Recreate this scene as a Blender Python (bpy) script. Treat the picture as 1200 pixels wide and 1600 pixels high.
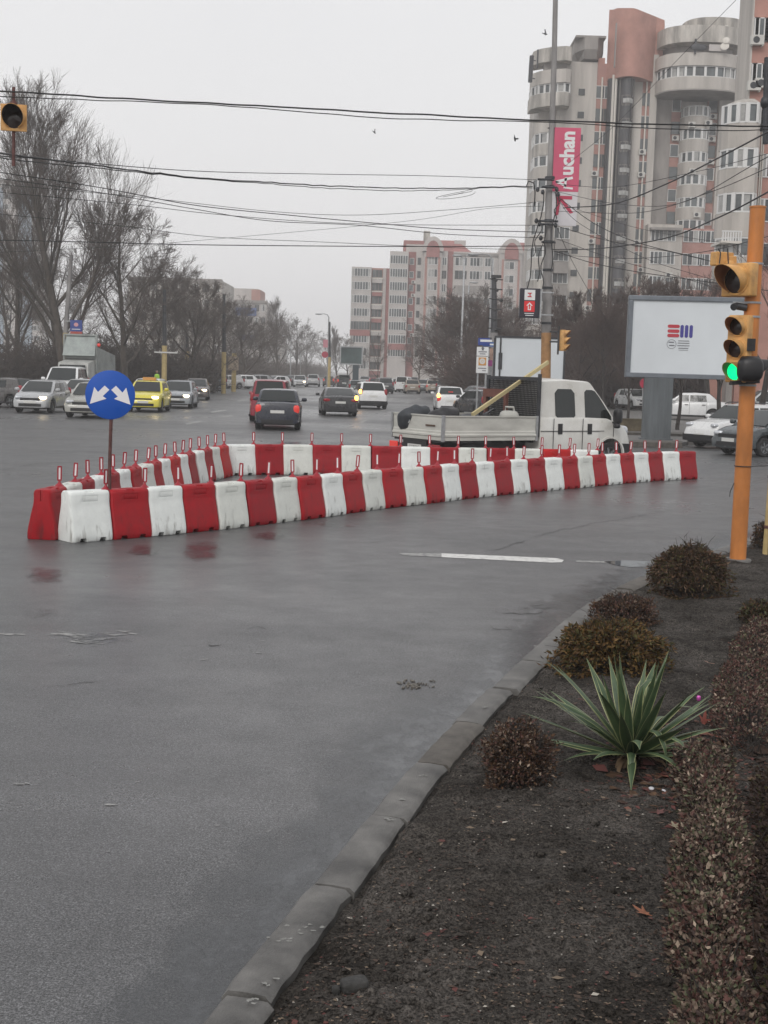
import bpy, math, random
import numpy as np
from mathutils import Vector, Matrix, noise as mnoise
R = math.radians
random.seed(11); rng = np.random.default_rng(7)
for o in list(bpy.data.objects): bpy.data.objects.remove(o)
scene = bpy.context.scene; COL = scene.collection

# ---------------------------------------------------------------- camera
FP = 2000.0; CAMH = 2.3; PITCH = math.atan(219/FP); ROLL = R(1.7)
cam = bpy.data.cameras.new('camera'); camo = bpy.data.objects.new('camera', cam); COL.objects.link(camo)
cam.sensor_fit = 'VERTICAL'; cam.sensor_height = 24; cam.lens = 24*FP/1600
cam.clip_start = 0.1; cam.clip_end = 5000
CR = Matrix.Rotation(math.pi/2-PITCH, 3, 'X') @ Matrix.Rotation(ROLL, 3, 'Z')
camo.matrix_world = Matrix.Translation((0, 0, CAMH)) @ CR.to_4x4()
scene.camera = camo
scene.render.resolution_x = 768; scene.render.resolution_y = 1024
def ray(px, py): return CR @ Vector(((px-600)/FP, -(py-800)/FP, -1))
def G(px, py, z=0.0):
    d = ray(px, py); t = (z-CAMH)/d.z
    return Vector((0, 0, CAMH)) + d*t
def AT(px, py, Y):
    d = ray(px, py); return Vector((0, 0, CAMH)) + d*(Y/d.y)
# ---------------------------------------------------------------- world and sun
w = bpy.data.worlds.new('World'); scene.world = w; w.use_nodes = True
wn = w.node_tree; bg = wn.nodes['Background']; bg.inputs[1].default_value = 0.1
sky = wn.nodes.new('ShaderNodeTexSky'); sky.sky_type = 'NISHITA'; sky.sun_disc = False
sky.sun_elevation = R(38); sky.sun_rotation = R(200); sky.air_density = 2.0; sky.dust_density = 6.0
mx = wn.nodes.new('ShaderNodeMix'); mx.data_type = 'RGBA'; mx.inputs[0].default_value = 0.93
wn.links.new(sky.outputs[0], mx.inputs[6]); mx.inputs[7].default_value = (8.55, 8.5, 8.6, 1)
wtc = wn.nodes.new('ShaderNodeTexCoord'); wno = wn.nodes.new('ShaderNodeTexNoise'); wno.inputs['Scale'].default_value = 1.6; wno.inputs['Detail'].default_value = 4
wn.links.new(wtc.outputs['Generated'], wno.inputs['Vector']); wrp = wn.nodes.new('ShaderNodeValToRGB'); wrp.color_ramp.elements[0].position = .3; wrp.color_ramp.elements[1].position = .7
wrp.color_ramp.elements[0].color = (.93, .93, .94, 1); wrp.color_ramp.elements[1].color = (1.0, 1.0, 1.0, 1); wn.links.new(wno.outputs[0], wrp.inputs[0])
wml = wn.nodes.new('ShaderNodeMix'); wml.data_type = 'RGBA'; wml.blend_type = 'MULTIPLY'; wml.inputs[0].default_value = 1; wn.links.new(mx.outputs[2], wml.inputs[6]); wn.links.new(wrp.outputs[0], wml.inputs[7])
wn.links.new(wml.outputs[2], bg.inputs[0])
sun = bpy.data.lights.new('sun', 'SUN'); sun.energy = 1.15; sun.angle = R(25); sun.color = (1, 0.97, 0.94)
suno = bpy.data.objects.new('sun', sun); COL.objects.link(suno)
# sky sun_rotation is clockwise from +Y; lamp points the opposite way
_el, _az = R(38), R(200)
_sd = Vector((math.sin(_az)*math.cos(_el), math.cos(_az)*math.cos(_el), math.sin(_el)))
suno.rotation_euler = (-_sd).to_track_quat('-Z', 'Y').to_euler()
scene.view_settings.view_transform = 'Standard'; scene.view_settings.look = 'None'
scene.view_settings.exposure = 0.13; scene.view_settings.gamma = 1.0
scene.cycles.volume_bounces = 2; scene.cycles.volume_step_rate = 5.0
scene.cycles.max_bounces = 6; scene.cycles.transparent_max_bounces = 8

# ---------------------------------------------------------------- materials
def mat(name, col, rough=0.6, metal=0.0, var=0.0, vscale=3.0, bump=0.0, bscale=40.0, emit=None, estr=0.0,
        col2=None, vstretch=(1, 1, 1), coat=0.0, detail=6.0, rvar=0.0, spec=None, sharp=None):
    m = bpy.data.materials.new(name); m.use_nodes = True; nt = m.node_tree; b = nt.nodes['Principled BSDF']
    b.inputs['Base Color'].default_value = (*col, 1); b.inputs['Roughness'].default_value = rough
    b.inputs['Metallic'].default_value = metal; b.inputs['Coat Weight'].default_value = coat
    if spec is not None: b.inputs['Specular IOR Level'].default_value = spec
    if emit:
        b.inputs['Emission Color'].default_value = (*emit, 1); b.inputs['Emission Strength'].default_value = estr
    if var or bump or rvar:
        tc = nt.nodes.new('ShaderNodeTexCoord'); mp = nt.nodes.new('ShaderNodeMapping')
        mp.inputs['Scale'].default_value = vstretch; nt.links.new(tc.outputs['Object'], mp.inputs[0])
    if var or rvar:
        n = nt.nodes.new('ShaderNodeTexNoise'); n.inputs['Scale'].default_value = vscale
        n.inputs['Detail'].default_value = detail; n.inputs['Roughness'].default_value = 0.65
        nt.links.new(mp.outputs[0], n.inputs['Vector'])
        rp = nt.nodes.new('ShaderNodeValToRGB')
        lo, hi = sharp if sharp else (0.32, 0.68)
        rp.color_ramp.elements[0].position = lo; rp.color_ramp.elements[1].position = hi
        c2 = col2 if col2 else tuple(c*(1-var) for c in col)
        c1 = col if col2 else tuple(min(1, c*(1+var*0.6)) for c in col)
        rp.color_ramp.elements[0].color = (*c2, 1); rp.color_ramp.elements[1].color = (*c1, 1)
        nt.links.new(n.outputs[0], rp.inputs[0])
        if var: nt.links.new(rp.outputs[0], b.inputs['Base Color'])
        if rvar:
            mr = nt.nodes.new('ShaderNodeMapRange'); mr.inputs['From Min'].default_value = 0.3; mr.inputs['From Max'].default_value = 0.7
            mr.inputs['To Min'].default_value = max(0.02, rough-rvar); mr.inputs['To Max'].default_value = min(1, rough+rvar)
            nt.links.new(n.outputs[0], mr.inputs[0]); nt.links.new(mr.outputs[0], b.inputs['Roughness'])
    if bump:
        n2 = nt.nodes.new('ShaderNodeTexNoise'); n2.inputs['Scale'].default_value = bscale; n2.inputs['Detail'].default_value = 5
        nt.links.new(tc.outputs['Object'], n2.inputs['Vector'])
        bp = nt.nodes.new('ShaderNodeBump'); bp.inputs['Strength'].default_value = bump; bp.inputs['Distance'].default_value = 0.02
        nt.links.new(n2.outputs[0], bp.inputs['Height']); nt.links.new(bp.outputs[0], b.inputs['Normal'])
    return m
M = {}
M['black'] = mat('black_plastic', (0.012, 0.012, 0.014), 0.45)
M['rubber'] = mat('rubber', (0.018, 0.018, 0.019), 0.75, var=.3, vscale=12)
M['rim'] = mat('rim_metal', (0.28, 0.29, 0.3), 0.35, 0.8, var=.3, vscale=8)
M['glass'] = mat('window_glass', (0.035, 0.045, 0.045), 0.06, spec=0.8)
M['carglass'] = mat('car_glass', (0.010, 0.014, 0.014), 0.05, spec=.55)
M['plate'] = mat('plate_white', (0.6, 0.6, 0.58), 0.5)
M['tail'] = mat('tail_lamp', (0.28, 0.012, 0.02), 0.25)
M['tail_on'] = mat('tail_lamp_lit', (0.45, 0.02, 0.02), 0.25, emit=(1, 0.09, 0.06), estr=.28)
M['indicator_on'] = mat('indicator_lit', (0.6, 0.2, 0.02), 0.25, emit=(1, 0.5, 0.1), estr=5)
M['head'] = mat('head_lamp', (0.55, 0.57, 0.6), 0.12, 0.3)
M['head_on'] = mat('head_lamp_lit', (0.8, 0.75, 0.6), 0.15, emit=(1, 0.78, 0.45), estr=6)
M['steel'] = mat('galvanised_steel', (0.38, 0.39, 0.4), 0.45, 0.6, var=.3, vscale=6)
M['darkmetal'] = mat('dark_metal', (0.05, 0.052, 0.058), 0.5, 0.4, var=.4, vscale=5)
M['rust'] = mat('rusty_steel', (0.11, 0.045, 0.04), 0.6, 0.2, var=.5, vscale=9)
M['white'] = mat('white_paint', (0.72, 0.73, 0.73), 0.45, var=.06, vscale=2)
M['cable'] = mat('cable_sheath', (0.02, 0.02, 0.021), 0.6)

# ---------------------------------------------------------------- mesh helpers
def tag(o, label=None, cat=None, group=None, kind=None):
    if label: o['label'] = label
    if cat: o['category'] = cat
    if group: o['group'] = group
    if kind: o['kind'] = kind
    return o
def empty(name, loc=(0, 0, 0), rz=0.0, parent=None):
    o = bpy.data.objects.new(name, None); o.location = loc; o.rotation_euler = (0, 0, rz); o.empty_display_size = 0.3
    COL.objects.link(o)
    if parent: o.parent = parent
    return o
def link(name, me, parent=None, loc=None, rot=None, mats=None):
    o = bpy.data.objects.new(name, me); COL.objects.link(o)
    if parent: o.parent = parent
    if loc is not None: o.location = loc
    if rot is not None: o.rotation_euler = rot
    return o
import bmesh
def fixn(me):
    if len(me.polygons) < 4 or len(me.polygons) > 60000: return
    bm = bmesh.new(); bm.from_mesh(me); bmesh.ops.recalc_face_normals(bm, faces=bm.faces); bm.to_mesh(me); bm.free()
class MB:
    def __init__(s): s.v = []; s.f = []; s.mi = []
    def add(s, vs, fs, mi=0):
        k = len(s.v); s.v += [tuple(v) for v in vs]
        for f in fs: s.f.append(tuple(i+k for i in f)); s.mi.append(mi)
        return s
    def box(s, x0, x1, y0, y1, z0, z1, mi=0):
        vs = [(x0,y0,z0),(x1,y0,z0),(x1,y1,z0),(x0,y1,z0),(x0,y0,z1),(x1,y0,z1),(x1,y1,z1),(x0,y1,z1)]
        return s.add(vs, [(0,3,2,1),(4,5,6,7),(0,1,5,4),(1,2,6,5),(2,3,7,6),(3,0,4,7)], mi)
    def obox(s, c, ax, sx, sy, sz, mi=0, up=Vector((0, 0, 1))):
        """box centred c, local x along ax"""
        c = Vector(c); a = Vector(ax).normalized(); b = up.cross(a)
        if b.length < 1e-4: b = Vector((0, 1, 0))
        b.normalize(); u = a.cross(b)
        vs = [c+a*(i*sx/2)+b*(j*sy/2)+u*(k*sz/2) for k in (-1, 1) for j, i in ((-1,-1),(-1,1),(1,1),(1,-1))]
        return s.add(vs, [(0,3,2,1),(4,5,6,7),(0,1,5,4),(1,2,6,5),(2,3,7,6),(3,0,4,7)], mi)
    def prism(s, poly, z0, z1, mi=0):
        n = len(poly); vs = [(p[0], p[1], z0) for p in poly]+[(p[0], p[1], z1) for p in poly]
        fs = [tuple(range(n-1, -1, -1)), tuple(range(n, 2*n))]+[(i, (i+1) % n, n+(i+1) % n, n+i) for i in range(n)]
        return s.add(vs, fs, mi)
    def plate(s, poly, O, U, V, t, mi=0):
        """poly in (u,v), extruded thickness t toward U x V"""
        O, U, V = Vector(O), Vector(U), Vector(V); N = U.cross(V).normalized()*t; n = len(poly)
        vs = [O+U*p[0]+V*p[1] for p in poly]; vs += [v+N for v in vs]
        fs = [tuple(range(n-1, -1, -1)), tuple(range(n, 2*n))]+[(i, (i+1) % n, n+(i+1) % n, n+i) for i in range(n)]
        return s.add(vs, fs, mi)
    def tube(s, pts, r, n=8, mi=0, caps=True):
        pts = [Vector(p) for p in pts]; rs = r if isinstance(r, (list, tuple)) else [r]*len(pts); k = len(s.v); up = Vector((0, 0, 1))
        for i, p in enumerate(pts):
            d = (pts[min(i+1, len(pts)-1)]-pts[max(i-1, 0)]).normalized()
            a = d.cross(up) if abs(d.z) < 0.95 else d.cross(Vector((1, 0, 0)))
            a.normalize(); b = a.cross(d)
            for j in range(n):
                t = 2*math.pi*j/n; s.v.append(tuple(p+(a*math.cos(t)+b*math.sin(t))*rs[i]))
        for i in range(len(pts)-1):
            for j in range(n):
                s.f.append((k+i*n+j, k+(i+1)*n+j, k+(i+1)*n+(j+1) % n, k+i*n+(j+1) % n)); s.mi.append(mi)
        if caps:
            s.f.append(tuple(k+j for j in range(n))); s.mi.append(mi)
            s.f.append(tuple(k+(len(pts)-1)*n+j for j in range(n-1, -1, -1))); s.mi.append(mi)
        return s
    def lathe(s, prof, O, A, n=20, mi=0, a0=0.0, a1=2*math.pi, up=None):
        """prof [(r,h)] about axis A at O"""
        O, A = Vector(O), Vector(A).normalized(); u = Vector(up) if up else (Vector((0, 0, 1)) if abs(A.z) < .9 else Vector((1, 0, 0)))
        e1 = (u-A*u.dot(A)).normalized(); e2 = A.cross(e1); k = len(s.v); full = abs(a1-a0-2*math.pi) < 1e-6; m = n if full else n+1
        for r, h in prof:
            for j in range(m):
                t = a0+(a1-a0)*j/n; s.v.append(tuple(O+A*h+(e1*math.cos(t)+e2*math.sin(t))*r))
        for i in range(len(prof)-1):
            for j in range(n):
                s.f.append((k+i*m+j, k+i*m+(j+1) % m, k+(i+1)*m+(j+1) % m, k+(i+1)*m+j)); s.mi.append(mi)
        return s
    def blob(s, c, rx, ry, rz, e=2.0, nu=16, nv=10, mi=0, rot=0.0, jit=0.0):
        k = len(s.v); cr, sr = math.cos(rot), math.sin(rot)
        def sp(a, p): return math.copysign(abs(a)**p, a)
        for i in range(nv+1):
            ph = -math.pi/2+math.pi*i/nv
            for j in range(nu):
                th = 2*math.pi*j/nu
                x = rx*sp(math.cos(ph), 2/e)*sp(math.cos(th), 2/e); y = ry*sp(math.cos(ph), 2/e)*sp(math.sin(th), 2/e); z = rz*sp(math.sin(ph), 2/e)
                if jit:
                    q = 1+jit*mnoise.noise(Vector((x*4+c[0]*3, y*4, z*4+c[2]))); x *= q; y *= q; z *= q
                s.v.append((c[0]+x*cr-y*sr, c[1]+x*sr+y*cr, c[2]+z))
        for i in range(nv):
            for j in range(nu):
                s.f.append((k+i*nu+j, k+i*nu+(j+1) % nu, k+(i+1)*nu+(j+1) % nu, k+(i+1)*nu+j)); s.mi.append(mi)
        return s
    def loft(s, rings, mi=0, caps=True, closed=True):
        k = len(s.v); n = len(rings[0])
        for r in rings: s.v += [tuple(p) for p in r]
        for i in range(len(rings)-1):
            for j in range(n if closed else n-1):
                s.f.append((k+i*n+j, k+i*n+(j+1) % n, k+(i+1)*n+(j+1) % n, k+(i+1)*n+j)); s.mi.append(mi)
        if caps:
            s.f.append(tuple(k+j for j in range(n-1, -1, -1))); s.mi.append(mi)
            s.f.append(tuple(k+(len(rings)-1)*n+j for j in range(n))); s.mi.append(mi)
        return s
    def mesh(s, name, mats, smooth=None):
        me = bpy.data.meshes.new(name); me.from_pydata(s.v, [], s.f)
        for m in (mats if isinstance(mats, (list, tuple)) else [mats]): me.materials.append(m)
        if any(s.mi): me.polygons.foreach_set('material_index', s.mi)
        if smooth is not None:
            me.polygons.foreach_set('use_smooth', [True]*len(me.polygons)); me.set_sharp_from_angle(angle=R(smooth))
        me.validate(); fixn(me); me.update(); return me
    def build(s, name, mats, parent=None, smooth=None, loc=None, rot=None):
        return link(name, s.mesh(name, mats, smooth), parent, loc, rot)
def bake(me, mods):
    o = bpy.data.objects.new('tmp', me); COL.objects.link(o); extra = []
    for typ, kw in mods:
        md = o.modifiers.new(typ, typ)
        for k, v in kw.items():
            if k == 'cutter':
                c = bpy.data.objects.new('cut', v); COL.objects.link(c); md.object = c; md.operation = 'DIFFERENCE'; extra.append(c)
            else: setattr(md, k, v)
    bpy.context.view_layer.update(); dg = bpy.context.evaluated_depsgraph_get()
    r = bpy.data.meshes.new_from_object(o.evaluated_get(dg)); bpy.data.objects.remove(o)
    for c in extra: bpy.data.objects.remove(c)
    return r
def recolor(me, *mats):
    c = me.copy()
    for i, m in enumerate(mats):
        if m: c.materials[i] = m
    return c
def fastmesh(name, V, Q, mats, mi=None, smooth=False):
    me = bpy.data.meshes.new(name); V = np.asarray(V, np.float32); Q = np.asarray(Q, np.int32); k = Q.shape[1]
    me.vertices.add(len(V)); me.vertices.foreach_set('co', V.ravel())
    me.loops.add(Q.size); me.loops.foreach_set('vertex_index', Q.ravel())
    me.polygons.add(len(Q)); me.polygons.foreach_set('loop_start', np.arange(0, Q.size, k, dtype=np.int32))
    for m in (mats if isinstance(mats, (list, tuple)) else [mats]): me.materials.append(m)
    if mi is not None: me.polygons.foreach_set('material_index', np.asarray(mi, np.int32))
    if smooth: me.polygons.foreach_set('use_smooth', np.ones(len(Q), bool))
    me.update(calc_edges=True); me.validate(); return me
def text_mesh(txt, size, mats, extr=0.003, bold=0.0, font_sx=1.0):
    cu = bpy.data.curves.new('txt', 'FONT'); cu.body = txt; cu.size = size; cu.extrude = extr; cu.offset = bold; cu.align_x = 'CENTER'; cu.align_y = 'CENTER'
    cu.resolution_u = 3
    o = bpy.data.objects.new('txt', cu); COL.objects.link(o); bpy.context.view_layer.update()
    me = bpy.data.meshes.new_from_object(o.evaluated_get(bpy.context.evaluated_depsgraph_get())); bpy.data.objects.remove(o)
    me.materials.clear(); me.materials.append(mats)
    if font_sx != 1.0:
        me.transform(Matrix.Diagonal((font_sx, 1, 1, 1)))
    return me
def ordn(n): return ['first','second','third','fourth','fifth','sixth','seventh','eighth','ninth','tenth','eleventh','twelfth','thirteenth','fourteenth','fifteenth','sixteenth','seventeenth','eighteenth','nineteenth','twentieth'][n-1]
HAZE_D = 0.00095
# ================================================================= SETTING: ground, road, kerb, bed
def road_material():
    m = bpy.data.materials.new('wet_asphalt'); m.use_nodes = True; nt = m.node_tree; b = nt.nodes['Principled BSDF']; L = nt.links.new
    tc = nt.nodes.new('ShaderNodeTexCoord')
    def noise(scale, detail=5, rough=.6, sx=1, sy=1, dist=0):
        mp = nt.nodes.new('ShaderNodeMapping'); mp.inputs['Scale'].default_value = (sx, sy, 1); L(tc.outputs['Object'], mp.inputs[0])
        n = nt.nodes.new('ShaderNodeTexNoise'); n.inputs['Scale'].default_value = scale; n.inputs['Detail'].default_value = detail
        n.inputs['Roughness'].default_value = rough; n.inputs['Distortion'].default_value = dist; L(mp.outputs[0], n.inputs['Vector']); return n
    def ramp(src, p0, c0, p1, c1):
        r = nt.nodes.new('ShaderNodeValToRGB'); r.color_ramp.elements[0].position = p0; r.color_ramp.elements[1].position = p1
        r.color_ramp.elements[0].color = (*c0, 1) if not isinstance(c0, float) else (c0, c0, c0, 1)
        r.color_ramp.elements[1].color = (*c1, 1) if not isinstance(c1, float) else (c1, c1, c1, 1)
        L(src, r.inputs[0]); return r
    big = noise(0.07, 3, .5, 1.0, 1.0, .2); mid = noise(1.3, 6, .6); grain = noise(110, 2, .8); grit = noise(45, 3, .8)
    base = ramp(big.outputs[0], .35, (.084, .085, .088), .65, (.106, .106, .108))
    mm = nt.nodes.new('ShaderNodeMix'); mm.data_type = 'RGBA'; mm.blend_type = 'MULTIPLY'; mm.inputs[0].default_value = 1
    L(base.outputs[0], mm.inputs[6]); g = ramp(grain.outputs[0], .40, .20, .62, 1.9); L(g.outputs[0], mm.inputs[7])
    m2 = nt.nodes.new('ShaderNodeMix'); m2.data_type = 'RGBA'; m2.blend_type = 'MULTIPLY'; m2.inputs[0].default_value = 1
    L(mm.outputs[2], m2.inputs[6]); g2 = ramp(grit.outputs[0], .38, .50, .62, 1.32); L(g2.outputs[0], m2.inputs[7])
    m3 = nt.nodes.new('ShaderNodeMix'); m3.data_type = 'RGBA'; m3.blend_type = 'MULTIPLY'; m3.inputs[0].default_value = 1
    L(m2.outputs[2], m3.inputs[6]); g3 = ramp(mid.outputs[0], .3, .86, .7, 1.1); L(g3.outputs[0], m3.inputs[7])
    m4 = nt.nodes.new('ShaderNodeMix'); m4.data_type = 'RGBA'; m4.blend_type = 'MULTIPLY'; m4.inputs[0].default_value = 1
    mp5 = nt.nodes.new('ShaderNodeMapping'); mp5.inputs['Rotation'].default_value = (0, 0, -1.05); mp5.inputs['Scale'].default_value = (.35, 2.6, 1); L(tc.outputs['Object'], mp5.inputs[0])
    n5 = nt.nodes.new('ShaderNodeTexNoise'); n5.inputs['Scale'].default_value = .5; n5.inputs['Detail'].default_value = 4; L(mp5.outputs[0], n5.inputs[0]); r5 = ramp(n5.outputs[0], .35, .86, .65, 1.12)
    m5 = nt.nodes.new('ShaderNodeMix'); m5.data_type = 'RGBA'; m5.blend_type = 'MULTIPLY'; m5.inputs[0].default_value = 1; L(m3.outputs[2], m5.inputs[6]); L(r5.outputs[0], m5.inputs[7]); m3 = m5
    n4 = noise(13, 4, .75); L(m3.outputs[2], m4.inputs[6]); g4 = ramp(n4.outputs[0], .35, .84, .65, 1.12); L(g4.outputs[0], m4.inputs[7])
    L(m4.outputs[2], b.inputs['Base Color'])
    wet = noise(0.10, 7, .62, .8, .8, .1); wr = ramp(wet.outputs[0], .38, .26, .62, .50)
    wet2 = noise(2.2, 4, .6); mr = nt.nodes.new('ShaderNodeMath'); mr.operation = 'MULTIPLY_ADD'
    mr.inputs[1].default_value = .26; mr.inputs[2].default_value = -.12; L(wet2.outputs[0], mr.inputs[0])
    ad = nt.nodes.new('ShaderNodeMath'); L(wr.outputs[0], ad.inputs[0]); L(mr.outputs[0], ad.inputs[1]); L(ad.outputs[0], b.inputs['Roughness'])
    bp = nt.nodes.new('ShaderNodeBump'); bp.inputs['Strength'].default_value = .5; bp.inputs['Distance'].default_value = .004
    L(grain.outputs[0], bp.inputs['Height']); L(bp.outputs[0], b.inputs['Normal'])
    b.inputs['Specular IOR Level'].default_value = .5
    return m
M['road'] = road_material()
def film_material():
    m = bpy.data.materials.new('wet_film'); m.use_nodes = True; nt = m.node_tree; b = nt.nodes['Principled BSDF']; L = nt.links.new
    b.inputs['Base Color'].default_value = (.066, .07, .075, 1); b.inputs['Roughness'].default_value = .16
    at = nt.nodes.new('ShaderNodeAttribute'); at.attribute_name = 'wet'; tc = nt.nodes.new('ShaderNodeTexCoord')
    mp = nt.nodes.new('ShaderNodeMapping'); mp.inputs['Scale'].default_value = (1, .55, 1); L(tc.outputs['Object'], mp.inputs[0])
    n = nt.nodes.new('ShaderNodeTexNoise'); n.inputs['Scale'].default_value = 5; n.inputs['Detail'].default_value = 8; n.inputs['Roughness'].default_value = .7; L(mp.outputs[0], n.inputs[0])
    a = nt.nodes.new('ShaderNodeMath'); a.operation = 'MULTIPLY_ADD'; L(n.outputs[0], a.inputs[0]); a.inputs[1].default_value = 1.5; L(at.outputs['Fac'], a.inputs[2])
    r = nt.nodes.new('ShaderNodeMapRange'); r.inputs['From Min'].default_value = 1.05; r.inputs['From Max'].default_value = 1.7; r.inputs['To Max'].default_value = .85; L(a.outputs[0], r.inputs[0])
    g = nt.nodes.new('ShaderNodeTexNoise'); g.inputs['Scale'].default_value = 60; L(tc.outputs['Object'], g.inputs[0]); bp = nt.nodes.new('ShaderNodeBump'); bp.inputs['Strength'].default_value = .12; bp.inputs['Distance'].default_value = .003; L(g.outputs[0], bp.inputs['Height']); L(bp.outputs[0], b.inputs['Normal'])
    t = nt.nodes.new('ShaderNodeBsdfTransparent'); mx = nt.nodes.new('ShaderNodeMixShader'); L(r.outputs[0], mx.inputs[0]); L(t.outputs[0], mx.inputs[1]); L(b.outputs[0], mx.inputs[2]); L(mx.outputs[0], nt.nodes['Material Output'].inputs[0])
    return m
M['film'] = film_material()
M['earth'] = mat('earth', (.06, .055, .045), .95, var=.4, vscale=.4)
M['soil'] = mat('soil', (.112, .101, .091), .95, var=.6, vscale=1.8, bump=1.0, bscale=60, detail=12, spec=.15, col2=(.026, .022, .018))
def soil_pit_shade(m):  # dark specks in the colour stand for the shade of small pits
    nt = m.node_tree; b = nt.nodes['Principled BSDF']; src = b.inputs['Base Color'].links[0].from_socket; tc = nt.nodes.new('ShaderNodeTexCoord')
    for sc, lo, hi, a, c in ((85, .40, .56, .28, 1.12), (28, .36, .6, .55, 1.15), (170, .62, .74, 1.0, 2.1)):
        n = nt.nodes.new('ShaderNodeTexNoise'); n.inputs['Scale'].default_value = sc; n.inputs['Detail'].default_value = 3; n.inputs['Roughness'].default_value = .7; nt.links.new(tc.outputs['Object'], n.inputs[0])
        r = nt.nodes.new('ShaderNodeValToRGB'); r.color_ramp.elements[0].position = lo; r.color_ramp.elements[1].position = hi; r.color_ramp.elements[0].color = (a, a, a, 1); r.color_ramp.elements[1].color = (c, c, c, 1); nt.links.new(n.outputs[0], r.inputs[0])
        mx = nt.nodes.new('ShaderNodeMix'); mx.data_type = 'RGBA'; mx.blend_type = 'MULTIPLY'; mx.inputs[0].default_value = 1; nt.links.new(src, mx.inputs[6]); nt.links.new(r.outputs[0], mx.inputs[7]); src = mx.outputs[2]
    nt.links.new(src, b.inputs['Base Color'])
soil_pit_shade(M['soil'])
M['kerb'] = mat('kerb_concrete', (.135, .131, .124), .6, var=.65, vscale=3.5, bump=.3, bscale=120, detail=10, rvar=.15)
M['kerb_mortar'] = mat('kerb_lime', (.24, .24, .225), .7, var=.4, vscale=30)
M['kerb_brown'] = mat('kerb_concrete_brown', (.105, .095, .083), .7, var=.45, vscale=7, bump=.3, bscale=120, detail=10)
M['pave'] = mat('pavement', (.13, .125, .118), .6, var=.3, vscale=1.5, bump=.3, bscale=60, rvar=.2)
M['paint'] = mat('road_paint', (.62, .62, .6), .5, var=.5, vscale=9, col2=(.2, .2, .2), detail=12, sharp=(.25, .5))
M['worn'] = mat('worn_paint', (.34, .34, .33), .5, var=.6, vscale=14, col2=(.09, .09, .09), detail=12, sharp=(.35, .62))

mb = MB(); mb.box(-850, 850, -40, 1500, -.6, -.12); tag(mb.build('ground', M['earth']), kind='structure')
# road: one asphalt sheet, the whole wide junction and the boulevard beyond
S = []
mb = MB(); mb.add([(-220, -30, 0), (220, -30, 0), (220, 1400, 0), (-220, 1400, 0)], [(0, 1, 2, 3)])
tag(mb.build('road', M['road']), kind='structure')

# kerb curve, traced as (road edge px, bed edge px) at kerb top
KZ = .065
kl = [G(x, y, KZ) for x, y in [(180,1760),(322,1575),(412,1466),(469,1399),(559,1290),(630,1200),(700,1132),(725,1107),(779,1057),(825,1016),(858,987),(904,949),(942,926),(1000,899),(1060,876),(1131,853),(1163,842),(1200,828)]]
kl = [Vector((p.x, p.y)) for p in kl]
d_end = Vector((3.2, 1.35)); kl += [kl[-1]+d_end, kl[-1]+d_end*2.4, kl[-1]+d_end*6]
kl = [kl[0]+(kl[0]-kl[1])*4] + kl
def arc(pts):
    s = [0]
    for a, b in zip(pts, pts[1:]): s.append(s[-1]+(b-a).length)
    return s
def along(pts, s, q):
    q = max(0, min(s[-1], q))
    for i in range(len(s)-1):
        if q <= s[i+1]+1e-9: return pts[i].lerp(pts[i+1], (q-s[i])/(s[i+1]-s[i]))
    return pts[-1]
def smooth_path(pts, step=.25, win=3):
    s = arc(pts); n = int(s[-1]/step); q = [along(pts, s, i*s[-1]/n) for i in range(n+1)]
    for _ in range(win):
        q = [q[0]]+[(q[i-1]+q[i]*2+q[i+1])/4 for i in range(1, len(q)-1)]+[q[-1]]
    return q
kp = smooth_path(kl, .2, 6); ks = arc(kp)
def kn(i):
    d = (kp[min(i+1, len(kp)-1)]-kp[max(i-1, 0)]).normalized(); return Vector((d.y, -d.x))
KW = .205
ki = [p+kn(i)*KW for i, p in enumerate(kp)]
# kerb: stones with open joints, irregular
mb = MB(); rk = random.Random(4); s0 = 0.0; ns = 0
while s0 < ks[-1]-1.0:
    Ls = .98 + rk.uniform(-.05, .05); s1 = s0+Ls; g = .011; off = rk.uniform(-.012, .012); dz = rk.uniform(-.006, .006); mi = 1 if rk.random() < .35 else 0
    rings = []
    nn = 9
    for j in range(nn):
        q = s0+g+(s1-s0-2*g)*j/(nn-1); a = along(kp, ks, q); b = along(kp, ks, min(q+.05, ks[-1])); d = (b-a)
        d = d.normalized() if d.length > 1e-6 else Vector((0, 1)); n = Vector((d.y, -d.x))
        e = .018 if j in (0, nn-1) else 0; ch = rk.uniform(0, .008)
        z = KZ+dz-e*.4+rk.uniform(-.002, .002); o0 = a+n*(off+rk.uniform(0, .006)); w_ = KW+off+rk.uniform(-.006, .004)
        prof = [(0, -.1), (0, z-.025-ch), (.02+ch, z), (w_*.5, z+.003), (w_-.02-ch, z-.002), (w_, z-.02-ch), (w_, -.1)]
        rings.append([(o0.x+n.x*u, o0.y+n.y*u, zz) for u, zz in prof])
    mb.loft(rings, mi, closed=True); s0 = s1; ns += 1
kerb = tag(mb.build('kerb', [M['kerb'], M['kerb_brown']], smooth=40), kind='structure')
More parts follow.
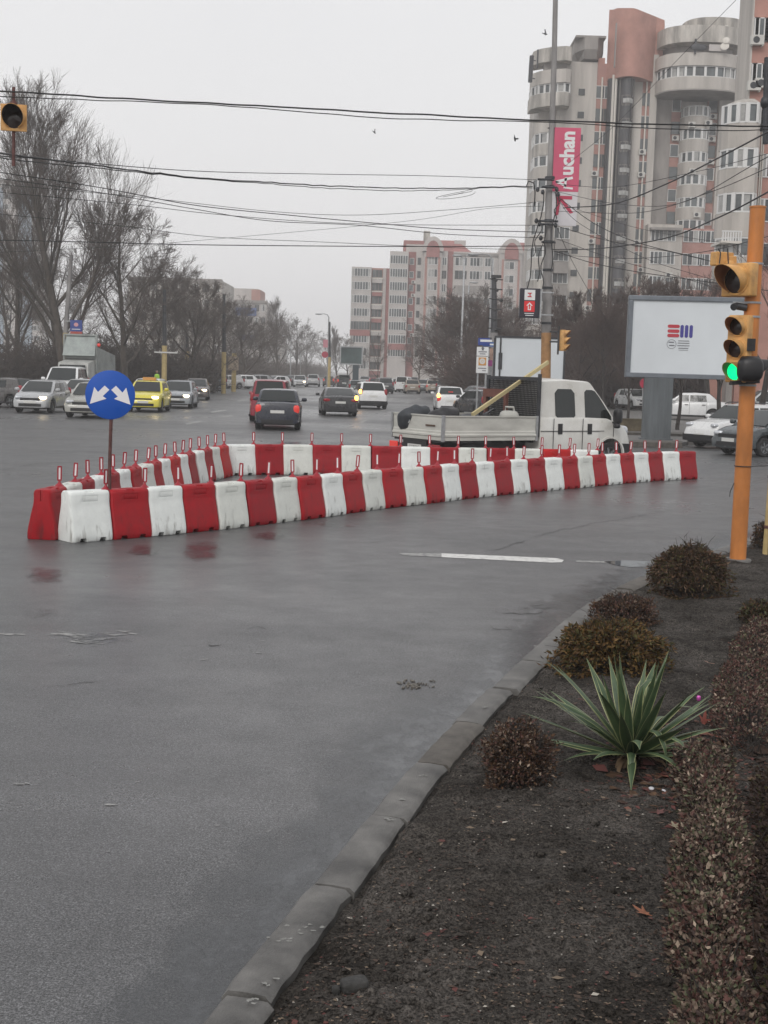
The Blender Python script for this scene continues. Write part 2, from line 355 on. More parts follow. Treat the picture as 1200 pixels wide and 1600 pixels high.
# soil bed, right of the kerb
def bed_z(x, y, d):
    v = Vector((x, y, 0)); h = .04+.015*min(1, d/.5)
    z = .018+h + .035*mnoise.noise(v*.9) + .028*mnoise.noise(v*2.7+Vector((3, 0, 0))) + .030*mnoise.noise(v*6.5) + .022*abs(mnoise.noise(v*17)) + .012*mnoise.noise(v*38)
    return z - .065*math.exp(-(d/.035)**2)
V, Q = [], []; widths = []
t = 0.0; ts = []
while t < 9.0: ts.append(t); t += .022+.010*t
qs = []; q = 0.0
while q < ks[-1]-.4:
    p = along(kp, ks, q); qs.append(q); q += max(.022, .0035*max(p.y, 0)) if p.y > 2 else .2
ringn = len(ts)
SD = Vector((1, 0.0))
for q in qs:
    p = along(kp, ks, q); b = along(kp, ks, min(q+.1, ks[-1])); d = (b-p); d = d.normalized() if d.length > 1e-6 else Vector((.9, .4)); n = Vector((d.y, -d.x))
    o = p+n*(KW+.004)
    # rows run to the right; turn with the kerb where it swings away
    dr = (n*.5+Vector((1, -.05))*.8).normalized()
    for t in ts:
        x, y = o.x+dr.x*t, o.y+dr.y*t
        V.append((x, y, bed_z(x, y, t)))
nq = len(qs); ii = np.arange(nq-1)[:, None]*ringn+np.arange(ringn-1)[None, :]; ii = ii.ravel()
Q = np.stack([ii, ii+1, ii+1+ringn, ii+ringn], 1)
tag(link('soil', fastmesh('soil', V, Q, M['soil'], smooth=True)), kind='structure')
mb = MB()  # earth filling the rest of the planting strip
o = [ (p.x+n_.x, p.y+n_.y) for p, n_ in [(kp[i], kn(i)*.06) for i in range(0, len(ki), 2)] ]
mb.prism([(p[0], p[1]) for p in o]+[(60, o[-1][1]+8), (60, -25), (o[0][0], -25)], -.1, .012)
tag(mb.build('planting_strip', M['soil']), kind='structure')

def bz(x, y):  # height of the bed near a point
    j = min(range(len(ki)), key=lambda i: (ki[i]-Vector((x, y))).length); return bed_z(x, y, (ki[j]-Vector((x, y))).length)
def GB(px, py):  # pixel -> point on the bed
    p = G(px, py, .1); return Vector((p.x, p.y, bz(p.x, p.y)))

# lime smears on kerb
# markings
def quad_mark(mb, pts, z=.004, mi=0):
    v = [G(x, y, 0) for x, y in pts]; mb.add([(p.x, p.y, z) for p in v], [tuple(range(len(pts)))], mi)
mb = MB()
quad_mark(mb, [(690,865),(870,872.5),(881,875.5),(878,879),(860,879.5),(690,871)])
tag(mb.build('stop_line', M['paint']), kind='structure')
mb = MB()
quad_mark(mb, [(624,864.5),(690,865),(690,871),(630,868)]); quad_mark(mb, [(900,876),(948,877.5),(948,880),(900,879)])
for c in [(345,362,650.5,648.5),(290,314,661.5,657),(370,384,625.5,623.5),(329,352,643,640)]:
    x0, x1, y0, y1 = c; quad_mark(mb, [(x0, y0), (x1, y1), (x1+3, y1+2.0), (x0+2, y0+2.2)])
for c in [((571,656),(562,660.5)),((547,664.5),(536,669.5)),((583,650),(577,652.5)),((500,613.5),(477,617.5)),((600,640),(596,642)),((612,622),(607,625)),((640,628),(632,630)),((655,622),(650,624))]:
    (xa, ya), (xb, yb) = c; quad_mark(mb, [(xb-2, yb), (xa-2, ya), (xa+3.5, ya+.4), (xb+4.5, yb+.4)])
for k in range(14):   # lane dashes of the boulevard
    for xx in (-9.5, -6.2, -2.9, 6.5):
        y0 = 88+k*12
        if xx+y0*0 > 0 and k < 3: continue
        sx = .012*(y0-60)*-1
        mb.add([(xx+sx*-.4, y0, .004), (xx+.14+sx*-.4, y0, .004), (xx+.14+sx*-.4-.04, y0+4, .004), (xx+sx*-.4-.04, y0+4, .004)], [(0, 1, 2, 3)])
tag(mb.build('lane_markings', M['worn']), kind='structure')
# patch of pale scuffs
mb = MB(); rk = random.Random(9)
def scuff(cx, cy, n, sx, sy, mi=0, smin=.01, smax=.035, th=.35):
    for _ in range(n):
        p = G(cx+rk.gauss(0, sx), cy+rk.gauss(0, sy), 0); a = rk.uniform(-.5, .5); L_ = rk.uniform(smin, smax)*1.8; W_ = L_*rk.uniform(.15, th)
        k = 7; vs = []
        for j in range(k):
            t = 2*math.pi*j/k; q = rk.uniform(.6, 1.2); u, v = math.cos(t)*L_*q, math.sin(t)*W_*q
            vs.append((p.x+u*math.cos(a)-v*math.sin(a), p.y+u*math.sin(a)+v*math.cos(a), .0035+len(mb.f)*2e-6))
        mb.add(vs, [tuple(range(k))], mi)
scuff(115, 992, 14, 16, 1.5, smax=.09); scuff(140, 1003, 12, 14, 4, smax=.07); scuff(175, 990, 8, 20, 4, smax=.06)
scuff(10, 991, 5, 12, 1, smax=.06); scuff(430, 1000, 3, 60, 20); scuff(175, 1258, 3, 3, 1, smax=.02); scuff(35, 1225, 3, 6, 1, smax=.02)
for _ in range(60): scuff(rk.uniform(0, 600), rk.uniform(880, 1500), 1, 1, 1, smin=.004, smax=.011)
tag(mb.build('road_scuffs', M['worn']), kind='structure')
# cracks: thin dark ribbons
mb = MB(); rk = random.Random(12)
def crack(pts, w=.012, jag=.02, z=.0045):
    P = [G(x, y, 0) for x, y in pts]; q = []
    for a, b in zip(P, P[1:]):
        n = max(2, int((b-a).length/.07))
        for i in range(n): q.append(a.lerp(b, i/n)+Vector((rk.gauss(0, jag), rk.gauss(0, jag*2), 0)))
    q.append(P[-1]); vs, fs = [], []
    for i, p in enumerate(q):
        ww = w*rk.uniform(.3, 1.2)*(0.2 if i in (0, len(q)-1) else 1); vs += [(p.x, p.y-ww*1.6, z), (p.x+ww*.3, p.y+ww*1.6, z)]
    for i in range(len(q)-1): fs.append((2*i, 2*i+2, 2*i+3, 2*i+1))
    mb.add(vs, fs)
crack([(762,860),(786,858),(800,850),(822,845)], .012); crack([(834,839),(880,828),(930,818),(1000,806),(1052,797)], .009)
crack([(782,958),(815,960),(845,957),(868,946)], .011); crack([(820,944),(838,946),(848,943)], .007); crack([(828,949),(850,952),(862,949)], .006)
crack([(768,978),(780,985),(796,983),(789,979)], .009); crack([(323,1007),(336,1009),(349,1006)], .009); crack([(388,983),(402,980),(417,984)], .006)
crack([(295,1484),(315,1491),(340,1489)], .004); crack([(40,900),(70,897),(88,890)], .010); crack([(208,1010-143),(240,864),(243,866)], .008)
crack([(560,849),(600,846)], .006); crack([(80,1072),(130,1069),(160,1063)], .004); crack([(440,696),(520,694),(640,697)], .03, .05); crack([(0,735),(60,724),(120,722)], .012, .04)
tag(mb.build('road_cracks', mat('crack_tar', (.016, .016, .016), .5)), kind='structure')
# puddles
M['puddle'] = mat('puddle_water', (.02, .02, .02), .015, spec=.9)
def puddle(pts, name='puddle', z=.005):
    P = [G(x, y, 0) for x, y in pts]; c = sum(P, Vector())/len(P); q = []
    for i in range(len(P)):
        a, b = P[i], P[(i+1) % len(P)]
        for k in range(6):
            p = a.lerp(b, k/6); d = (p-c); q.append((c+d*(1+.10*mnoise.noise(p*3)), 0)[0])
    mb = MB(); mb.add([(p.x, p.y, z) for p in q], [tuple(range(len(q)))]); tag(mb.build(name, M['puddle']), kind='structure')
puddle([(945,878),(975,876),(1018,877),(1018,886),(985,887),(960,883)])
# water film along the kerb and patches by the barriers; 'wet' says how much water stands there
def film(name, V_, F_, wet):
    me = bpy.data.meshes.new(name); me.from_pydata(V_, [], F_); me.materials.append(M['film']); at = me.attributes.new('wet', 'FLOAT', 'POINT'); at.data.foreach_set('value', wet); tag(link(name, me), kind='structure')
V_, F_, wt = [], [], []; cols = (0, .12, .3, .55, .85, 1.2)
for i in range(0, len(kp), 2):
    n_ = kn(i); p = kp[i]; g_ = 1+.5*mnoise.noise(Vector((p.x*.7, p.y*.7, 0)))
    for j, c_ in enumerate(cols):
        V_.append((p.x-n_.x*(c_*g_-.01), p.y-n_.y*(c_*g_-.01), .0052)); wt.append((.85, .8, .6, .3, .0, -1.)[j]*1.0)
m_ = len(cols)
for i in range(len(V_)//m_-1):
    for j in range(m_-1): F_.append((i*m_+j, i*m_+j+1, (i+1)*m_+j+1, (i+1)*m_+j))
film('gutter_water', V_, F_, wt)
def patch(px, py, rx, ry, amt=.8, z=.0062):
    V_, F_, wt = [], [], []; n = 28; rings_ = (0, .3, .6, .85, 1.0)
    for r_ in rings_:
        for j in range(n):
            a = 2*math.pi*j/n; q = 1+.25*mnoise.noise(Vector((math.cos(a)*1.3, math.sin(a)*1.3, px*.1))); p = G(px+rx*r_*math.cos(a)*q, py+ry*r_*math.sin(a)*q, 0); V_.append((p.x, p.y, z)); wt.append(amt*(1-r_**2)-.6*(r_ > .95))
    for i in range(len(rings_)-1):
        for j in range(n): F_.append((i*n+j, i*n+(j+1) % n, (i+1)*n+(j+1) % n, (i+1)*n+j))
    film('puddle', V_, F_, wt)
for i, a in enumerate([(315,862,42,22,.9),(225,860,40,12,.75),(420,838,32,9,.85),(75,900,45,20,.7),(150,998,70,14,.6),(520,820,60,7,.5),(70,960,70,12,.4),(480,693,90,5,.7),(700,905,90,12,.35),(800,955,60,10,.4)]): patch(*a, z=.0062+i*.0002)
# side pavement left, island, right pavement with low kerbs
def slab(name, poly, z=.13, m='pave', kw=.16):
    mb = MB(); mb.prism(poly, -.1, z, 0)
    o = tag(mb.build(name, M[m]), kind='structure'); return o
gl = lambda x, y, z=0: (G(x, y, z).x, G(x, y, z).y)
# left pavement / park edge: from far left to the island nose at (392,600)
slab('pavement', [(-140, 92), gl(-20, 612), gl(150, 613), gl(250, 611), gl(330, 608.5), gl(386, 601.5), gl(392, 598.5), gl(375, 595.5), (-26, 190), (-140, 190)])
slab('pavement', [(-140, 215), (-24, 215), (-22, 420), (-20, 1300), (-140, 1300)])
# right pavement behind junction: billboard strip
slab('pavement', [gl(860, 694), gl(975, 696.5), gl(1060, 697.5), gl(1075, 695), gl(1210, 699), (70, 52), (70, 90), (15, 90), gl(880, 668)], .12)
mb = MB()
mb.prism([gl(968, 684), gl(1070, 687), gl(1070, 684), gl(968, 681.5)], .12, .22)
mb.prism([gl(890, 697.5), gl(1066, 700.5), gl(1066, 697.5), gl(890, 694.8)], -.05, .19)
tag(mb.build('kerb', M['kerb_brown']), kind='structure')
# ================================================================= BUILDINGS
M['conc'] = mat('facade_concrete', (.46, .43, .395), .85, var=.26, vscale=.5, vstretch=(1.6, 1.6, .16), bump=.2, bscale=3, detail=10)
M['conc2'] = mat('facade_concrete_dark_and_shaded', (.27, .25, .235), .85, var=.35, vscale=.5, vstretch=(1, 1, .3), detail=10)  # dark concrete; also stands for shade in gaps, recesses and undersides
M['stain'] = mat('stained_concrete', (.42, .395, .36), .9, var=.6, vscale=.55, vstretch=(1.6, 1.6, .3), detail=10)
M['conc_pale'] = mat('facade_pale', (.46, .43, .41), .85, var=.18, vscale=.3, vstretch=(1, 1, .3), detail=9)
M['brick'] = mat('facade_brick', (.41, .215, .175), .85, var=.18, vscale=.6, bump=.2, bscale=6, detail=10)
M['brickpink'] = mat('facade_brick_pink', (.37, .20, .17), .85, var=.2, vscale=.5, detail=9)
M['facade_red'] = mat('facade_red', (.30, .125, .115), .85, var=.25, vscale=.4, detail=9)
M['pipe'] = mat('pipe_cream', (.58, .55, .5), .6)
M['frame'] = mat('window_frame', (.62, .62, .61), .5)
M['framedark'] = mat('window_frame_dark', (.12, .11, .1), .5)
M['pane'] = mat('window_pane', (.10, .115, .12), .10, var=.6, vscale=.35, spec=.7, rvar=.06)
M['pane2'] = mat('window_pane_dark', (.04, .045, .048), .1, spec=.6)
M['curtain'] = mat('window_curtain', (.34, .34, .33), .35, var=.35, vscale=1.1, spec=.6)
M['stairglass'] = mat('stair_glazing', (.055, .055, .06), .25, var=.5, vscale=.5, vstretch=(1, 1, .4))
M['ac'] = mat('ac_unit', (.5, .49, .46), .5)
M['tilecap'] = mat('cream_cap', (.45, .42, .33), .8, var=.2, vscale=1)
WC = {}
def win_mesh(w_, h_, n, style=0):
    k = (round(w_, 2), round(h_, 2), n, style)
    if k in WC: return WC[k]
    b = MB(); fw = .09; r = random.Random(hash(k) % 997)
    b.box(-w_/2, w_/2, -.03, .02, 0, fw*.8, 0); b.box(-w_/2, w_/2, -.03, .02, h_-fw*.7, h_, 0)
    for i in range(n+1):
        x = -w_/2+w_*i/n; f2 = fw*(1.3 if r.random() < .35 else .8); x = min(max(x, -w_/2+f2/2), w_/2-f2/2); b.box(x-f2/2, x+f2/2, -.035, .02, fw*.8, h_-fw*.7, 0)
    for i in range(n):
        x0, x1 = -w_/2+w_*i/n+.06, -w_/2+w_*(i+1)/n-.06; b.box(x0, x1, -.005, .01, fw*.8+.001, h_-fw*.7-.001, r.choice([1, 1, 2, 3] if style == 0 else [2, 2, 1]))
    fr = M['frame'] if style == 0 else M['framedark']
    WC[k] = b.mesh('window', [fr, M['pane'], M['pane2'], M['curtain']]); return WC[k]
class Bld:
    def __init__(s, name, label, cat, Y, group=None, mx=100):
        s.t = empty(name, (0, Y, 0)); tag(s.t, label, cat, group); s.Y = Y; s.n = 0; s.mx = mx; s.rest = []; s.py = 300
    def X(s, px, py=None): return AT(px, py if py is not None else s.py, s.Y).x
    def Z(s, py, px=600): return AT(px, py, s.Y).z
    def win(s, x, y, z, w_, h_, n, style=0, rz=0.0):
        me = win_mesh(w_, h_, n, style); s.n += 1
        if s.n <= s.mx: link('window', me, s.t, (x, y, z), (0, 0, rz))
        else: s.rest.append((me, x, y, z, rz))
    def done(s):
        if not s.rest: return
        b = MB()
        for me, x, y, z, rz in s.rest:
            k = len(b.v); c, s_ = math.cos(rz), math.sin(rz)
            b.v += [(v.co.x*c-v.co.y*s_+x, v.co.x*s_+v.co.y*c+y, v.co.z+z) for v in me.vertices]
            for p in me.polygons: b.f.append(tuple(k+i for i in p.vertices)); b.mi.append(p.material_index)
        o = b.build('window', [M['frame'], M['pane'], M['pane2'], M['curtain']], s.t)
        for i, sl in enumerate(o.data.materials): pass
        o['kind'] = 'stuff'
    def wall(s, name, x0, x1, y0, y1, z0, z1, m): b = MB(); b.box(x0, x1, y0, y1, z0, z1); return b.build(name, M[m], s.t)
def arc_pts(cx, hw, dep, n=10, y0=0.0, flat=0.0):
    P = []
    for i in range(n+1):
        t = math.pi*i/n; P.append((cx-hw*math.copysign(abs(math.cos(t))**(1-flat*.4), math.cos(t)), y0-dep*abs(math.sin(t))**(1-flat)))
    return P
def band(b, bl, P, z0, z1, m_idx=0):
    b.prism(P[::-1] if False else P, z0, z1, m_idx)
def bay_windows(bl, P, z0, z1, style=0):
    """glazing ring: sunk glass and posts at each corner, one part"""
    b = MB(); cx = sum(p[0] for p in P)/len(P); cy = max(p[1] for p in P)
    ins = [(cx+(p[0]-cx)*.96, cy+(p[1]-cy)*.94) for p in P]; b.prism(ins, z0, z1, 1)
    r = random.Random(int(z0*100+P[0][0]*10))
    for i in range(len(P)-1):
        a, c = Vector((*P[i], 0)), Vector((*P[i+1], 0)); L = (c-a).length
        if L < .05: continue
        d = (c-a).normalized(); nrm = Vector((d.y, -d.x, 0)) ; k = max(1, round(L/1.0))
        for j in range(k+1):
            q = a.lerp(c, j/k)*1.0; q = Vector((cx+(q.x-cx)*.975, cy+(q.y-cy)*.965, (z0+z1)/2)); b.obox(q, d, .12 if r.random() < .6 else .28, .1, z1-z0-.004)
        m_ = a.lerp(c, .5); m_ = Vector((cx+(m_.x-cx)*.975, cy+(m_.y-cy)*.965, 0))
        for zz in (z0+.05, z1-.06): b.obox((m_.x, m_.y, zz), d, L, .09, .10)
        if r.random() < .4:
            m2 = a.lerp(c, r.choice([.3, .7])); m2 = Vector((cx+(m2.x-cx)*.968, cy+(m2.y-cy)*.95, 0)); b.obox((m2.x, m2.y, (z0+z1)/2), d, L/k*.8, .03, z1-z0-.22, 2)
    return b.build('window_band', [M['frame'] if style == 0 else M['framedark'], M['pane'] if style == 0 else M['pane2'], M['curtain']], bl.t)
def ac(bl, x, y, z):
    b = MB(); b.box(x-.42, x+.42, y-.35, y, z, z+.6); b.box(x-.38, x-.3, y-.3, y, z-.08, z-.001); b.box(x+.3, x+.38, y-.3, y, z-.08, z-.001)
    b.lathe([(.0, .01), (.2, .012), (.22, .0)], (x-.08, y-.352, z+.3), (0, -1, 0), 10, 1); b.build('air_conditioner', [M['ac'], M['darkmetal']], bl.t)

# ---------------- the big tower
YW = 156.0; B = Bld('tower_block', 'tall grey and brick-red tower block with curved balconies, glazed stair shaft and crown', 'tower block', YW)
B.py = 250; X = B.X
Zt = lambda py, px=980: AT(px, py, YW).z
gz = 0.0
# core volumes
z_flat = Zt(93, 900)
FH = (Zt(128, 905)-Zt(236, 905))/3   # storey
B.wall('wall', X(868), X(929), 1.0, 14, gz, z_flat, 'conc')
B.wall('brick_strip', X(929)+.002, X(946), 1.15, 13.9, gz, z_flat-.1, 'brickpink')
B.wall('wall', X(946)+.002, X(951), .6, 14, gz, Zt(120, 948), 'conc2')
B.wall('wall', X(988), X(1001), .9, 14, gz, Zt(82, 1000), 'conc')
B.wall('brick_strip', X(1001)+.002, X(1013), 1.05, 13.9, gz, Zt(84, 1000), 'brickpink')
B.wall('wall', X(1013)+.002, X(1024), .9, 14, gz, Zt(82, 1015), 'conc')
B.wall('wall', X(1024)+.002, X(1052), 2.4, 14, gz, Zt(84, 1030), 'conc2')  # set-back wall, its shade put into the darker concrete colour
B.wall('brick_strip', X(1052)+.002, X(1068), 2.6, 13.9, gz, Zt(150, 1060), 'brickpink')
B.wall('wall', X(1068)+.002, X(1110), 3.2, 13.8, gz, Zt(120, 1090), 'conc')
B.wall('brick_strip', X(1110)+.002, X(1126), 2.6, 13.9, gz, Zt(150, 1110), 'brickpink')
B.wall('wall', X(1126)+.002, X(1150), 2.0, 14, gz, Zt(100, 1140), 'conc')
# little windows on the flat wall, strips of windows
for k in range(13):
    z = Zt(146, 907)-FH*k
    b = MB(); b.box(X(906)-.38, X(906)+.38, .93, 1.05, z, z+.75); b.build('vent_window', [M['pane2']], B.t) if k < 12 else None
    for cx_ in (932.5, 942): B.win(X(cx_), 1.10, z-.3, .85, 1.5, 1 if cx_ < 940 else 2, k % 2)
    for cx_ in (1003.5, 1010.8): B.win(X(cx_), 1.0, z-1.0, .7, 1.5, 1, (k+1) % 2)
    zz = Zt(168, 1060)-FH*k
    if k < 12: B.win(X(1060), 2.55, zz, 1.1, 1.5, 1, k % 2); B.win(X(1118), 2.55, zz, 1.1, 1.5, 1, (k+1) % 2)
for x_, k in ((1118, 0), (1118, 1), (1060, 1), (1118, 2), (1005, 2), (1005, 3), (932, 3), (1004, 6), (932, 6), (1004, 9), (931, 9), (1060, 5)):
    yy = {1118: 2.55, 1060: 2.55}.get(x_, 1.0 if x_ > 1000 else 1.1); zz = (Zt(168, 1060)-FH*k-.75) if x_ > 1050 else (Zt(146, 907)-FH*k-1.4); ac(B, X(x_), yy, zz)
rq = random.Random(2)
for _ in range(6): ac(B, X(rq.uniform(1070, 1105)), .1, Zt(170, 1090)-FH*rq.randint(0, 7)-FH*rq.uniform(.7, .9))
# cream drain pipes
b = MB()
for cx_, yy in ((952.0, -.35), (956.5, -.35), (937.3, .95), (1007.2, .85)):
    b.tube([(X(cx_), yy, gz), (X(cx_), yy, Zt(118, 950))], .16 if cx_ > 950 and cx_ < 960 else .1, 6)
b.build('drain_pipe', M['pipe'], B.t, 60)
# glazed stair shaft
b = MB(); P = arc_pts((X(960)+X(986))/2, (X(986)-X(960))/2, 2.2, 10, .9); b.prism(P, gz, Zt(120, 970)); b.build('stair_glazing', M['stairglass'], B.t)
b = MB(); P0 = arc_pts((X(945)+X(960))/2, (X(960)-X(945))/2, .8, 6, .7); b.prism(P0, gz, Zt(122, 950)); b.build('stair_glazing', M['stairglass'], B.t)
b = MB()
for k in range(13):
    z = Zt(152, 970)-FH*k
    for i in range(1, 10):
        a, c = Vector((*P[i], 0)), Vector((*P[min(i+1, 10)], 0)); d = (c-a).normalized(); m_ = a.lerp(c, .5)
        if i in (3, 5, 7, 4): b.obox((m_.x, m_.y-.02, z), d, (c-a).length*.7, .06, .14); b.obox((m_.x, m_.y-.02, z-1.05), d, (c-a).length*.7, .06, .3)
    for i in (3, 5, 6, 8):
        b.obox((P[i][0], P[i][1], z-.5), (1, 0, 0), .12, .1, 1.1)
for i in (2, 8): b.tube([(P[i][0], P[i][1]-.03, gz), (P[i][0], P[i][1]-.03, Zt(121, 970))], .09, 5)
b.build('stair_mullions', M['framedark'], B.t)
b = MB()
for k in range(13):
    z = Zt(152, 970)-FH*k
    for i in (4, 5, 6): b.obox(((P[i][0]+P[i+1][0])/2, (P[i][1]+P[i+1][1])/2-.04, z-.6), Vector((P[i+1][0]-P[i][0], P[i+1][1]-P[i][1], 0)), .75, .05, .5)
b.build('stair_panes', M['curtain'], B.t)
b = MB(); P2 = arc_pts((X(960)+X(986))/2, (X(986)-X(960))/2+.15, 2.4, 10, .9); b.prism(P2, Zt(120, 970)+.01, Zt(111, 970)); b.build('stair_cap', M['tilecap'], B.t)
# brick crown: curved-plan brick mass whose top slopes down to the right
b = MB(); n = 14; x0c, x1c = X(950, 60), X(1037, 60); rings = []
vs = []
for i in range(n+1):
    t = i/n; x = x0c+(x1c-x0c)*t; y = 1.2-3.1*math.sin(math.pi*min(1, t*1.15))*(1 if t < .87 else max(0, (1-t)/.13)); px = 950+87*t
    ztop = AT(px, 15 if t < .08 else (12.5 if t < .45 else 12.5+(t-.45)/.55*19), YW+y).z; vs.append((x*(YW+y)/YW, y, ztop))
zb_ = Zt(124, 965)
V = [(x, y, zb_) for x, y, z in vs]+[(x, y, z) for x, y, z in vs]+[(x*1.014+.1, 3.6, zb_) for x, y, z in vs]+[(x*1.014+.1, 3.6, z) for x, y, z in vs]; m = n+1; F_ = []
for i in range(n): F_ += [(i, i+1, m+i+1, m+i), (m+i, m+i+1, 3*m+i+1, 3*m+i), (2*m+i+1, 2*m+i, 3*m+i, 3*m+i+1), (i+1, i, 2*m+i, 2*m+i+1)]
F_ += [(0, m, 3*m, 2*m), (n, 2*m+n, 3*m+n, m+n)]
b.add(V, F_); b.build('brick_crown', M['brick'], B.t, 30)
B.wall('brick_crown', X(929)+.1, x0c-.01, 1.3, 13, z_flat-.09, Zt(90, 930)+.3, 'brick')
b = MB(); b.box(X(958, 60), X(958, 60)+.12, -1.7, -1.3, Zt(110, 960), Zt(42, 960)); b.build('joint', M['conc2'], B.t)
# rooftop octagonal box and its neck
b = MB(); x0, x1 = X(901, 75), X(947, 75); zt1, zb1, zl = Zt(58, 920), Zt(90, 920), Zt(77, 920)
rings = [[(x0+(x1-x0)*u*1.0, yy, z) for u, yy in ((0+i_, 2+i_*4), (.28, 0+i_*3), (.72, 0+i_*3), (1-i_*.2, 2+i_*4), (1, 6), (0+i_, 6))] for z, i_ in ((zb1, .18), (zl, 0), (zt1, 0))]
b.loft(rings); b.box(x0+.8, x1-.8, 2.2, 5.5, z_flat-.5, zb1); b.build('roof_tank', M['conc2'], B.t)
b = MB(); b.box(x0-.1, x1, .2, 6.2, zt1+.001, zt1+.25); b.build('roof_tank_rim', M['conc2'], B.t)
# left wing: balconies
xl0, xl1 = X(833, 120), X(890, 120); cxl = (xl0+xl1)/2
B.wall('wall', X(843), X(868)-.002, 2.5, 13.5, gz, Zt(108, 850), 'conc')
def lband(pxa, pxb, za, zb2, mname, dep=3.2, refy=150, name='balcony'):
    xa, xb = X(pxa, refy), X(pxb, refy); b = MB()
    P = [(xa, 4.5), (xa, 1.6), (xa+.7, .2), (xa+2.0, -.9), (xa+3.6, -1.5), (xb-.8, -1.5), (xb-.15, -1.15), (xb, -.6), (xb, 1.0)]
    b.prism(P, min(za, zb2), max(za, zb2)); b.build(name, M[mname], B.t, 40); return P
za = lambda y: Zt(y, 862)
lband(833, 890, za(98), za(76), 'stain', name='roof_parapet')
lband(833, 890, za(132), za(111), 'conc')
P = lband(831, 889, za(168), za(147), 'stain'); P = [(p[0], p[1]) for p in P]
bay_windows(B, [(p[0]*1+.1, p[1]+.08) for p in P], za(147)+.001, za(132)-.001)
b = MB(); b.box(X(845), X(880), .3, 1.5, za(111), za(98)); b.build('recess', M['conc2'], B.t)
# narrower balconies below
for k in range(11):
    zt_ = za(190)-k*FH*1.0; b = MB(); xa, xb = X(836, 230), X(863, 230)
    P = [(xa, 4), (xa, .8), (xa+.5, -.3), (xa+1.4, -1.0), (xb-.3, -1.0), (xb, -.6), (xb, 1)]
    b.prism(P, zt_-FH*.52, zt_); b.build('balcony', M['stain' if k % 3 == 1 else 'conc'], B.t)
    if k % 2 == 1 or k > 5: bay_windows(B, P, zt_-FH+.002, zt_-FH*.52-.002)
    else:
        bay_windows(B, P, zt_+.002-FH, zt_-FH*.52-.002, 0)
for k in range(5):
    zt_ = Zt(372, 880)-k*FH*1.0; B.win(X(878, 400), .9, zt_, 1.9, 1.4, 3)
    b = MB(); b.box(X(866, 400), X(888, 400), -.2, .95, zt_-1.5, zt_-.2); b.build('balcony', M['conc2'], B.t)
# right wing: big round balconies and crown rings
def rband(pxa, pxb, refy, za_, zb2, m, dep=6.0, n=16, name='balcony', flat=.45):
    xa, xb = X(pxa, refy), X(pxb, refy); P = arc_pts((xa+xb)/2, (xb-xa)/2, dep, n, 3.0, flat); b = MB(); b.prism(P+[(xb, 9), (xa, 9)], za_, zb2); b.build(name, M[m], B.t, 40); return P
zr = lambda y: Zt(y, 1090)
rband(1070, 1163, 50, zr(50), zr(33), 'stain', 5.0, name='roof_ring'); rband(1029, 1161, 60, zr(76), zr(50)-.002, 'stain', 6.2, name='roof_ring')
rband(1040, 1150, 80, zr(92), zr(76)-.002, 'conc2', 4.2, name='roof_recess')  # shaded gap between the rings, painted by the darker concrete
rband(1025, 1160, 100, zr(112), zr(92)-.002, 'conc', 6.2)
Pq = rband(1025, 1158, 140, zr(148), zr(129), 'conc', 6.2)
bay_windows(B, Pq, zr(129)+.001, zr(112)-.003)
b = MB(); b.prism(Pq+[(Pq[-1][0], 9), (Pq[0][0], 9)], zr(150), zr(148)-.001); b.build('balcony_underside', M['conc2'], B.t)  # thin slab in darker concrete paints the shade under the balcony
b = MB()
for px, py, r_ in ((1126, 54, .5), (1122, 75, .4), (1120, 84, .5)):
    b.lathe([(0, .12), (r_*.6, .06), (r_, 0), (0, .08)], (X(px, py), -3.6 if py > 60 else -2.4, Zt(py, px)), (-.3, -1, .4), 16)
b.build('satellite_dish', M['pipe'], B.t, 50)
b = MB(); b.box(X(1097, 85), X(1124, 85), -3.4, -3.2, Zt(91, 1110), Zt(81, 1110)); b.build('rooftop_panel', M['conc_pale'], B.t)
b = MB(); b.blob((X(1081, 85), -3.3, Zt(85, 1080)), 1.0, .2, .4, 2.5, 10, 6); b.tube([(X(1076, 85), -3.3, Zt(95, 1080)), (X(1076, 85), -3.3, Zt(72, 1080))], .12, 5); b.build('rooftop_gear', M['darkmetal'], B.t)
# rounded bay column
for k in range(13):
    zt_ = Zt(164, 1090)-FH*k; wide = k >= 6
    xa, xb = (X(1066, 250), X(1112, 250)) if not wide else (X(1052, 400) if k == 6 else X(1050, 400), X(1104, 400))
    if wide and k > 8: continue
    P = arc_pts((xa+xb)/2, (xb-xa)/2, 2.9, 7, 2.9, .25); b = MB(); b.prism(P+[(xb, 5), (xa, 5)], zt_-FH, zt_-FH*.46-.002); b.build('balcony', M['conc'], B.t, 40)
    bay_windows(B, P, zt_-FH*.46, zt_-.004)
# lower wider block
B.wall('wall', X(1008, 400), X(1062, 400), -1.0, 2.2, gz, Zt(352, 1035), 'conc'); B.wall('brick_strip', X(1062, 400)+.002, X(1160, 400), -.6, 2.3, gz, Zt(358, 1090), 'brickpink')
for r_, z in enumerate((Zt(378, 1030), Zt(414, 1030), Zt(452, 1030), Zt(488, 1030))):
    B.win(X(1032, 400), -1.04, z, 3.0, 1.5, 6); B.win(X(1080, 400), -.64, z, 2.4, 1.4, 4); B.win(X(1103, 400), -.64, z, 1.8, 1.4, 3); B.win(X(1135, 400), -.64, z, 2.2, 1.4, 4)
b = MB(); b.box(X(1010, 400), X(1058, 400), -2.0, -1.01, Zt(362, 1030), Zt(358, 1030)); b.build('canopy', M['conc2'], B.t)
for px, py in ((1043, 435), (985, 500), (1004, 425)): ac(B, X(px, 400), -1.05 if px > 1010 else .85, Zt(py, px))
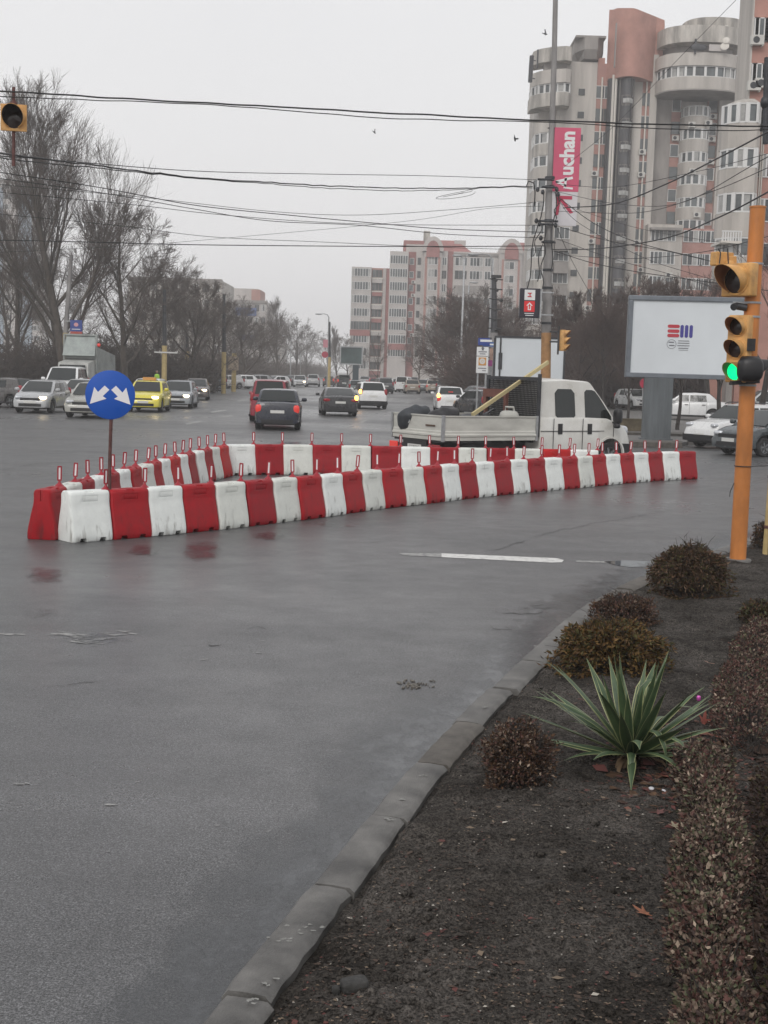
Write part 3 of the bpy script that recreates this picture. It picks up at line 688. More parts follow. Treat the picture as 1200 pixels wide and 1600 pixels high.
# antennas left
b = MB(); b.tube([(X(827, 110), -1.5, Zt(133, 827)), (X(828, 110), -1.5, Zt(92, 827))], .28, 6); b.tube([(X(827, 110), -1.5, Zt(98, 827)), (X(835, 110), -1.0, Zt(98, 827))], .07, 5); b.tube([(X(827, 110), -1.5, Zt(126, 827)), (X(835, 110), -1.0, Zt(126, 827))], .07, 5); b.tube([(X(839, 90), -.8, Zt(110, 840)), (X(839, 90), -.8, Zt(80, 840))], .1, 5)
b.build('antenna', M['darkmetal'], B.t)
B.done()

# ---------------- near right block
YR = 84.0; B = Bld('apartment_building', 'near brick-red and grey apartment block at the right edge with a rounded grey glazed bay', 'apartment building', YR); B.py = 250; X = B.X
Zr = lambda py, px=1160: AT(px, py, YR).z
B.wall('end_wall', X(1180, 100), X(1182, 100), 1.2, 4.6, 0, Zr(-90), 'conc'); B.wall('brick_wall', X(1182, 100)+.002, X(1290, 100), 1.3, 4.5, 0, Zr(-90), 'brick')
B.wall('brick_wall', X(1172, 300), X(1181, 300), 1.05, 1.3, 0, Zr(150), 'brick')
F2 = Zr(178)-Zr(248); xa, xb = X(1129, 250), X(1182, 250)
for k in range(6):
    zt_ = Zr(163)-F2*k
    P = [(xa, 1.2), (xa, .6), (xa+.25, -.1), (xa+.7, -.55), (xa+1.25, -.75), (xb-.25, -.75), (xb, -.4), (xb, 2)]
    if k >= 4: continue
    b = MB(); b.prism(P, zt_-F2, zt_-F2*.45-.003); b.build('bay_parapet', M['conc'], B.t)
    bay_windows(B, P[1:-1], zt_-F2*.45, zt_-.005)
b = MB(); b.loft([[(p[0], p[1], Zr(163)) for p in P], [(xa+(p[0]-xa)*.35+1.35, 1.1+p[1]*.1, Zr(148)) for p in P]]); b.build('bay_roof', M['stain'], B.t)
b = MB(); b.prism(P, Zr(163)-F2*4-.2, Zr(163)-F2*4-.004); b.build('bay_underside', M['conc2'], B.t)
B.wall('entrance_wall', X(1126, 400), X(1176, 400), 1.25, 1.9, 0, Zr(163)-F2*4-.21, 'brick'); B.wall('entrance_pillar', X(1148, 400), X(1156, 400), .2, 1.4, 0, Zr(163)-F2*4-.21, 'conc2')
b = MB(); b.box(X(1118, 400), X(1150, 400), -1.2, 1.4, Zr(384), Zr(380)); b.build('balcony_shelf', M['pipe'], B.t)
b = MB()
for i in range(8): b.box(X(1120+i*4, 400), X(1120+i*4, 400)+.08, -1.15, -1.08, Zr(380)+.002, Zr(366))
b.box(X(1119, 400), X(1150, 400), -1.16, -1.07, Zr(366)+.001, Zr(364)); b.build('balcony_railing', M['frame'], B.t)
for k in range(-1, 6):
    z = Zr(56)-F2*1.02*k*1.0; B.win(X(1186, 100), 1.25, z, .5, 1.5, 1); B.win(X(1197, 100), 1.25, z, 1.1, 1.5, 1); B.win(X(1216, 100), 1.25, z, 1.4, 1.5, 2); B.win(X(1250, 100), 1.25, z, 1.4, 1.5, 2)
for px, py in ((1190, 60), (1185, 132), (1197, 128), (1176, 272)): ac(B, X(px, py), 1.2 if px != 1176 else .9, Zr(py+4, px))
b = MB()
for px in (1189, 1193, 1196): b.tube([(X(px, 300), 1.1, 0), (X(px, 300), 1.1, Zr(200))], .05, 6)
b.build('drain_pipe', M['pipe'], B.t, 60); B.done()

# ---------------- middle apartment block (far)
YM = 262.0; B = Bld('apartment_building', 'long pale and dull red apartment block with two arched gables behind the dark trees', 'apartment building', YM); B.py = 480; X = B.X
Zm = lambda py, px=640: AT(px, py, YM).z
F3 = (Zm(432)-Zm(556))/6
def wall(name, pa, pb, ytop, y0, m, ref=None): return B.wall(name, X(pa), X(pb)-.003, y0, 16, 0, Zm(ytop, (pa+pb)/2), m)
wall('wall', 548, 579, 417, 0, 'conc_pale'); wall('wall', 579, 607, 418, 1.5, 'brickpink'); wall('wall', 597, 602, 419, 1.0, 'conc_pale')
wall('wall', 607, 636, 393, -.5, 'conc_pale'); wall('red_wall', 636, 648, 393, .8, 'facade_red'); wall('wall', 648, 660, 392, .3, 'conc_pale')
wall('wall', 660, 688, 395, -.8, 'conc_pale'); wall('wall', 688, 697, 392, 0, 'conc_pale'); wall('red_wall', 697, 706, 392, .7, 'facade_red'); wall('wall', 706, 776, 394, 0, 'conc_pale')
wall('wall', 776, 812, 392, -.8, 'conc_pale'); wall('wall', 812, 850, 392, .3, 'conc_pale')
wall('roof_block', 628, 660, 374, 2, 'facade_red'); B.wall('roof_block', X(632), X(660), 1.9, 10, Zm(392), Zm(380), 'conc_pale')
B.wall('chimney', X(659), X(669), 2.5, 5, Zm(376), Zm(358), 'stain')
# arched gables
for ca, cb, ytop in ((657, 690, 369), (778, 813, 369)):
    xa, xb = X(ca), X(cb); cx = (xa+xb)/2; hw_ = (xb-xa)/2; z0 = Zm(392); zt_ = Zm(ytop); n = 16
    outer = [(cx+hw_*math.cos(math.pi*i/n), (zt_-z0)*math.sin(math.pi*i/n)+z0) for i in range(n+1)]
    b = MB(); b.plate([(x, z) for x, z in outer], (0, -1.0, 0), (1, 0, 0), (0, 0, 1), -10) ; o = b.build('arched_gable', M['conc_pale'], B.t)
    inner = [(cx+hw_*.62*math.cos(math.pi*i/n), (zt_-z0)*.72*math.sin(math.pi*i/n)+z0) for i in range(n+1)]
    inner = [(inner[0][0], z0-1.2)]+inner+[(inner[-1][0], z0-1.2)]
    b = MB(); b.plate(inner, (0, -1.12, 0), (1, 0, 0), (0, 0, 1), .1); b.build('arch_infill', M['facade_red'], B.t)
for ca, cb in ((661.5, 665), (682, 685.5), (781, 784), (806, 809)):
    B.wall('red_strip', X(ca), X(cb), -.95, -.75, Zm(575), Zm(392)-1.21, 'brickpink')
B.wall('red_strip', X(602.5), X(607), .6, 1.4, 0, Zm(420), 'facade_red')
for xa_, xb_, xc in ((683, 712, 738), (806, 835, 850)):  # sloping red roof right of the gables
    b = MB(); b.add([(X(xa_), 1, Zm(393)), (X(xc), 1, Zm(393)), (X(xb_), 5, Zm(370)), (X(xa_), 5, Zm(370)), (X(xa_), 12, Zm(393)), (X(xc), 12, Zm(393))], [(0, 1, 2, 3), (1, 5, 2), (0, 3, 4), (3, 2, 5, 4), (0, 4, 5, 1)])
    b.build('roof', M['facade_red'], B.t)
B.wall('roof_block', X(708), X(726), 4, 9, Zm(393), Zm(370), 'conc_pale')
B.wall('parapet', X(706), X(776), -.25, .0, Zm(397), Zm(393), 'conc2')
for k in range(8):
    z = Zm(434)-F3*k; mm_ = 'facade_red' if k == 4 else None
    B.win(X(563.5), -.04, z, 3.9, 1.6, 7, 0 if k != 4 else 1)
    B.win(X(588), 1.44, z, 2.0, 1.5, 3, 1)
    B.wall('balcony', X(580), X(596.5), .7, 1.5, z-1.15, z-.35, 'facade_red' if k % 2 else 'conc_pale'); B.wall('balcony_slab', X(579.5), X(597), .65, 1.5, z-.34, z-.12, 'pipe')
    if k == 4: B.wall('red_band', X(547.5), X(579), -.2, -.003, z-1.3, z-.1, 'facade_red')
    z2 = Zm(413)-F3*k; B.win(X(621.5), -.54, z2, 3.5, 1.7, 7)
    B.win(X(674), -.84, z2+.2*(k > 0), 1.9, 1.6, 3)
    B.win(X(692), -.04, z2, .9, 1.6, 2, k % 2); B.win(X(653), .26, z2, .7, 1.4, 1, 1)
    B.win(X(641.5), .76, z2, .9, 1.3, 1, 0); B.win(X(793), -.84, z2-.5, 2.0, 1.5, 2)
    B.win(X(826), .26, z2, 1.4, 1.5, 2)
    if k < 5:
        if k != 2: B.win(X(718), -.04, z2, 2.4, 1.7, 3, k % 2); B.win(X(742), -.04, z2, 2.6, 1.7, 4); B.win(X(762), -.04, z2, 1.9, 1.7, 3)
        else: B.wall('glazed_band', X(708), X(762), -.06, -.003, z2-.5, z2+1.4, 'conc2')
    if k == 6: B.wall('red_band', X(608), X(636), -.7, -.503, z2-1.3, z2-.1, 'facade_red')
    if k in (1, 2, 5): ac(B, X(645), .75, z2-1.1)
B.done()

# ---------------- left far buildings
def plain(name, label, Y, pa, pb, ytop, m, rows, cols, wy, dep=20, ref=520):
    B = Bld(name, label, 'apartment building', Y); B.py = ref; zt = AT((pa+pb)/2, ytop, Y).z
    B.wall('wall', B.X(pa), B.X(pb), 0, dep, 0, zt, m); wpx = (B.X(pb)-B.X(pa))/cols
    for r_ in range(rows):
        for c in range(cols):
            B.win(B.X(pa)+wpx*(c+.5), -.04, zt-2.3-2.9*r_, wpx*.68, 1.5, 3, (r_+c) % 2)
    B.wall('parapet', B.X(pa)-.2, B.X(pb)+.2, -.3, -.003, zt-.5, zt+.2, 'conc2'); return B, zt
B, zt = plain('apartment_building', 'grey flat-roofed apartment block behind the bare trees on the left', 250, 200, 345, 436, 'conc', 5, 9, 0)
B.done()
B, zt = plain('apartment_building', 'faint pale block with a blue banded facade to the right of the grey flat-roofed block', 300, 344, 416, 470, 'conc_pale', 5, 7, 0)
B.wall('roof_block', B.X(344), B.X(400), 3, 15, zt+.2, zt+3, 'conc_pale'); bm_ = mat('faded_blue', (.06, .11, .28), .6); B.wall('red_roof_block', B.X(390), B.X(404), 2.5, 14, zt+.2, zt+2.8, 'brickpink'); MB().box(B.X(368), B.X(400), -.5, -.1, zt-3.4, zt-1.6).build('blue_band', bm_, B.t); MB().box(B.X(372), B.X(398), -.5, -.1, zt-9, zt-7.8).build('blue_band', bm_, B.t); B.done()
B, zt = plain('apartment_building', 'lower far block seen beside the hazy tall bare tree', 360, 414, 440, 500, 'conc_pale', 4, 3, 0); B.done()
B, zt = plain('apartment_building', 'pale bluish tower seen through the big bare tree at the left edge', 380, -90, 66, 282, 'conc_pale', 18, 7, 0, ref=330, dep=8)
b = MB()
for i in range(3): b.box(B.X(-60+i*45), B.X(-40+i*45), -.8, -.06, zt-50, zt-2)
b.build('blue_panel', mat('pale_blue_panel', (.24, .30, .36), .7), B.t); B.done()
# ================================================================= TREES
M['bark'] = mat('bark', (.075, .062, .052), .9, var=.45, vscale=5, vstretch=(1, 1, .3), bump=.5, bscale=14)
M['twig'] = mat('twigs', (.115, .094, .082), .9, var=.4, vscale=1.5)
M['twigred'] = mat('twigs_reddish', (.095, .064, .054), .9, var=.4, vscale=1.2)
M['barkdark'] = mat('bark_dark', (.035, .029, .026), .9, var=.4, vscale=5)
def seg_mesh(name, S_, k, m):
    A = np.array([s[0] for s in S_]); Bq = np.array([s[1] for s in S_]); ra = np.array([s[2] for s in S_]); rb = np.array([s[3] for s in S_])
    D = Bq-A; D /= np.maximum(np.linalg.norm(D, axis=1, keepdims=True), 1e-6); up = np.tile([0.13, .21, 1.0], (len(D), 1)); up[np.abs(D[:, 2]) > .93] = [1, .1, 0]
    U = np.cross(D, up); U /= np.linalg.norm(U, axis=1, keepdims=True); Vv = np.cross(U, D); n = len(D); V = np.zeros((n, 2*k, 3))
    for j in range(k):
        t = 2*math.pi*j/k; off = U*math.cos(t)+Vv*math.sin(t); V[:, j] = A+off*ra[:, None]; V[:, k+j] = Bq+off*rb[:, None]
    base = (np.arange(n)*2*k)[:, None]; Q = np.concatenate([np.stack([base[:, 0]+j, base[:, 0]+(j+1) % k, base[:, 0]+k+(j+1) % k, base[:, 0]+k+j], 1) for j in range(k)])
    return fastmesh(name, V.reshape(-1, 3), Q, m, smooth=k > 3)
def make_tree(seed, Hh, spread=.5, r0=.3, kind='up', dens=1.0, trunk_frac=.25, twig=1.0, mt='twig', droop=0.0, limbs=12):
    """returns trunk mesh and crown mesh"""
    rr = random.Random(seed); T, C = [], []
    def axis(p, d, L, r, n, wob, trop, out, k):
        pts = [p]; rs = [r]; d = Vector(d).normalized()
        for i in range(n):
            d = (d+Vector((rr.gauss(0, wob), rr.gauss(0, wob), rr.gauss(0, wob)*.6+trop))).normalized(); q = pts[-1]+d*(L/n); rb = r*(1-(i+1)/n*.86)
            out.append((tuple(pts[-1]), tuple(q), rs[-1], rb)); pts.append(q); rs.append(rb)
        return pts, rs, d
    def child(p, d, ang):
        a = d.cross(Vector((rr.gauss(0, 1), rr.gauss(0, 1), rr.gauss(0, 1)))).normalized(); return (Matrix.Rotation(ang, 3, a) @ d)
    n0 = 10; pts, rs, _ = axis(Vector((0, 0, -.1)), Vector((rr.gauss(0, .03), rr.gauss(0, .03), 1)), Hh*.86, r0, n0, .045, .02, T, 8)
    def grow(p, d, L, r, lvl):
        out = T if lvl == 1 and r > r0*.22 else C
        n = (7, 5, 4, 3)[lvl-1]; wob = (.07, .09, .10, .12)[lvl-1]; trop = ((.10, .07, .05, .03) if kind == 'up' else (.05, .03, .01, -.02 if droop else .01))[lvl-1]
        pts, rs, _ = axis(p, d, L, r, n, wob, trop, out, 4)
        if lvl >= 4: return
        nc = int(round(((9, 7, 6) if kind == 'up' else (9, 7, 5))[lvl-1]*dens*rr.uniform(.8, 1.2)))
        for _i in range(nc):
            q = rr.uniform(.18, 1.0); f = q*(len(pts)-1); i = min(int(f), len(pts)-2); pp = pts[i].lerp(pts[i+1], f-i); dd = (pts[i+1]-pts[i]).normalized()
            grow(pp, child(pp, dd, R(rr.uniform(10, 32) if kind == 'up' else rr.uniform(16, 44))), L*rr.uniform(.42, .74)*(1.15-q*.5), max(rs[i]*.5, .007*twig), lvl+1)
    for i in range(limbs):
        f = trunk_frac+(1-trunk_frac)*(i+rr.uniform(0, .8))/limbs; g = f*n0; j = min(int(g), n0-1); pp = pts[j].lerp(pts[j+1], g-j)
        az = i*2.4+rr.uniform(-.4, .4); el = R(rr.uniform(38, 68) if kind == 'up' else rr.uniform(18, 52)) + f*.25
        d = Vector((math.cos(az)*math.cos(el), math.sin(az)*math.cos(el), math.sin(el)))
        L = Hh*spread*(1.15-f*.75)*rr.uniform(.75, 1.15)
        grow(pp, d, L, max(rs[j]*.5, .03), 1)
    C = [(a, b, max(x, .006*twig), max(y, .0045*twig)) for a, b, x, y in C]
    make_tree.top = max(s[1][2] for s in C)
    return seg_mesh('trunk', T, 7, M['bark'] if mt == 'twig' else M['barkdark']), seg_mesh('crown', C, 3, M[mt]), len(C), make_tree.top
TT = {}
TT['poplar'] = make_tree(3, 20, .52, .42, 'up', 1.18, .10, 1.35, limbs=19)
TT['poplar2'] = make_tree(8, 18, .44, .36, 'up', 1.0, .12, 1.35, limbs=15)
TT['round'] = make_tree(5, 12, .50, .26, 'round', 1.05, .18, 1.6, limbs=13)
TT['round2'] = make_tree(17, 12, .55, .24, 'round', 1.0, .2, 1.6, limbs=12)
TT['dense'] = make_tree(21, 9, .60, .2, 'round', 1.2, .12, 2.2, limbs=14, mt='twigred')
TT['near'] = make_tree(29, 9, .52, .19, 'up', .72, .3, 1.0, limbs=9, mt='twigred')
for k, v in TT.items(): print('tree', k, v[2])
def tree(kind, px, Y, hgt, label, group=None, rz=None, sx=1.0, loc=None, rad=1.0):
    x = AT(px, 575, Y).x if loc is None else loc; a, b, n, base = TT[kind]
    t = empty('bare_tree', (x, Y, 0), rz if rz is not None else random.uniform(0, 6.28)); s = hgt/base; t.scale = (s*sx, s*sx, s); tag(t, label, 'tree', group)
    link('trunk', a, t); link('crown', b, t); return t
GL = 'bare trees of the park on the left'
hz = lambda py, px, Y: AT(px, py, Y).z
tree('poplar', 104, 92, hz(112, 110, 92)*1.0, 'tallest bare tree, with upswept branches, behind the silver hatchback at the left', GL, 1.0, 1.0)
tree('poplar2', -40, 88, 17, 'bare tree cut by the left border next to the tallest one', GL, 2.0)
tree('poplar2', 25, 104, 17.5, 'upswept bare tree directly left of the tallest one', GL, 4.0)
tree('round', 195, 96, hz(300, 215, 96), 'spreading bare tree behind the blue sign, right of the tallest tree', GL, 0.4, 1.05)
tree('round2', 245, 112, hz(392, 245, 112)*1.02, 'bare tree rising behind the yellow taxi', GL, 1.4)
tree('round', 295, 108, 10.3, 'broad low bare tree with dark trunk at the pavement corner', GL, 3.0, 1.1)
tree('round2', 335, 118, 9.4, 'slim dark bare tree right of the one at the pavement corner', GL, .2)
tree('round', 385, 145, 10.5, 'hazier bare tree above the parked white cars on the left', GL, 5)
tree('poplar2', 435, 205, hz(458, 435, 205)*1.0, 'pale tall bare tree in the haze at the centre left', GL, 1)
tree('round', 400, 190, 10, 'misty bare tree left of the pale tall one', GL, 2)
tree('round2', 462, 235, 12, 'misty bare tree right of the pale tall one', GL, 3)
tree('round', 478, 300, 12, 'last faint bare tree on the left side of the boulevard', GL, 3.6)
tree('round2', 270, 150, 12, 'bare tree in front of the grey flat-roofed block', GL, .9)
tree('round', 90, 130, 13, 'bare tree deep behind the tallest one, above the tow truck', GL, .1)
tree('round2', 10, 125, 14, 'bare tree deep in the park by the left border', GL, 4.1)
tree('round2', 345, 175, 11.5, 'second hazy bare tree over the pavement corner', GL, 5.1)
tree('poplar2', 300, 168, hz(395, 300, 168)*.92, 'thin pale bare tree rising over the low broad one', GL, 2.6, .9)
# low undergrowth and the dark hedge of the park: nobody could count it
def thicket(name, pts, label, m, n, seed, h, w_=2.5, r=.02):
    rr = random.Random(seed); S_ = []
    for _ in range(n):
        f = rr.random()*(len(pts)-1); i = min(int(f), len(pts)-2); p = Vector(pts[i]).lerp(Vector(pts[i+1]), f-i)+Vector((rr.gauss(0, .5), rr.uniform(-w_, w_), 0)); d = Vector((rr.gauss(0, .5), rr.gauss(0, .5), 1)); L = rr.uniform(.3, 1)*h*(.8+.4*mnoise.noise(p*.2))/4
        q = p
        for k in range(4):
            d = (d+Vector((rr.gauss(0, .35), rr.gauss(0, .35), rr.gauss(0, .15)))).normalized(); q2 = q+d*L; S_.append((tuple(q), tuple(q2), r*(1-k*.2), r*(.8-k*.2))); 
            for _k in range(3):
                d3 = (d+Vector((rr.gauss(0, .9), rr.gauss(0, .9), rr.gauss(0, .4)))).normalized(); S_.append((tuple(q2), tuple(q2+d3*L*.8), r*.5, r*.2))
            q = q2
    tag(link(name, seg_mesh(name, S_, 3, M[m])), label, 'undergrowth', None, 'stuff')
thicket('undergrowth', [(-48, 96, 0), (-28, 98, 0), (-16, 112, 0)], 'dark bare undergrowth between the park trees on the left', 'twig', 5200, 1, 5.5, 5, .05)
thicket('undergrowth', [(-20, 128, 0), (-21, 200, 0), (-21, 420, 0)], 'bare undergrowth receding along the left side of the boulevard', 'twig', 3800, 2, 5.5, 3, .06)
thicket('undergrowth', [(7, 112, 0), (14, 108, 0), (26, 100, 0)], 'dense reddish bare undergrowth behind the blank white billboard', 'twigred', 5200, 3, 6.5, 4, .045)
GR = 'bare trees on the right'
tree('dense', 905, 96, hz(452, 905, 96)*1.05, 'dense brown bare tree behind the truck cab', GR, .5, .85)
tree('dense', 945, 90, hz(470, 945, 90)*1.05, 'dense brown bare tree just left of the large billboard', GR, 2.5, .8)
tree('dense', 870, 108, 7.5, 'dense brown bare tree above the blank white billboard', GR, 3.5, .9)
tree('dense', 915, 116, 7.5, 'dense brown bare tree in the back between truck cab and tower', GR, 1.5, .9)
tree('dense', 965, 110, 8.3, 'dense brown bare tree half behind the left edge of the large billboard', GR, 5.5, .8)
tree('dense', 1010, 100, hz(425, 1010, 100), 'reddish bare tree rising behind the large billboard, left one', GR, 1.9)
tree('dense', 1060, 92, hz(432, 1060, 92), 'reddish bare tree rising behind the large billboard, middle one', GR, 4.4)
tree('near', 1110, 76, hz(420, 1110, 76)*1.05, 'bare tree rising behind the large billboard, right one behind the signals', GR, 3.4, 1.2)
tree('near', 1190, 60, 9.5, 'bare tree with rough trunk behind the orange pole at the right edge', GR, .8, 1.1)
tree('near', 1063, 57, 5.5, 'dark crooked bare tree right beside the broad billboard post', GR, 2.0, 1.0)
tree('near', 1130, 66, 6.5, 'bare tree with forked trunk behind the white car', GR, 5.0, 1.2)
tree('near', 985, 68, 4.5, 'small leaning bare tree left of the broad billboard post', GR, 2.8, 1.1)
tree('round', 700, 150, hz(462, 700, 150)*1.1, 'large dark bare tree in front of the apartment block', GR, .8, 1.1)
tree('round2', 755, 140, hz(455, 760, 140)*1.1, 'large dark bare tree left of the sign stack', GR, 2.8, 1.1)
tree('dense', 730, 128, hz(480, 730, 128)*1.15, 'dark bushy bare tree between the two large ones by the apartment block', GR, 3.8, 1.1)
tree('round', 800, 135, 10.5, 'dark bare tree right of the sign stack, behind the concrete pole', GR, 4.8, 1.1)
tree('dense', 785, 118, 8, 'dark low bare tree above the blank white billboard, left part', GR, .4, 1.2)
tree('round2', 655, 175, hz(520, 655, 175)*1.15, 'slight bare tree in front of the lower windows of the apartment block', GR, 1.4, .8)
tree('round2', 590, 190, hz(530, 590, 190)*1.15, 'slightest bare tree left of the apartment block entrance', GR, 3.1, .6)
tree('poplar2', 528, 215, hz(505, 528, 215), 'bare tree behind the distant dark billboard', GR, 2.1, .7)
tree('round', 545, 230, 9, 'hazy bare tree right of the dark pole with red signs', GR, 5.1, .9)
tree('round2', 512, 290, 11, 'last faint bare tree on the right side of the boulevard', GR, .7, .9)
thicket('undergrowth', [(8, 150, 0), (20, 138, 0), (30, 130, 0)], 'dark bare shrubs below the trees by the apartment block', 'twig', 3000, 5, 5, 4, .06)
# brown boundary wall behind the undergrowth
b = MB(); b.box(12, 60, 104, 104.4, 0, 2.6); o = b.build('boundary_wall', mat('brown_wall', (.10, .075, .06), .9, var=.4, vscale=.8)); tag(o, 'long dull brown wall behind the reddish undergrowth on the right', 'wall')
b = MB(); x0, x1 = AT(966, 665, 52).x, AT(1035, 665, 52).x; b.box(x0, x1, 52, 52.3, .12, AT(1000, 656, 52).z); b.box(x0, x1, 51.97, 52.33, AT(1000, 656, 52).z+.001, AT(1000, 654.5, 52).z)
o = b.build('low_wall', mat('mossy_wall', (.14, .115, .075), .9, var=.5, vscale=2.5)); tag(o, 'low mossy brown wall left of the broad billboard post', 'wall')
# ================================================================= STREET FURNITURE
M['orange'] = mat('orange_paint', (.52, .19, .045), .5, var=.35, vscale=2.5, rvar=.12, detail=12, vstretch=(1, 1, .4))
M['amber'] = mat('amber_plastic', (.60, .33, .11), .5, var=.35, vscale=6, rvar=.1)
M['amber_in'] = mat('amber_plastic_inner', (.30, .12, .05), .7, var=.2, vscale=4)
M['yellow'] = mat('yellow_ochre_paint', (.47, .36, .16), .6, var=.25, vscale=3)
M['poleconc'] = mat('pole_concrete', (.26, .25, .245), .8, var=.35, vscale=3, vstretch=(1, 1, .25), bump=.3, bscale=30)
M['darklens'] = mat('dark_lens', (.03, .02, .018), .12)
M['green_on'] = mat('green_lamp_lit', (0, .5, .2), .3, emit=(.0, 1, .30), estr=1.15)
def visor(mb, O, A, r, ln, mi=0, cut=1.05):
    """hood round a lens: full at the top, cut away underneath"""
    O, A = Vector(O), Vector(A).normalized(); up = Vector((0, 0, 1)); e2 = A.cross(up).normalized(); n = 26; k = len(mb.v)
    rows = 5
    for j in range(n+1):
        t = -math.pi*.86+2*math.pi*.86*j/n; f = .5+.5*math.cos(t); l = ln*(.12+.88*f**cut)
        for i in range(rows):
            q = i/(rows-1)*l
            for rr in (r, r-.006):
                mb.v.append(tuple(O+A*q+(up*math.cos(t)+e2*math.sin(t))*rr*(1-.04*i/(rows-1))))
    for j in range(n):
        for i in range(rows-1):
            a = k+(j*rows+i)*2; b = k+((j+1)*rows+i)*2
            mb.f.append((a, a+2, b+2, b)); mb.mi.append(mi); mb.f.append((a+1, b+1, b+3, a+3)); mb.mi.append(mi+1)
        a = k+(j*rows+rows-1)*2; b = k+((j+1)*rows+rows-1)*2; mb.f.append((a, a+1, b+1, b)); mb.mi.append(mi)
def head_unit(parent, loc, ang, n, r, lit=None, mats=None, sz=None, name='signal_head', depth=.16, back=False, vl=1.15, gap=2.45):
    """facing direction angle ang (world), loc relative to parent = centre of the head"""
    A = Vector((math.cos(ang), math.sin(ang), 0)); S_ = Vector((-A.y, A.x, 0)); mats = mats or [M['amber'], M['amber_in']]
    hh = (n*r*gap)/2; w_ = r*1.28; b = MB()
    O = Vector(loc)
    prof = [(-w_, -hh), (w_, -hh), (w_, hh), (-w_, hh)]
    b.obox(O-A*depth/2, A, depth, 2*w_, 2*hh)
    me = b.mesh('housing', mats); me = bake(me, [('BEVEL', dict(width=.02, segments=3))])
    me.polygons.foreach_set('use_smooth', [True]*len(me.polygons)); me.set_sharp_from_angle(angle=R(50))
    h = link(name, me, parent)
    for i in range(n):
        c = O+Vector((0, 0, hh-(i+.5)*2*hh/n)); v = MB(); visor(v, c+A*.002, A, r*1.06, r*2*vl)
        v.lathe([(r*1.16, 0), (r*1.16, .012), (r*1.04, .016)], c, A, 26); v.build('visor', mats, h, 40)
        l = MB(); l.lathe([(0, .032), (r*.5, .026), (r*.9, .010), (r, .0015)], c, A, 24)
        l.build('lens', M['green_on'] if lit == i else M['darklens'], h, 60)
    return h
# ---- right orange pole
pb = GB(1153, 871); pt = AT(1184, 325, pb.y); hP = pt.z-pb.z; lean = (pt.x-pb.x)
t = empty('traffic_light', (pb.x, pb.y, pb.z))
tag(t, 'tall orange traffic light pole beside the kerb, round green lamp lit, amber heads facing left', 'traffic light')
p = MB(); p.tube([(0, 0, -.1), (lean*.5, 0, hP*.5), (lean, 0, hP)], [.101, .098, .094], 24); p.lathe([(.1, 0), (.1, .02), (0, .03)], (lean, 0, hP), (0, 0, 1), 24)
p.build('pole', M['orange'], t, 50)
f = MB(); f.lathe([(.10, .02), (.16, .02), (.17, -.0), (.17, -.05)], (0, 0, .0), (0, 0, 1), 20); f.build('base_collar', M['kerb'], t, 40)
rel = lambda px, py, dy=0.0: AT(px, py, pb.y+dy)-Vector((pb.x, pb.y, pb.z))
facing = R(-90-42)   # left and toward the viewer
v_ = rel(1151, 545, -.10); head_unit(t, v_, facing, 3, .108, lit=2, gap=2.55, vl=1.0)
v_ = rel(1150, 437, -.10); head_unit(t, v_, R(-90-50), 1, .165, gap=2.45, vl=1.0)
# third head on top, turned away
q = MB(); q.obox(rel(1128, 405, .12), (1, .4, 0), .26, .14, .17); q.obox(rel(1143, 407, .10), (1, .2, .1), .10, .10, .10); q.blob(rel(1140, 413, .05), .06, .06, .05)
me = bake(q.mesh('h', M['amber']), [('BEVEL', dict(width=.015, segments=2))]); link('rear_signal_head', me, t)
q = MB()
for a, b in (((1124, 412), (1126, 395)), ((1138, 412), (1137, 388)), ((1126, 395), (1122, 388))):
    q.tube([rel(*a, -.05), rel(*b, -.05)], .008, 6)
q.build('conduit', M['darkmetal'], t)
q = MB()
for y in (412, 473, 495, 602):
    zz = rel(1170, y).z; xx = lean*zz/hP
    q.lathe([(.1005, -.012), (.106, -.012), (.106, .012), (.1005, .012)], (xx, 0, zz), (0, 0, 1), 24)
q.obox(rel(1158, 473, -.05), (1, 0, 0), .2, .02, .02); q.obox(rel(1163, 494, -.05), (1, 0, 0), .18, .02, .02); q.obox(rel(1160, 413, -.05), (1, 0, 0), .18, .02, .02)
q.build('clamp_band', M['steel'], t, 40)
q = MB(); q.tube([rel(1146, 480, -.1), rel(1150, 478, -.06), rel(1166, 481, -.06)], .045, 10); q.build('bracket', M['darkmetal'], t)
# black side head
bh = head_unit(t, rel(1177, 576, -.15), R(-90+100), 1, .115, mats=[M['black'], M['black']], name='black_signal_head', gap=2.6, vl=.9)
q = MB(); q.blob(rel(1172, 577, -.28), .155, .12, .155, 3.0, 20, 12); q.box(*[rel(1171, 560, -.15)[0]+e for e in (-.05, .05)], -.2, -.06, rel(1171, 545).z-.03, rel(1171, 545).z+.12)
q.obox(rel(1163, 597, -.08), (1, 0, .1), .34, .16, .05); q.build('black_housing', M['black'], bh, 50)
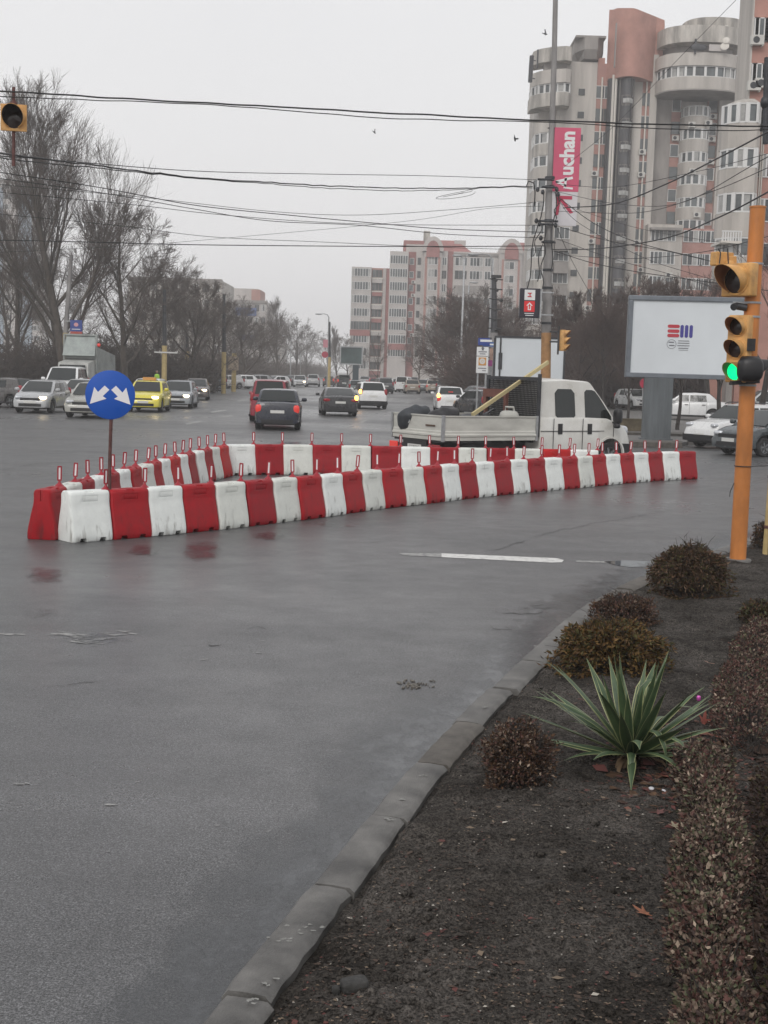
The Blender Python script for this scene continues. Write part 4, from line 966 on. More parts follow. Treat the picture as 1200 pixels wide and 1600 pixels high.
# wire round the pole and the thin rusty-yellow pipe
# thin yellow pipe at the right border
pp = GB(1195, 866); t2 = empty('thin_pole', (pp.x, pp.y, pp.z)); tag(t2, 'thin yellow pole with rusty couplings at the right edge behind the orange traffic light pole', 'pole')
q = MB(); q.tube([(0, 0, -.1), (.02, 0, 1.2), (.07, 0, 3.2)], .034, 12); q.build('pole', M['yellow'], t2, 50)
q = MB()
for zz in (.35, 1.0, 1.25, 1.95): q.lathe([(.035, -.02), (.042, -.02), (.042, .02), (.035, .02)], (.02*zz/1.2, 0, zz), (0, 0, 1), 12)
q.build('coupling', M['rust'], t2, 40)
q = MB(); z0 = rel(1155, 728).z; wp = [Vector((pb.x, pb.y, pb.z))+Vector((lean*z0/hP+.108*math.cos(a), .108*math.sin(a), z0)) for a in [R(x) for x in range(60, 380, 20)]]
wp += [Vector((pb.x+.5, pb.y+.05, pb.z+z0+.02)), Vector((pp.x, pp.y, pb.z+z0+.07))]
q.tube(wp, .006, 6); tag(q.build('tie_wire', M['cable']), 'thin black wire looped round the orange pole and tied to the thin yellow pole', 'wire')
q = MB(); q.tube([AT(1147, 755, pb.y-.05), AT(1141, 768, pb.y-.1), AT(1140, 776, pb.y-.1)], .006, 6); q.build('hanging_wire_end', M['cable']); o = bpy.data.objects['hanging_wire_end']; tag(o, 'short black wire end dangling at the left of the orange pole', 'wire')

# ---- hanging signal on the left
Y0 = 18.5; hc = AT(21.5, 184, Y0); t = empty('hanging_traffic_light', tuple(hc)); tag(t, 'amber single-lamp traffic light with dark round lens hanging from the overhead cable', 'traffic light')
toC = Vector((-hc.x*.55, -hc.y, 0)).normalized(); ang = math.atan2(toC.y, toC.x)
s1 = 2000/Y0/ (1)  # px per metre
b = MB(); b.obox((0, 0, 0), toC, .03, .36, .37); b.obox(-toC*.09, toC, .14, .30, .30); me = bake(b.mesh('plate', M['amber']), [('BEVEL', dict(width=.008, segments=2))])
pl = link('backing_plate', me, t)
v = MB(); visor(v, toC*.016, toC, .155, .26); v.build('visor', [M['amber'], M['black']], t, 40)
l = MB(); l.lathe([(0, .05), (.08, .04), (.135, .02), (.148, .018)], (0, 0, 0), toC, 28); l.build('lens', M['darklens'], t, 60)
q = MB(); q.tube([(.0, 0, .18), (0.0, 0, .42)], .022, 10); q.lathe([(.05, .18), (.05, .2), (.02, .24)], (0, 0, 0), (0, 0, 1), 12); q.tube([(-.015, .05, -.18), (-.02, .05, -.66)], .024, 10); q.build('hanger_pipe', M['rust'], t, 40)

# ---- the tall concrete pole behind the truck
YP = 46.0; gb = AT(851, 690, YP); gb.z = .1; t = empty('concrete_pole', tuple(gb)); tag(t, 'tall grey concrete utility pole with orange-painted foot, carrying many cables and an advertising banner', 'pole')
rp = lambda px, py, dy=0.0: AT(px, py, YP+dy)-gb
p0 = Vector((0, 0, 0)); a = rp(853.5, 520); b_ = rp(859, 290); c_ = rp(868.5, -30)
MB().tube([p0, a], [.185, .175], 16).build('painted_foot', mat('faded_orange', (.36, .19, .075), .6, var=.3, vscale=4), t, 50)
q = MB(); q.tube([a, b_], [.165, .145], 16); q.tube([b_, rp(866, 90), c_], [.11, .095, .085], 16); q.build('shaft', M['poleconc'], t, 50)
q = MB()
for y in (278, 292, 345, 378, 422, 450, 505):
    xx = 855.0+(278-y)*-.0+(500-y)*.026; c0 = rp(xx-1, y); q.lathe([(.15, -.04), (.19, -.04), (.19, .04), (.15, .04)], c0, (0, 0, 1), 14)
for y, l, r_ in ((345, 838, 872), (350, 842, 868), (280, 840, 866), (292, 846, 870), (378, 846, 868)):
    q.tube([rp(l, y, -.3), rp(r_, y+1, -.3)], .04, 6)
for x, y in ((838, 345), (843, 350), (840, 296), (848, 300), (870, 296), (872, 304), (845, 372), (868, 352)):
    q.blob(rp(x, y, -.3), .07, .07, .09, 2, 8, 6)
q.build('bracket', M['darkmetal'], t)
q = MB()
for p1, p2 in (((850, 300), (822, 452)), ((852, 352), (838, 440)), ((868, 300), (860, 420)), ((846, 350), (832, 400)), ((872, 310), (866, 345)), ((850, 380), (846, 450))):
    x1, y1 = p1; x2, y2 = p2; pts = [rp(x1+(x2-x1)*k/8+3*math.sin(k*1.1), y1+(y2-y1)*k/8, -.35) for k in range(9)]; q.tube(pts, .02, 5)
q.build('hanging_cable', M['cable'], t)
# tall banner on the pole: magenta with lettering, white with red arrow
A1, A2 = AT(867, 199, YP-.1), AT(903.5, 300, YP-.1)
t = empty('banner', (A1.x, YP-.1, A2.z)); tag(t, 'tall magenta banner with white Auchan lettering running upward, white panel with red arrow below', 'banner')
bw, bh_ = A2.x-A1.x, A1.z-A2.z; tl = math.tan(R(.9))
M['magenta'] = mat('banner_magenta', (.55, .085, .16), .55, var=.12, vscale=1.2); M['bannerwhite'] = mat('banner_white', (.60, .58, .60), .6, var=.1, vscale=1)
b = MB(); b.box(0, bw, -.02, .02, 0, bh_); b.build('upper_panel', M['magenta'], t)
b = MB(); b.box(-.02, bw-.02, -.02, .02, -1.18, -.01); b.build('lower_panel', M['bannerwhite'], t)
b = MB(); b.tube([(-.25, .05, bh_-.02), (bw, .05, bh_-.02)], .02, 6); b.tube([(-.2, .05, -1.16), (bw, .05, -1.16)], .02, 6); b.build('rail', M['darkmetal'], t)
# 'A' drawn as an angular bird-like letter with the rest of the word
tm = text_mesh('uchan', 1.0, M['white'], .004, .035); xs = [v.co.x for v in tm.vertices]; ysz = [v.co.y for v in tm.vertices]
wd, ht = max(xs)-min(xs), max(ysz)-min(ysz); cx, cy = (max(xs)+min(xs))/2, (max(ysz)+min(ysz))/2
Lw = bh_*.68; Hh = bw*.58
tm.transform(Matrix.Translation((-cx, -cy, 0))); tm.transform(Matrix.Diagonal((Lw/wd, Hh/ht, 1, 1)))
link('lettering', tm, t, (bw*.50, -.026, bh_*.6), (R(90), R(-90), 0))
b = MB(); U_, V_ = Vector((1, 0, 0)), Vector((0, 0, 1)); O_ = Vector((bw*.10, -.0215, bh_*.03)); sx_, sz_ = bw*.68, bh_*.22
for poly in ([(0, .62), (.95, .95), (1, .78), (.30, .52), (.06, .45)], [(0, .62), (.06, .45), (.62, .18), (.62, .36), (.2, .56)], [(.5, .25), (.62, .18), (.66, .9), (.52, .85)], [(.45, .10), (1, .02), (1, .16), (.5, .2)]):
    b.plate([(u*sx_, v*sz_) for u, v in poly], O_, U_, V_, .005)
b.build('lettering', M['white'], t)
b = MB(); O_ = Vector((.05, -.0215, -1.1))
for poly in ([(.10, .95), (.66, .95), (.66, .83), (.26, .83)], [(.10, .95), (.26, .83), (.20, .30), (.10, .25)], [(.22, .80), (.32, .86), (.72, .38), (.60, .34)]):
    b.plate([(u, v) for u, v in poly], O_, U_, V_, .005)
b.build('arrow', mat('arrow_red', (.45, .03, .08), .5), t)
# black box sign with red arrow
K1, K2 = AT(813, 450, YP-.7), AT(842.5, 497, YP-.7); t = empty('illuminated_sign', ((K1.x+K2.x)/2, YP-.7, K2.z)); tag(t, 'black upright box sign with white logo and red arrow square on the concrete pole', 'sign')
w2, h2 = (K2.x-K1.x)/2, K1.z-K2.z; b = MB(); b.box(-w2, w2, 0, .22, 0, h2); me = bake(b.mesh('case', mat('sign_black', (.012, .011, .022), .35)), [('BEVEL', dict(width=.02, segments=2))]); link('case', me, t)
b = MB(); b.box(-w2*.55, w2*.5, -.008, .0, h2*.60, h2*.95); b.build('logo_square', M['white'], t)
b = MB(); b.box(-w2*.55, w2*.5, -.008, .0, h2*.20, h2*.57); b.build('red_square', mat('sign_red', (.55, .02, .025), .4, emit=(1, .03, .03), estr=.08), t)
b = MB(); O_ = Vector((-w2*.02, -.0085, h2*.775)); m_ = w2*.22
b.plate([(-m_, m_), (m_, m_), (.15*m_, .0), (m_, -m_), (-m_, -m_), (-m_, -.5*m_), (.1*m_, -.5*m_), (-.45*m_, 0), (.1*m_, .5*m_), (-m_, .5*m_)], O_, U_, V_, .004)
b.build('logo', mat('logo_red', (.45, .01, .02), .4), t)
b = MB(); O_ = Vector((-w2*.02, -.0085, h2*.385)); m_ = w2*.38
b.plate([(0, m_*1.1), (m_*.85, m_*.2), (m_*.42, m_*.2), (m_*.42, -m_*.95), (-m_*.42, -m_*.95), (-m_*.42, m_*.2), (-m_*.85, m_*.2)], O_, U_, V_, .004)
b.build('arrow', M['white'], t)
b = MB(); O_ = Vector((-w2*.02, -.0130, h2*.385)); b.plate([(0, m_*.75), (m_*.35, m_*.1), (m_*.14, m_*.1), (m_*.14, -m_*.7), (-m_*.14, -m_*.7), (-m_*.14, m_*.1), (-m_*.35, m_*.1)], O_, U_, V_, .004); b.build('arrow_core', bpy.data.materials['sign_red'], t)
b = MB(); b.box(-w2*.5, w2*.45, -.008, 0, h2*.135, h2*.16); b.box(-w2*.4, w2*.4, -.008, 0, h2*.07, h2*.095); b.box(-w2*.42, w2*.40, -.012, -.0085, h2*.63, h2*.65); b.build('caption', M['white'], t)
b = MB(); b.box(w2, w2+.5, .06, .14, h2*.1, h2*.14); b.box(w2, w2+.5, .06, .14, h2*.86, h2*.9); b.box(w2+.01, w2+.07, .02, .18, 0, h2); b.build('bracket', M['steel'], t)
# signal on the concrete pole
s0 = AT(883.5, 532, YP-.3); t = empty('pole_traffic_light', tuple(s0)); tag(t, 'small amber three-lamp traffic light bracketed to the right of the concrete pole, lamps facing right', 'traffic light')
head_unit(t, (0, 0, 0), R(-28), 3, .105, gap=2.35, vl=.9, depth=.2)
b = MB(); b.tube([(-.75, .25, -.05), (-.2, .1, -.05)], .03, 8); b.tube([(-.75, .25, .3), (-.2, .1, .3)], .025, 8); b.obox((-.24, .06, -.0), (1, 0, 0), .03, .3, 1.0); b.build('bracket', M['darkmetal'], t)

# ================================================================= BILLBOARDS
def pframe(px0, px1, py_top, py_bot, Y, x_ref=None):
    a, b = AT(px0, (py_top+py_bot)/2, Y), AT(px1, (py_top+py_bot)/2, Y); zt, zb = AT((px0+px1)/2, py_top, Y).z, AT((px0+px1)/2, py_bot, Y).z
    return a.x, b.x, zb, zt
# big lit-up board (white poster, two-colour emblem)
YB = 47.0; x0, x1, zb, zt = pframe(981, 1181, 463.5, 592, YB)
t = empty('billboard', ((x0+x1)/2, YB, .12), R(-6)); tag(t, 'large grey-framed billboard, white poster with red and blue striped emblem, on a broad steel post', 'billboard')
hw = (x1-x0)/2; zb -= .12; zt -= .12
b = MB(); fr = .17
b.box(-hw, hw, -.12, .40, zt-fr, zt); b.box(-hw, hw, -.12, .40, zb, zb+fr); b.box(-hw, -hw+fr, -.12, .40, zb+fr, zt-fr); b.box(hw-fr, hw, -.12, .40, zb+fr, zt-fr); b.box(-hw+fr, hw-fr, .1, .38, zb+fr, zt-fr)
M['boardgrey'] = mat('board_grey', (.16, .18, .205), .45, .3, var=.2, vscale=2)
me = bake(b.mesh('fr', M['boardgrey']), [('BEVEL', dict(width=.02, segments=2))]); link('frame', me, t)
b = MB(); b.box(-hw+fr+.001, hw-fr-.001, -.04, .09, zb+fr+.001, zt-fr-.001); b.build('poster', mat('poster_white', (.63, .67, .70), .35, var=.05, vscale=.8), t)
b = MB(); b.box(-1.62, -.60, -.25, .25, 0, zb-.001)
for k in range(9): b.box(-1.60+k*.117, -1.56+k*.117, -.262, -.25, .02, zb-.02)
b.box(-1.7, -.52, -.32, .32, -.1, .06); b.build('post', mat('post_steel', (.12, .135, .145), .5, .3, var=.3, vscale=1.2, vstretch=(3, 3, .4)), t)
def bar(mb, cx, cz, w_, h_, y=-.0465, n=5):
    r_ = min(w_, h_)/2; poly = []
    for (sx, sz, a0) in ((1, -1, -90), (1, 1, 0), (-1, 1, 90), (-1, -1, 180)):
        for k in range(n+1):
            a = R(a0+90*k/n); poly.append((cx+sx*(w_/2-r_)+r_*math.cos(a), cz+sz*(h_/2-r_)+r_*math.sin(a)))
    mb.plate(poly, (0, y, 0), U_, V_, .005)
zz = lambda py: AT(1060, py, YB).z-.12
xx = lambda px: AT(px, 520, YB).x-(x0+x1)/2
b = MB()
for y in (510, 517.5, 524.5): bar(b, xx(1052.5), zz(y), .43, .12)
b.build('emblem_red', mat('emblem_red', (.45, .03, .05), .5), t)
b = MB()
for x in (1065.5, 1072.5, 1079.5): bar(b, xx(x), zz(517.5), .12, .46)
b.build('emblem_blue', mat('emblem_blue', (.045, .04, .25), .5), t)
b = MB(); ink = mat('ink_grey', (.12, .12, .14), .5)
b.lathe([(.155, 0), (.17, 0)], (xx(1050.5), -.0465, zz(538)), (0, -1, 0), 24)
bar(b, xx(1050), zz(535), .2, .035); bar(b, xx(1051), zz(540), .2, .035)
for y, l in ((532.5, .40), (536, .42), (540, .44), (544, .36), (547, .34)): bar(b, xx(1069), zz(y), l, .025 if y < 545 else .012)
b.build('caption', ink, t)
q = MB(); q.tube([(hw-.5, .1, zt), (hw-.2, .1, zt+.25), (hw-.05, .1, zt-.2)], .02, 5); q.build('lamp_bracket', M['darkmetal'], t)
# second white board behind the concrete pole
YB2 = 62.0; x0, x1, zb, zt = pframe(774, 880, 529, 602, YB2); hw = (x1-x0)/2
t = empty('billboard', ((x0+x1)/2, YB2, .1)); tag(t, 'smaller blank white billboard with thin dark frame directly behind the concrete pole', 'billboard'); zb -= .1; zt -= .1
b = MB(); b.box(-hw, hw, 0, .3, zb, zt); b.build('poster', mat('board_blank', (.60, .64, .67), .4, var=.06, vscale=.7), t)
b = MB(); b.box(-hw-.06, hw+.06, -.03, .33, zt, zt+.09); b.box(-hw-.06, hw+.06, -.03, .33, zb-.09, zb); b.box(-hw-.09, -hw-.001, -.03, .33, zb, zt); b.box(hw+.001, hw+.09, -.03, .33, zb, zt); b.box(-hw+.18, -hw+.26, -.04, -.001, zb, zt); b.box(-hw+.14, -hw+.32, -.05, -.03, (zb+zt)/2-.4, (zb+zt)/2+.4); b.build('frame', M['darkmetal'], t)
b = MB(); b.box(-.3, .3, .02, .28, 0, zb-.091); b.build('post', M['steel'], t)
# far dark board
YB3 = 150.0; x0, x1, zb, zt = pframe(531, 567, 541, 570, YB3); hw = (x1-x0)/2
t = empty('billboard', ((x0+x1)/2, YB3, 0)); tag(t, 'distant dark green billboard with pale frame in front of the apartment block', 'billboard')
b = MB(); b.box(-hw+.15, hw-.15, 0, .3, zb+.15, zt-.15); b.build('poster', mat('dark_poster', (.055, .085, .085), .4, var=.5, vscale=.6), t)
b = MB(); b.box(-hw, -hw+.15, -.1, .4, zb, zt); b.box(hw-.15, hw, -.1, .4, zb, zt); b.box(-hw+.15, hw-.15, -.1, .4, zt-.15, zt); b.box(-hw+.15, hw-.15, -.1, .4, zb, zb+.15); b.build('frame', M['steel'], t)
b = MB(); b.box(.2, .9, 0, .4, 0, zb); b.build('post', mat('post_teal', (.03, .05, .06), .5), t)
for z_ in (.35, .55): pass
# sign totem
YT = 66.0; x0, x1, zb, zt = pframe(745, 763, 528, 583, YT); wT = x1-x0
t = empty('sign_totem', (x0, YT, .12)); tag(t, 'stack of blue and white shop signs with orange logo, left of the blank billboard', 'sign'); zb -= .12; zt -= .12
hT = zt-zb; f = lambda py: zt-(py-528)/55*hT
blue = mat('sign_navy', (.02, .05, .25), .45); b = MB(); b.box(.05, wT+.05, 0, .2, f(539.5), f(528)); b.build('blue_panel', blue, t)
b = MB(); b.box(.3, wT+.95, .05, .15, f(541), f(534)); b.build('street_panel', mat('sign_blue_bright', (.02, .11, .38), .45), t)
b = MB(); b.box(.15, .75, -.01, -.001, f(534), f(530.5)); b.box(.34, wT+.85, .035, .049, f(539), f(536.5)) ; b.build('lettering', M['white'], t)
b = MB(); b.box(0, wT, 0, .2, f(556), f(542)); b.build('white_panel', M['white'], t)
b = MB(); b.box(.08, wT-.08, -.01, -.001, f(550.4), f(549)); b.box(.15, wT-.15, -.01, -.001, f(553.5), f(552.3)); b.plate([(-.05, 0), (.05, 0), (.05, .1), (.1, .1), (0, .2), (-.1, .1), (-.05, .1)], (wT/2, -.006, f(547.5)), U_, V_, .005); b.build('lettering', ink, t)
b = MB(); b.box(0, wT, 0, .2, f(583), f(557)); b.build('white_panel', M['white'], t)
b = MB(); b.box(.1, wT-.1, -.012, -.001, f(571), f(558.5)); b.build('orange_logo', mat('logo_orange', (.55, .27, .06), .5), t)
b = MB(); b.lathe([(.06, 0), (.15, 0)], (wT/2, -.0135, f(564.5)), (0, -1, 0), 16); b.lathe([(0, .0), (.05, .0)], (wT/2, -.014, f(564.5)), (0, -1, 0), 10); b.build('logo_mark', M['plate'], t)
b = MB(); b.box(.08, wT-.08, -.01, -.001, f(576), f(574.8)); b.box(.3, wT-.1, -.01, -.001, f(579.5), f(578.5)); b.build('lettering', ink, t)
b = MB(); b.box(.05, .13, .05, .15, 0, zb); b.box(wT-.13, wT-.05, .05, .15, 0, zb); b.build('post', M['steel'], t)
x0, x1, zb, zt = pframe(765, 770, 548, 585, YT+1); t = empty('advert_column', ((x0+x1)/2, YT+1, .12)); tag(t, 'narrow advert column in peach and magenta between the sign stack and the blank billboard', 'advertising column')
b = MB(); b.box(-(x1-x0)/2, (x1-x0)/2, 0, .2, (zb+zt)/2, zt); b.build('upper_panel', mat('peach', (.5, .32, .24), .5, var=.4, vscale=2), t)
b = MB(); b.box(-(x1-x0)/2-.08, (x1-x0)/2-.02, 0, .2, zb+.3, (zb+zt)/2); b.build('lower_panel', mat('magenta_panel', (.38, .06, .25), .5, var=.4, vscale=3), t); b = MB(); b.box(-.06, .06, .02, .1, -.1, zb+.3); b.build('post', M['steel'], t)
# small round sign near the billboard
c = AT(1007, 599, 70.0); t = empty('traffic_sign', (c.x, c.y, .12)); tag(t, 'small round red sign on a thin post left of the billboard post', 'traffic sign')
MB().lathe([(0, 0), (.27, 0), (.27, -.02), (0, -.02)], (0, -.04, c.z-.12), (0, -1, 0), 20).build('sign_disc', mat('sign_red_dull', (.42, .02, .06), .5), t); MB().box(-.06, .06, -.066, -.062, c.z-.22, c.z).build('symbol', M['white'], t)
MB().tube([(0, 0, -.1), (-.1, 0, c.z)], .03, 6).build('pole', M['steel'], t)

# ================================================================= POLES LEFT AND FAR
def simple_pole(px, py_split, py_top, Y, r, label, foot=True, topcol=None, lean_px=0, lamp=None, name='utility_pole', extras=None):
    g = AT(px, py_split, Y); t = empty(name, (g.x, Y, 0)); tag(t, label, 'pole')
    zs = g.z; zt_ = AT(px, py_top, Y); ln = (AT(px+lean_px, py_top, Y).x-g.x)
    MB().tube([(0, 0, -.1), (0, 0, zs)], [r*1.05, r], 10).build('painted_foot', M['yellow'] if foot else M['poleconc'], t, 50)
    if zt_.z > zs+.3: MB().tube([(0, 0, zs), (ln, 0, zt_.z)], [r*.9, r*.6], 10).build('shaft', topcol or M['poleconc'], t, 50)
    return t, g, zt_.z, ln
t, g, z1, ln = simple_pole(102.5, 520, 398, 92, .2, 'grey concrete pole with pale yellow foot behind the white tow truck', lean_px=9)
x = AT(120, 514, 92).x-g.x; z = AT(120, 514, 92).z
t3 = empty('hanging_sign', (g.x+x, 91.8, z)); tag(t3, 'blue and red poster sign hung on the concrete pole at the left', 'sign')
MB().box(-.42, .42, 0, .08, -.18, .62).build('blue_panel', blue, t3); MB().box(-.42, .42, 0, .08, -.62, -.185).build('red_panel', mat('brick_red', (.38, .06, .04), .5), t3)
MB().blob((0, -.01, .3), .16, .012, .14, 2).build('emblem', mat('emblem_pink', (.6, .3, .32), .5), t3); MB().box(-.3, .3, -.006, -.001, -.05, .0).build('lettering', M['white'], t3)
MB().box(-.8, -.42, .02, .06, .5, .56).build('bracket', M['steel'], t3)
t, g, z1, ln = simple_pole(257, 540, 452, 95, .19, 'pale yellow post with crossbar, tallest of those behind the taxi', topcol=M['darkmetal'])
MB().box(-.7, 1.0, -.25, -.18, g.z-.55, g.z-.45).build('crossbar', M['plate'], t)
simple_pole(292.5, 549, 520, 118, .2, 'short pale yellow post left of the bare tree at the pavement corner', topcol=M['darkmetal'])
simple_pole(350, 550, 460, 112, .2, 'pale yellow post in the middle of the paved corner, dark pole above it', topcol=M['darkmetal'])
t, g, z1, ln = simple_pole(366, 552, 545, 122, .22, 'yellowish post with notices stuck round it at the paved corner')
q = MB(); q.box(-.5, .45, -.3, -.24, g.z-1.6, g.z-.3); q.build('notice', mat('notice', (.45, .36, .27), .6, var=.4, vscale=6), t)
t, g, z1, ln = simple_pole(515, 558, 503, 165, .19, 'dark pole with pale foot and red signs far down the boulevard', topcol=M['darkmetal'])
q = MB(); q.box(-.85, -.25, -.3, -.22, g.z+1.2, g.z+2.2); q.build('pink_panel', mat('pinkish', (.5, .2, .24), .5), t); q = MB(); q.lathe([(0, 0), (.42, 0), (.42, -.06), (0, -.06)], (-.6, -.3, g.z+.3), (0, -1, 0), 18); q.build('red_disc', mat('red_far', (.36, .03, .06), .5), t)
def lamp(px_pole, px_head, py_head, py_foot, Y, label, dbl=False):
    h = AT(px_pole, py_head, Y); t = empty('street_lamp', (h.x, Y, 0)); tag(t, label, 'street lamp'); hz = h.z; hx = AT(px_head, py_head, Y).x-h.x
    q = MB(); q.tube([(0, 0, -.1), (0, 0, hz-.4), (hx*.15, 0, hz-.05), (hx*.5, 0, hz+.05), (hx*.8, 0, hz)], [.12, .08, .05, .045, .045], 8); q.build('pole', M['steel'], t, 50)
    q = MB(); q.blob((hx*.95, 0, hz-.02), .45, .16, .1, 2.5, 12, 8); q.build('lamp_head', M['steel'], t, 50)
    if dbl:
        q = MB(); q.blob((-hx*.8, 0, hz-.05), .45, .16, .1, 2.5, 12, 8); q.tube([(0, 0, hz-.3), (-hx*.8, 0, hz)], .045, 6); q.build('lamp_head', M['steel'], t, 50)
lamp(514, 497, 491, 560, 168, 'slender street lamp reaching left over the boulevard beside the far dark pole')
lamp(726, 740, 399, 500, 120, 'tall two-headed street lamp before the apartment block', True)
lamp(770, 738, 398, 500, 104, 'street lamp with a long arm reaching left, right of the two-headed lamp')
lamp(733, 741, 441, 500, 150, 'lower street lamp in front of the dark trees by the apartment block')
lamp(455, 444, 525, 560, 230, 'faint street lamp in the haze over the far left trees')
lamp(470, 455, 546, 560, 280, 'faintest street lamp at the end of the boulevard')
# dark cluster pole near 771
t, g, z1, ln = simple_pole(772, 520, 430, 100, .3, 'dark thick utility pole wrapped in cable gear before the apartment block', foot=False, topcol=M['darkmetal'])
q = MB()
for k in range(9): q.blob((random.uniform(-.5, .5), -.2, z1-.4-k*.75), .16, .12, .14, 2, 8, 6); q.tube([(-.5, -.2, z1-.3-k*.75), (.5, -.2, z1-.35-k*.75)], .05, 5)
q.lathe([(.32, z1-.2), (.4, z1-.2), (.4, z1), (.32, z1)], (0, 0, 0), (0, 0, 1), 12)
q.build('cable_gear', M['cable'], t)

# ================================================================= OVERHEAD CABLES
def catmull(P, n=10):
    P = [P[0]*2-P[1]]+P+[P[-1]*2-P[-2]]; out = []
    for i in range(1, len(P)-2):
        a, b, c, d = P[i-1:i+3]
        for k in range(n):
            t = k/n; out.append(.5*((2*b)+(c-a)*t+(2*a-5*b+4*c-d)*t*t+(3*b-a-3*c+d)*t**3))
    out.append(P[-2]); return out
def cable(pts, Y0, Y1, r, label, wave=0.0, twin=0.0):
    if 0 < pts[0][0] <= 200: (xa_, ya_), (xb_, yb_) = pts[:2]; pts = [(-80, ya_-.8*(yb_-ya_)/(xb_-xa_)*(xa_+80))]+pts; Y0 -= 3
    n = len(pts)-1; X0 = pts[0][0]; X1 = pts[-1][0]
    P = [AT(x, y, Y0+(Y1-Y0)*(x-X0)/(X1-X0)) for x, y in pts]; q = catmull(P, 12); mb = MB()
    if wave: q = [p+Vector((0, 0, wave*mnoise.noise(p*2.1))) for p in q]
    mb.tube(q, r, 6)
    if twin:
        q2 = [p+Vector((0, .05, -.012-twin*(.5+.5*math.sin(i*.13)))) for i, p in enumerate(q)]; mb.tube(q2, r*.6, 5)
    tag(mb.build('overhead_cable', M['cable'], None, 60), label, 'cable', 'overhead cables across the junction')
cable([(-120,131),(0,141.5),(140,151),(300,160),(450,168),(600,176),(740,183),(830,187.5),(960,192),(1100,195.5),(1198,197),(1330,198)], 18.3, 19.5, .012, 'topmost thick cable crossing the whole sky and the upper tower', .012, .05)
cable([(-120,228),(30,243),(150,259),(300,277),(450,287),(600,293.5),(700,294.5),(780,292),(832,291)], 18.5, 45, .017, 'thick sagging cable below the topmost one, running from the left signal to the concrete pole', .03, .06)
cable([(60,248),(300,267),(500,272),(680,275),(838,281)], 26, 45.5, .010, 'thin cable just above the thick sagging one, ending at the concrete pole bracket')
cable([(150,292),(300,320),(450,336),(600,350),(700,358),(850,363)], 40, 46, .014, 'cable dipping from the left trees to the pole, first of three close together')
cable([(150,300),(300,326),(420,345),(560,352),(700,366),(856,372)], 41, 46, .012, 'cable dipping from the left trees to the pole, second of three close together')
cable([(190,318),(330,334),(480,346),(620,351),(850,352)], 42, 46, .010, 'cable dipping from the left trees to the pole, third of three close together')
cable([(200,306),(420,330),(560,336),(700,328),(838,316)], 43, 46, .009, 'thin pale cable rising to the pole above the three close cables')
cable([(180,352),(330,370),(500,378),(680,386),(840,391),(860,391)], 44, 46, .009, 'thin cable sagging lower than the three close cables')
cable([(130,378),(280,382),(450,384),(600,385),(740,385),(855,384)], 44, 46, .016, 'lowest dark cable stretched level across the sky at rooftop height')
cable([(-80,398),(200,384),(420,366),(640,345),(760,326),(846,322)], 50, 46, .007, 'thin cable rising gently from the far left to just below the pole banner')
cable([(880,325),(960,318),(1040,288),(1120,248),(1200,206),(1320,140)], 45, 20, .018, 'thick cable climbing right from the pole in front of the tower')
cable([(862,390),(940,388),(1040,372),(1120,341),(1200,300),(1320,230)], 45, 20, .017, 'second thick cable climbing right from the pole, below the first')
cable([(872,300),(960,318),(1060,318),(1200,245)], 45, 22, .008, 'thin cable sagging from the pole past the tower to the right')
cable([(868,305),(930,350),(1000,380),(1100,405)], 45, 40, .013, 'dark cable falling right from the pole toward the big amber signal')
cable([(866,352),(950,376),(1040,392),(1110,408)], 45, 42, .013, 'dark cable falling gently right below the glazed stair tower')
cable([(866,392),(930,412),(1010,427),(1110,441),(1240,460)], 45, 40, .014, 'dark cable descending right just above the large billboard')
cable([(868,316),(980,352),(1080,372),(1240,392)], 45, 38, .007, 'thin cable crossing the lower tower floors to the right edge')
cable([(866,345),(890,400),(920,455),(948,500)], 45, 60, .010, 'guy wire slanting down right from the pole in front of the stair tower')
cable([(880,262),(960,196),(1060,92),(1150,0),(1190,-40)], 45, 40, .007, 'faint thin wire rising steeply right above the round-roofed tower')
cable([(872,330),(1000,332),(1110,300),(1200,262),(1300,215)], 45, 24, .009, 'thin cable between the two thick climbing ones on the right')
cable([(870,398),(980,404),(1090,395),(1190,372),(1300,340)], 45, 26, .009, 'thin cable sagging low behind the top amber signal head')
cable([(872,288),(960,292),(1080,270),(1200,240),(1300,210)], 45, 30, .008, 'thin cable starting at the upper pole bracket and rising gently right')
cable([(866,372),(960,405),(1060,432),(1180,470)], 45, 38, .009, 'thin cable crossing the stair tower and sinking behind the billboard top')
cable([(866,300),(900,345),(1000,400),(1090,430),(1180,455)], 45, 36, .008, 'thin cable crossing the lower tower diagonally down to the right')
q = MB()
lp_ = []
for k in range(60):
    t_ = k/59*2*math.pi*1.8; lp_.append(AT(717+36*math.cos(t_)*(.75+.2*math.sin(t_*.6))-2, 301+(11+4*math.sin(t_*.7))*abs(math.sin(t_*.5+.3))-5, 39))
q.tube(lp_, .007, 5); tag(q.build('cable_loop', M['cable'], None, 60), 'loose coil of spare cable hanging from the thick sagging cable', 'cable')
q = MB(); q.tube([AT(822, 292, 45), AT(826, 283, 45), AT(834, 286, 45.3), AT(836, 300, 45.5), AT(835, 322, 45.6)], .02, 6); q.build('drop', M['cable']); o = bpy.data.objects['drop']; o.name = 'cable_drop'; tag(o, 'curled cable drop beside the top bracket of the concrete pole', 'cable')
# far right dark pole bit (x 1197) in front of the brick block
q = MB(); q.tube([AT(1196, 225, 30), AT(1197, 150, 30), AT(1199, 90, 30)], .07, 8); q.blob(AT(1196, 160, 30), .12, .12, .16, 2, 8, 6)
tag(q.build('insulator_string', M['darkmetal'], None, 60), 'dark insulator and fittings at the right end of the topmost cable', 'insulator')
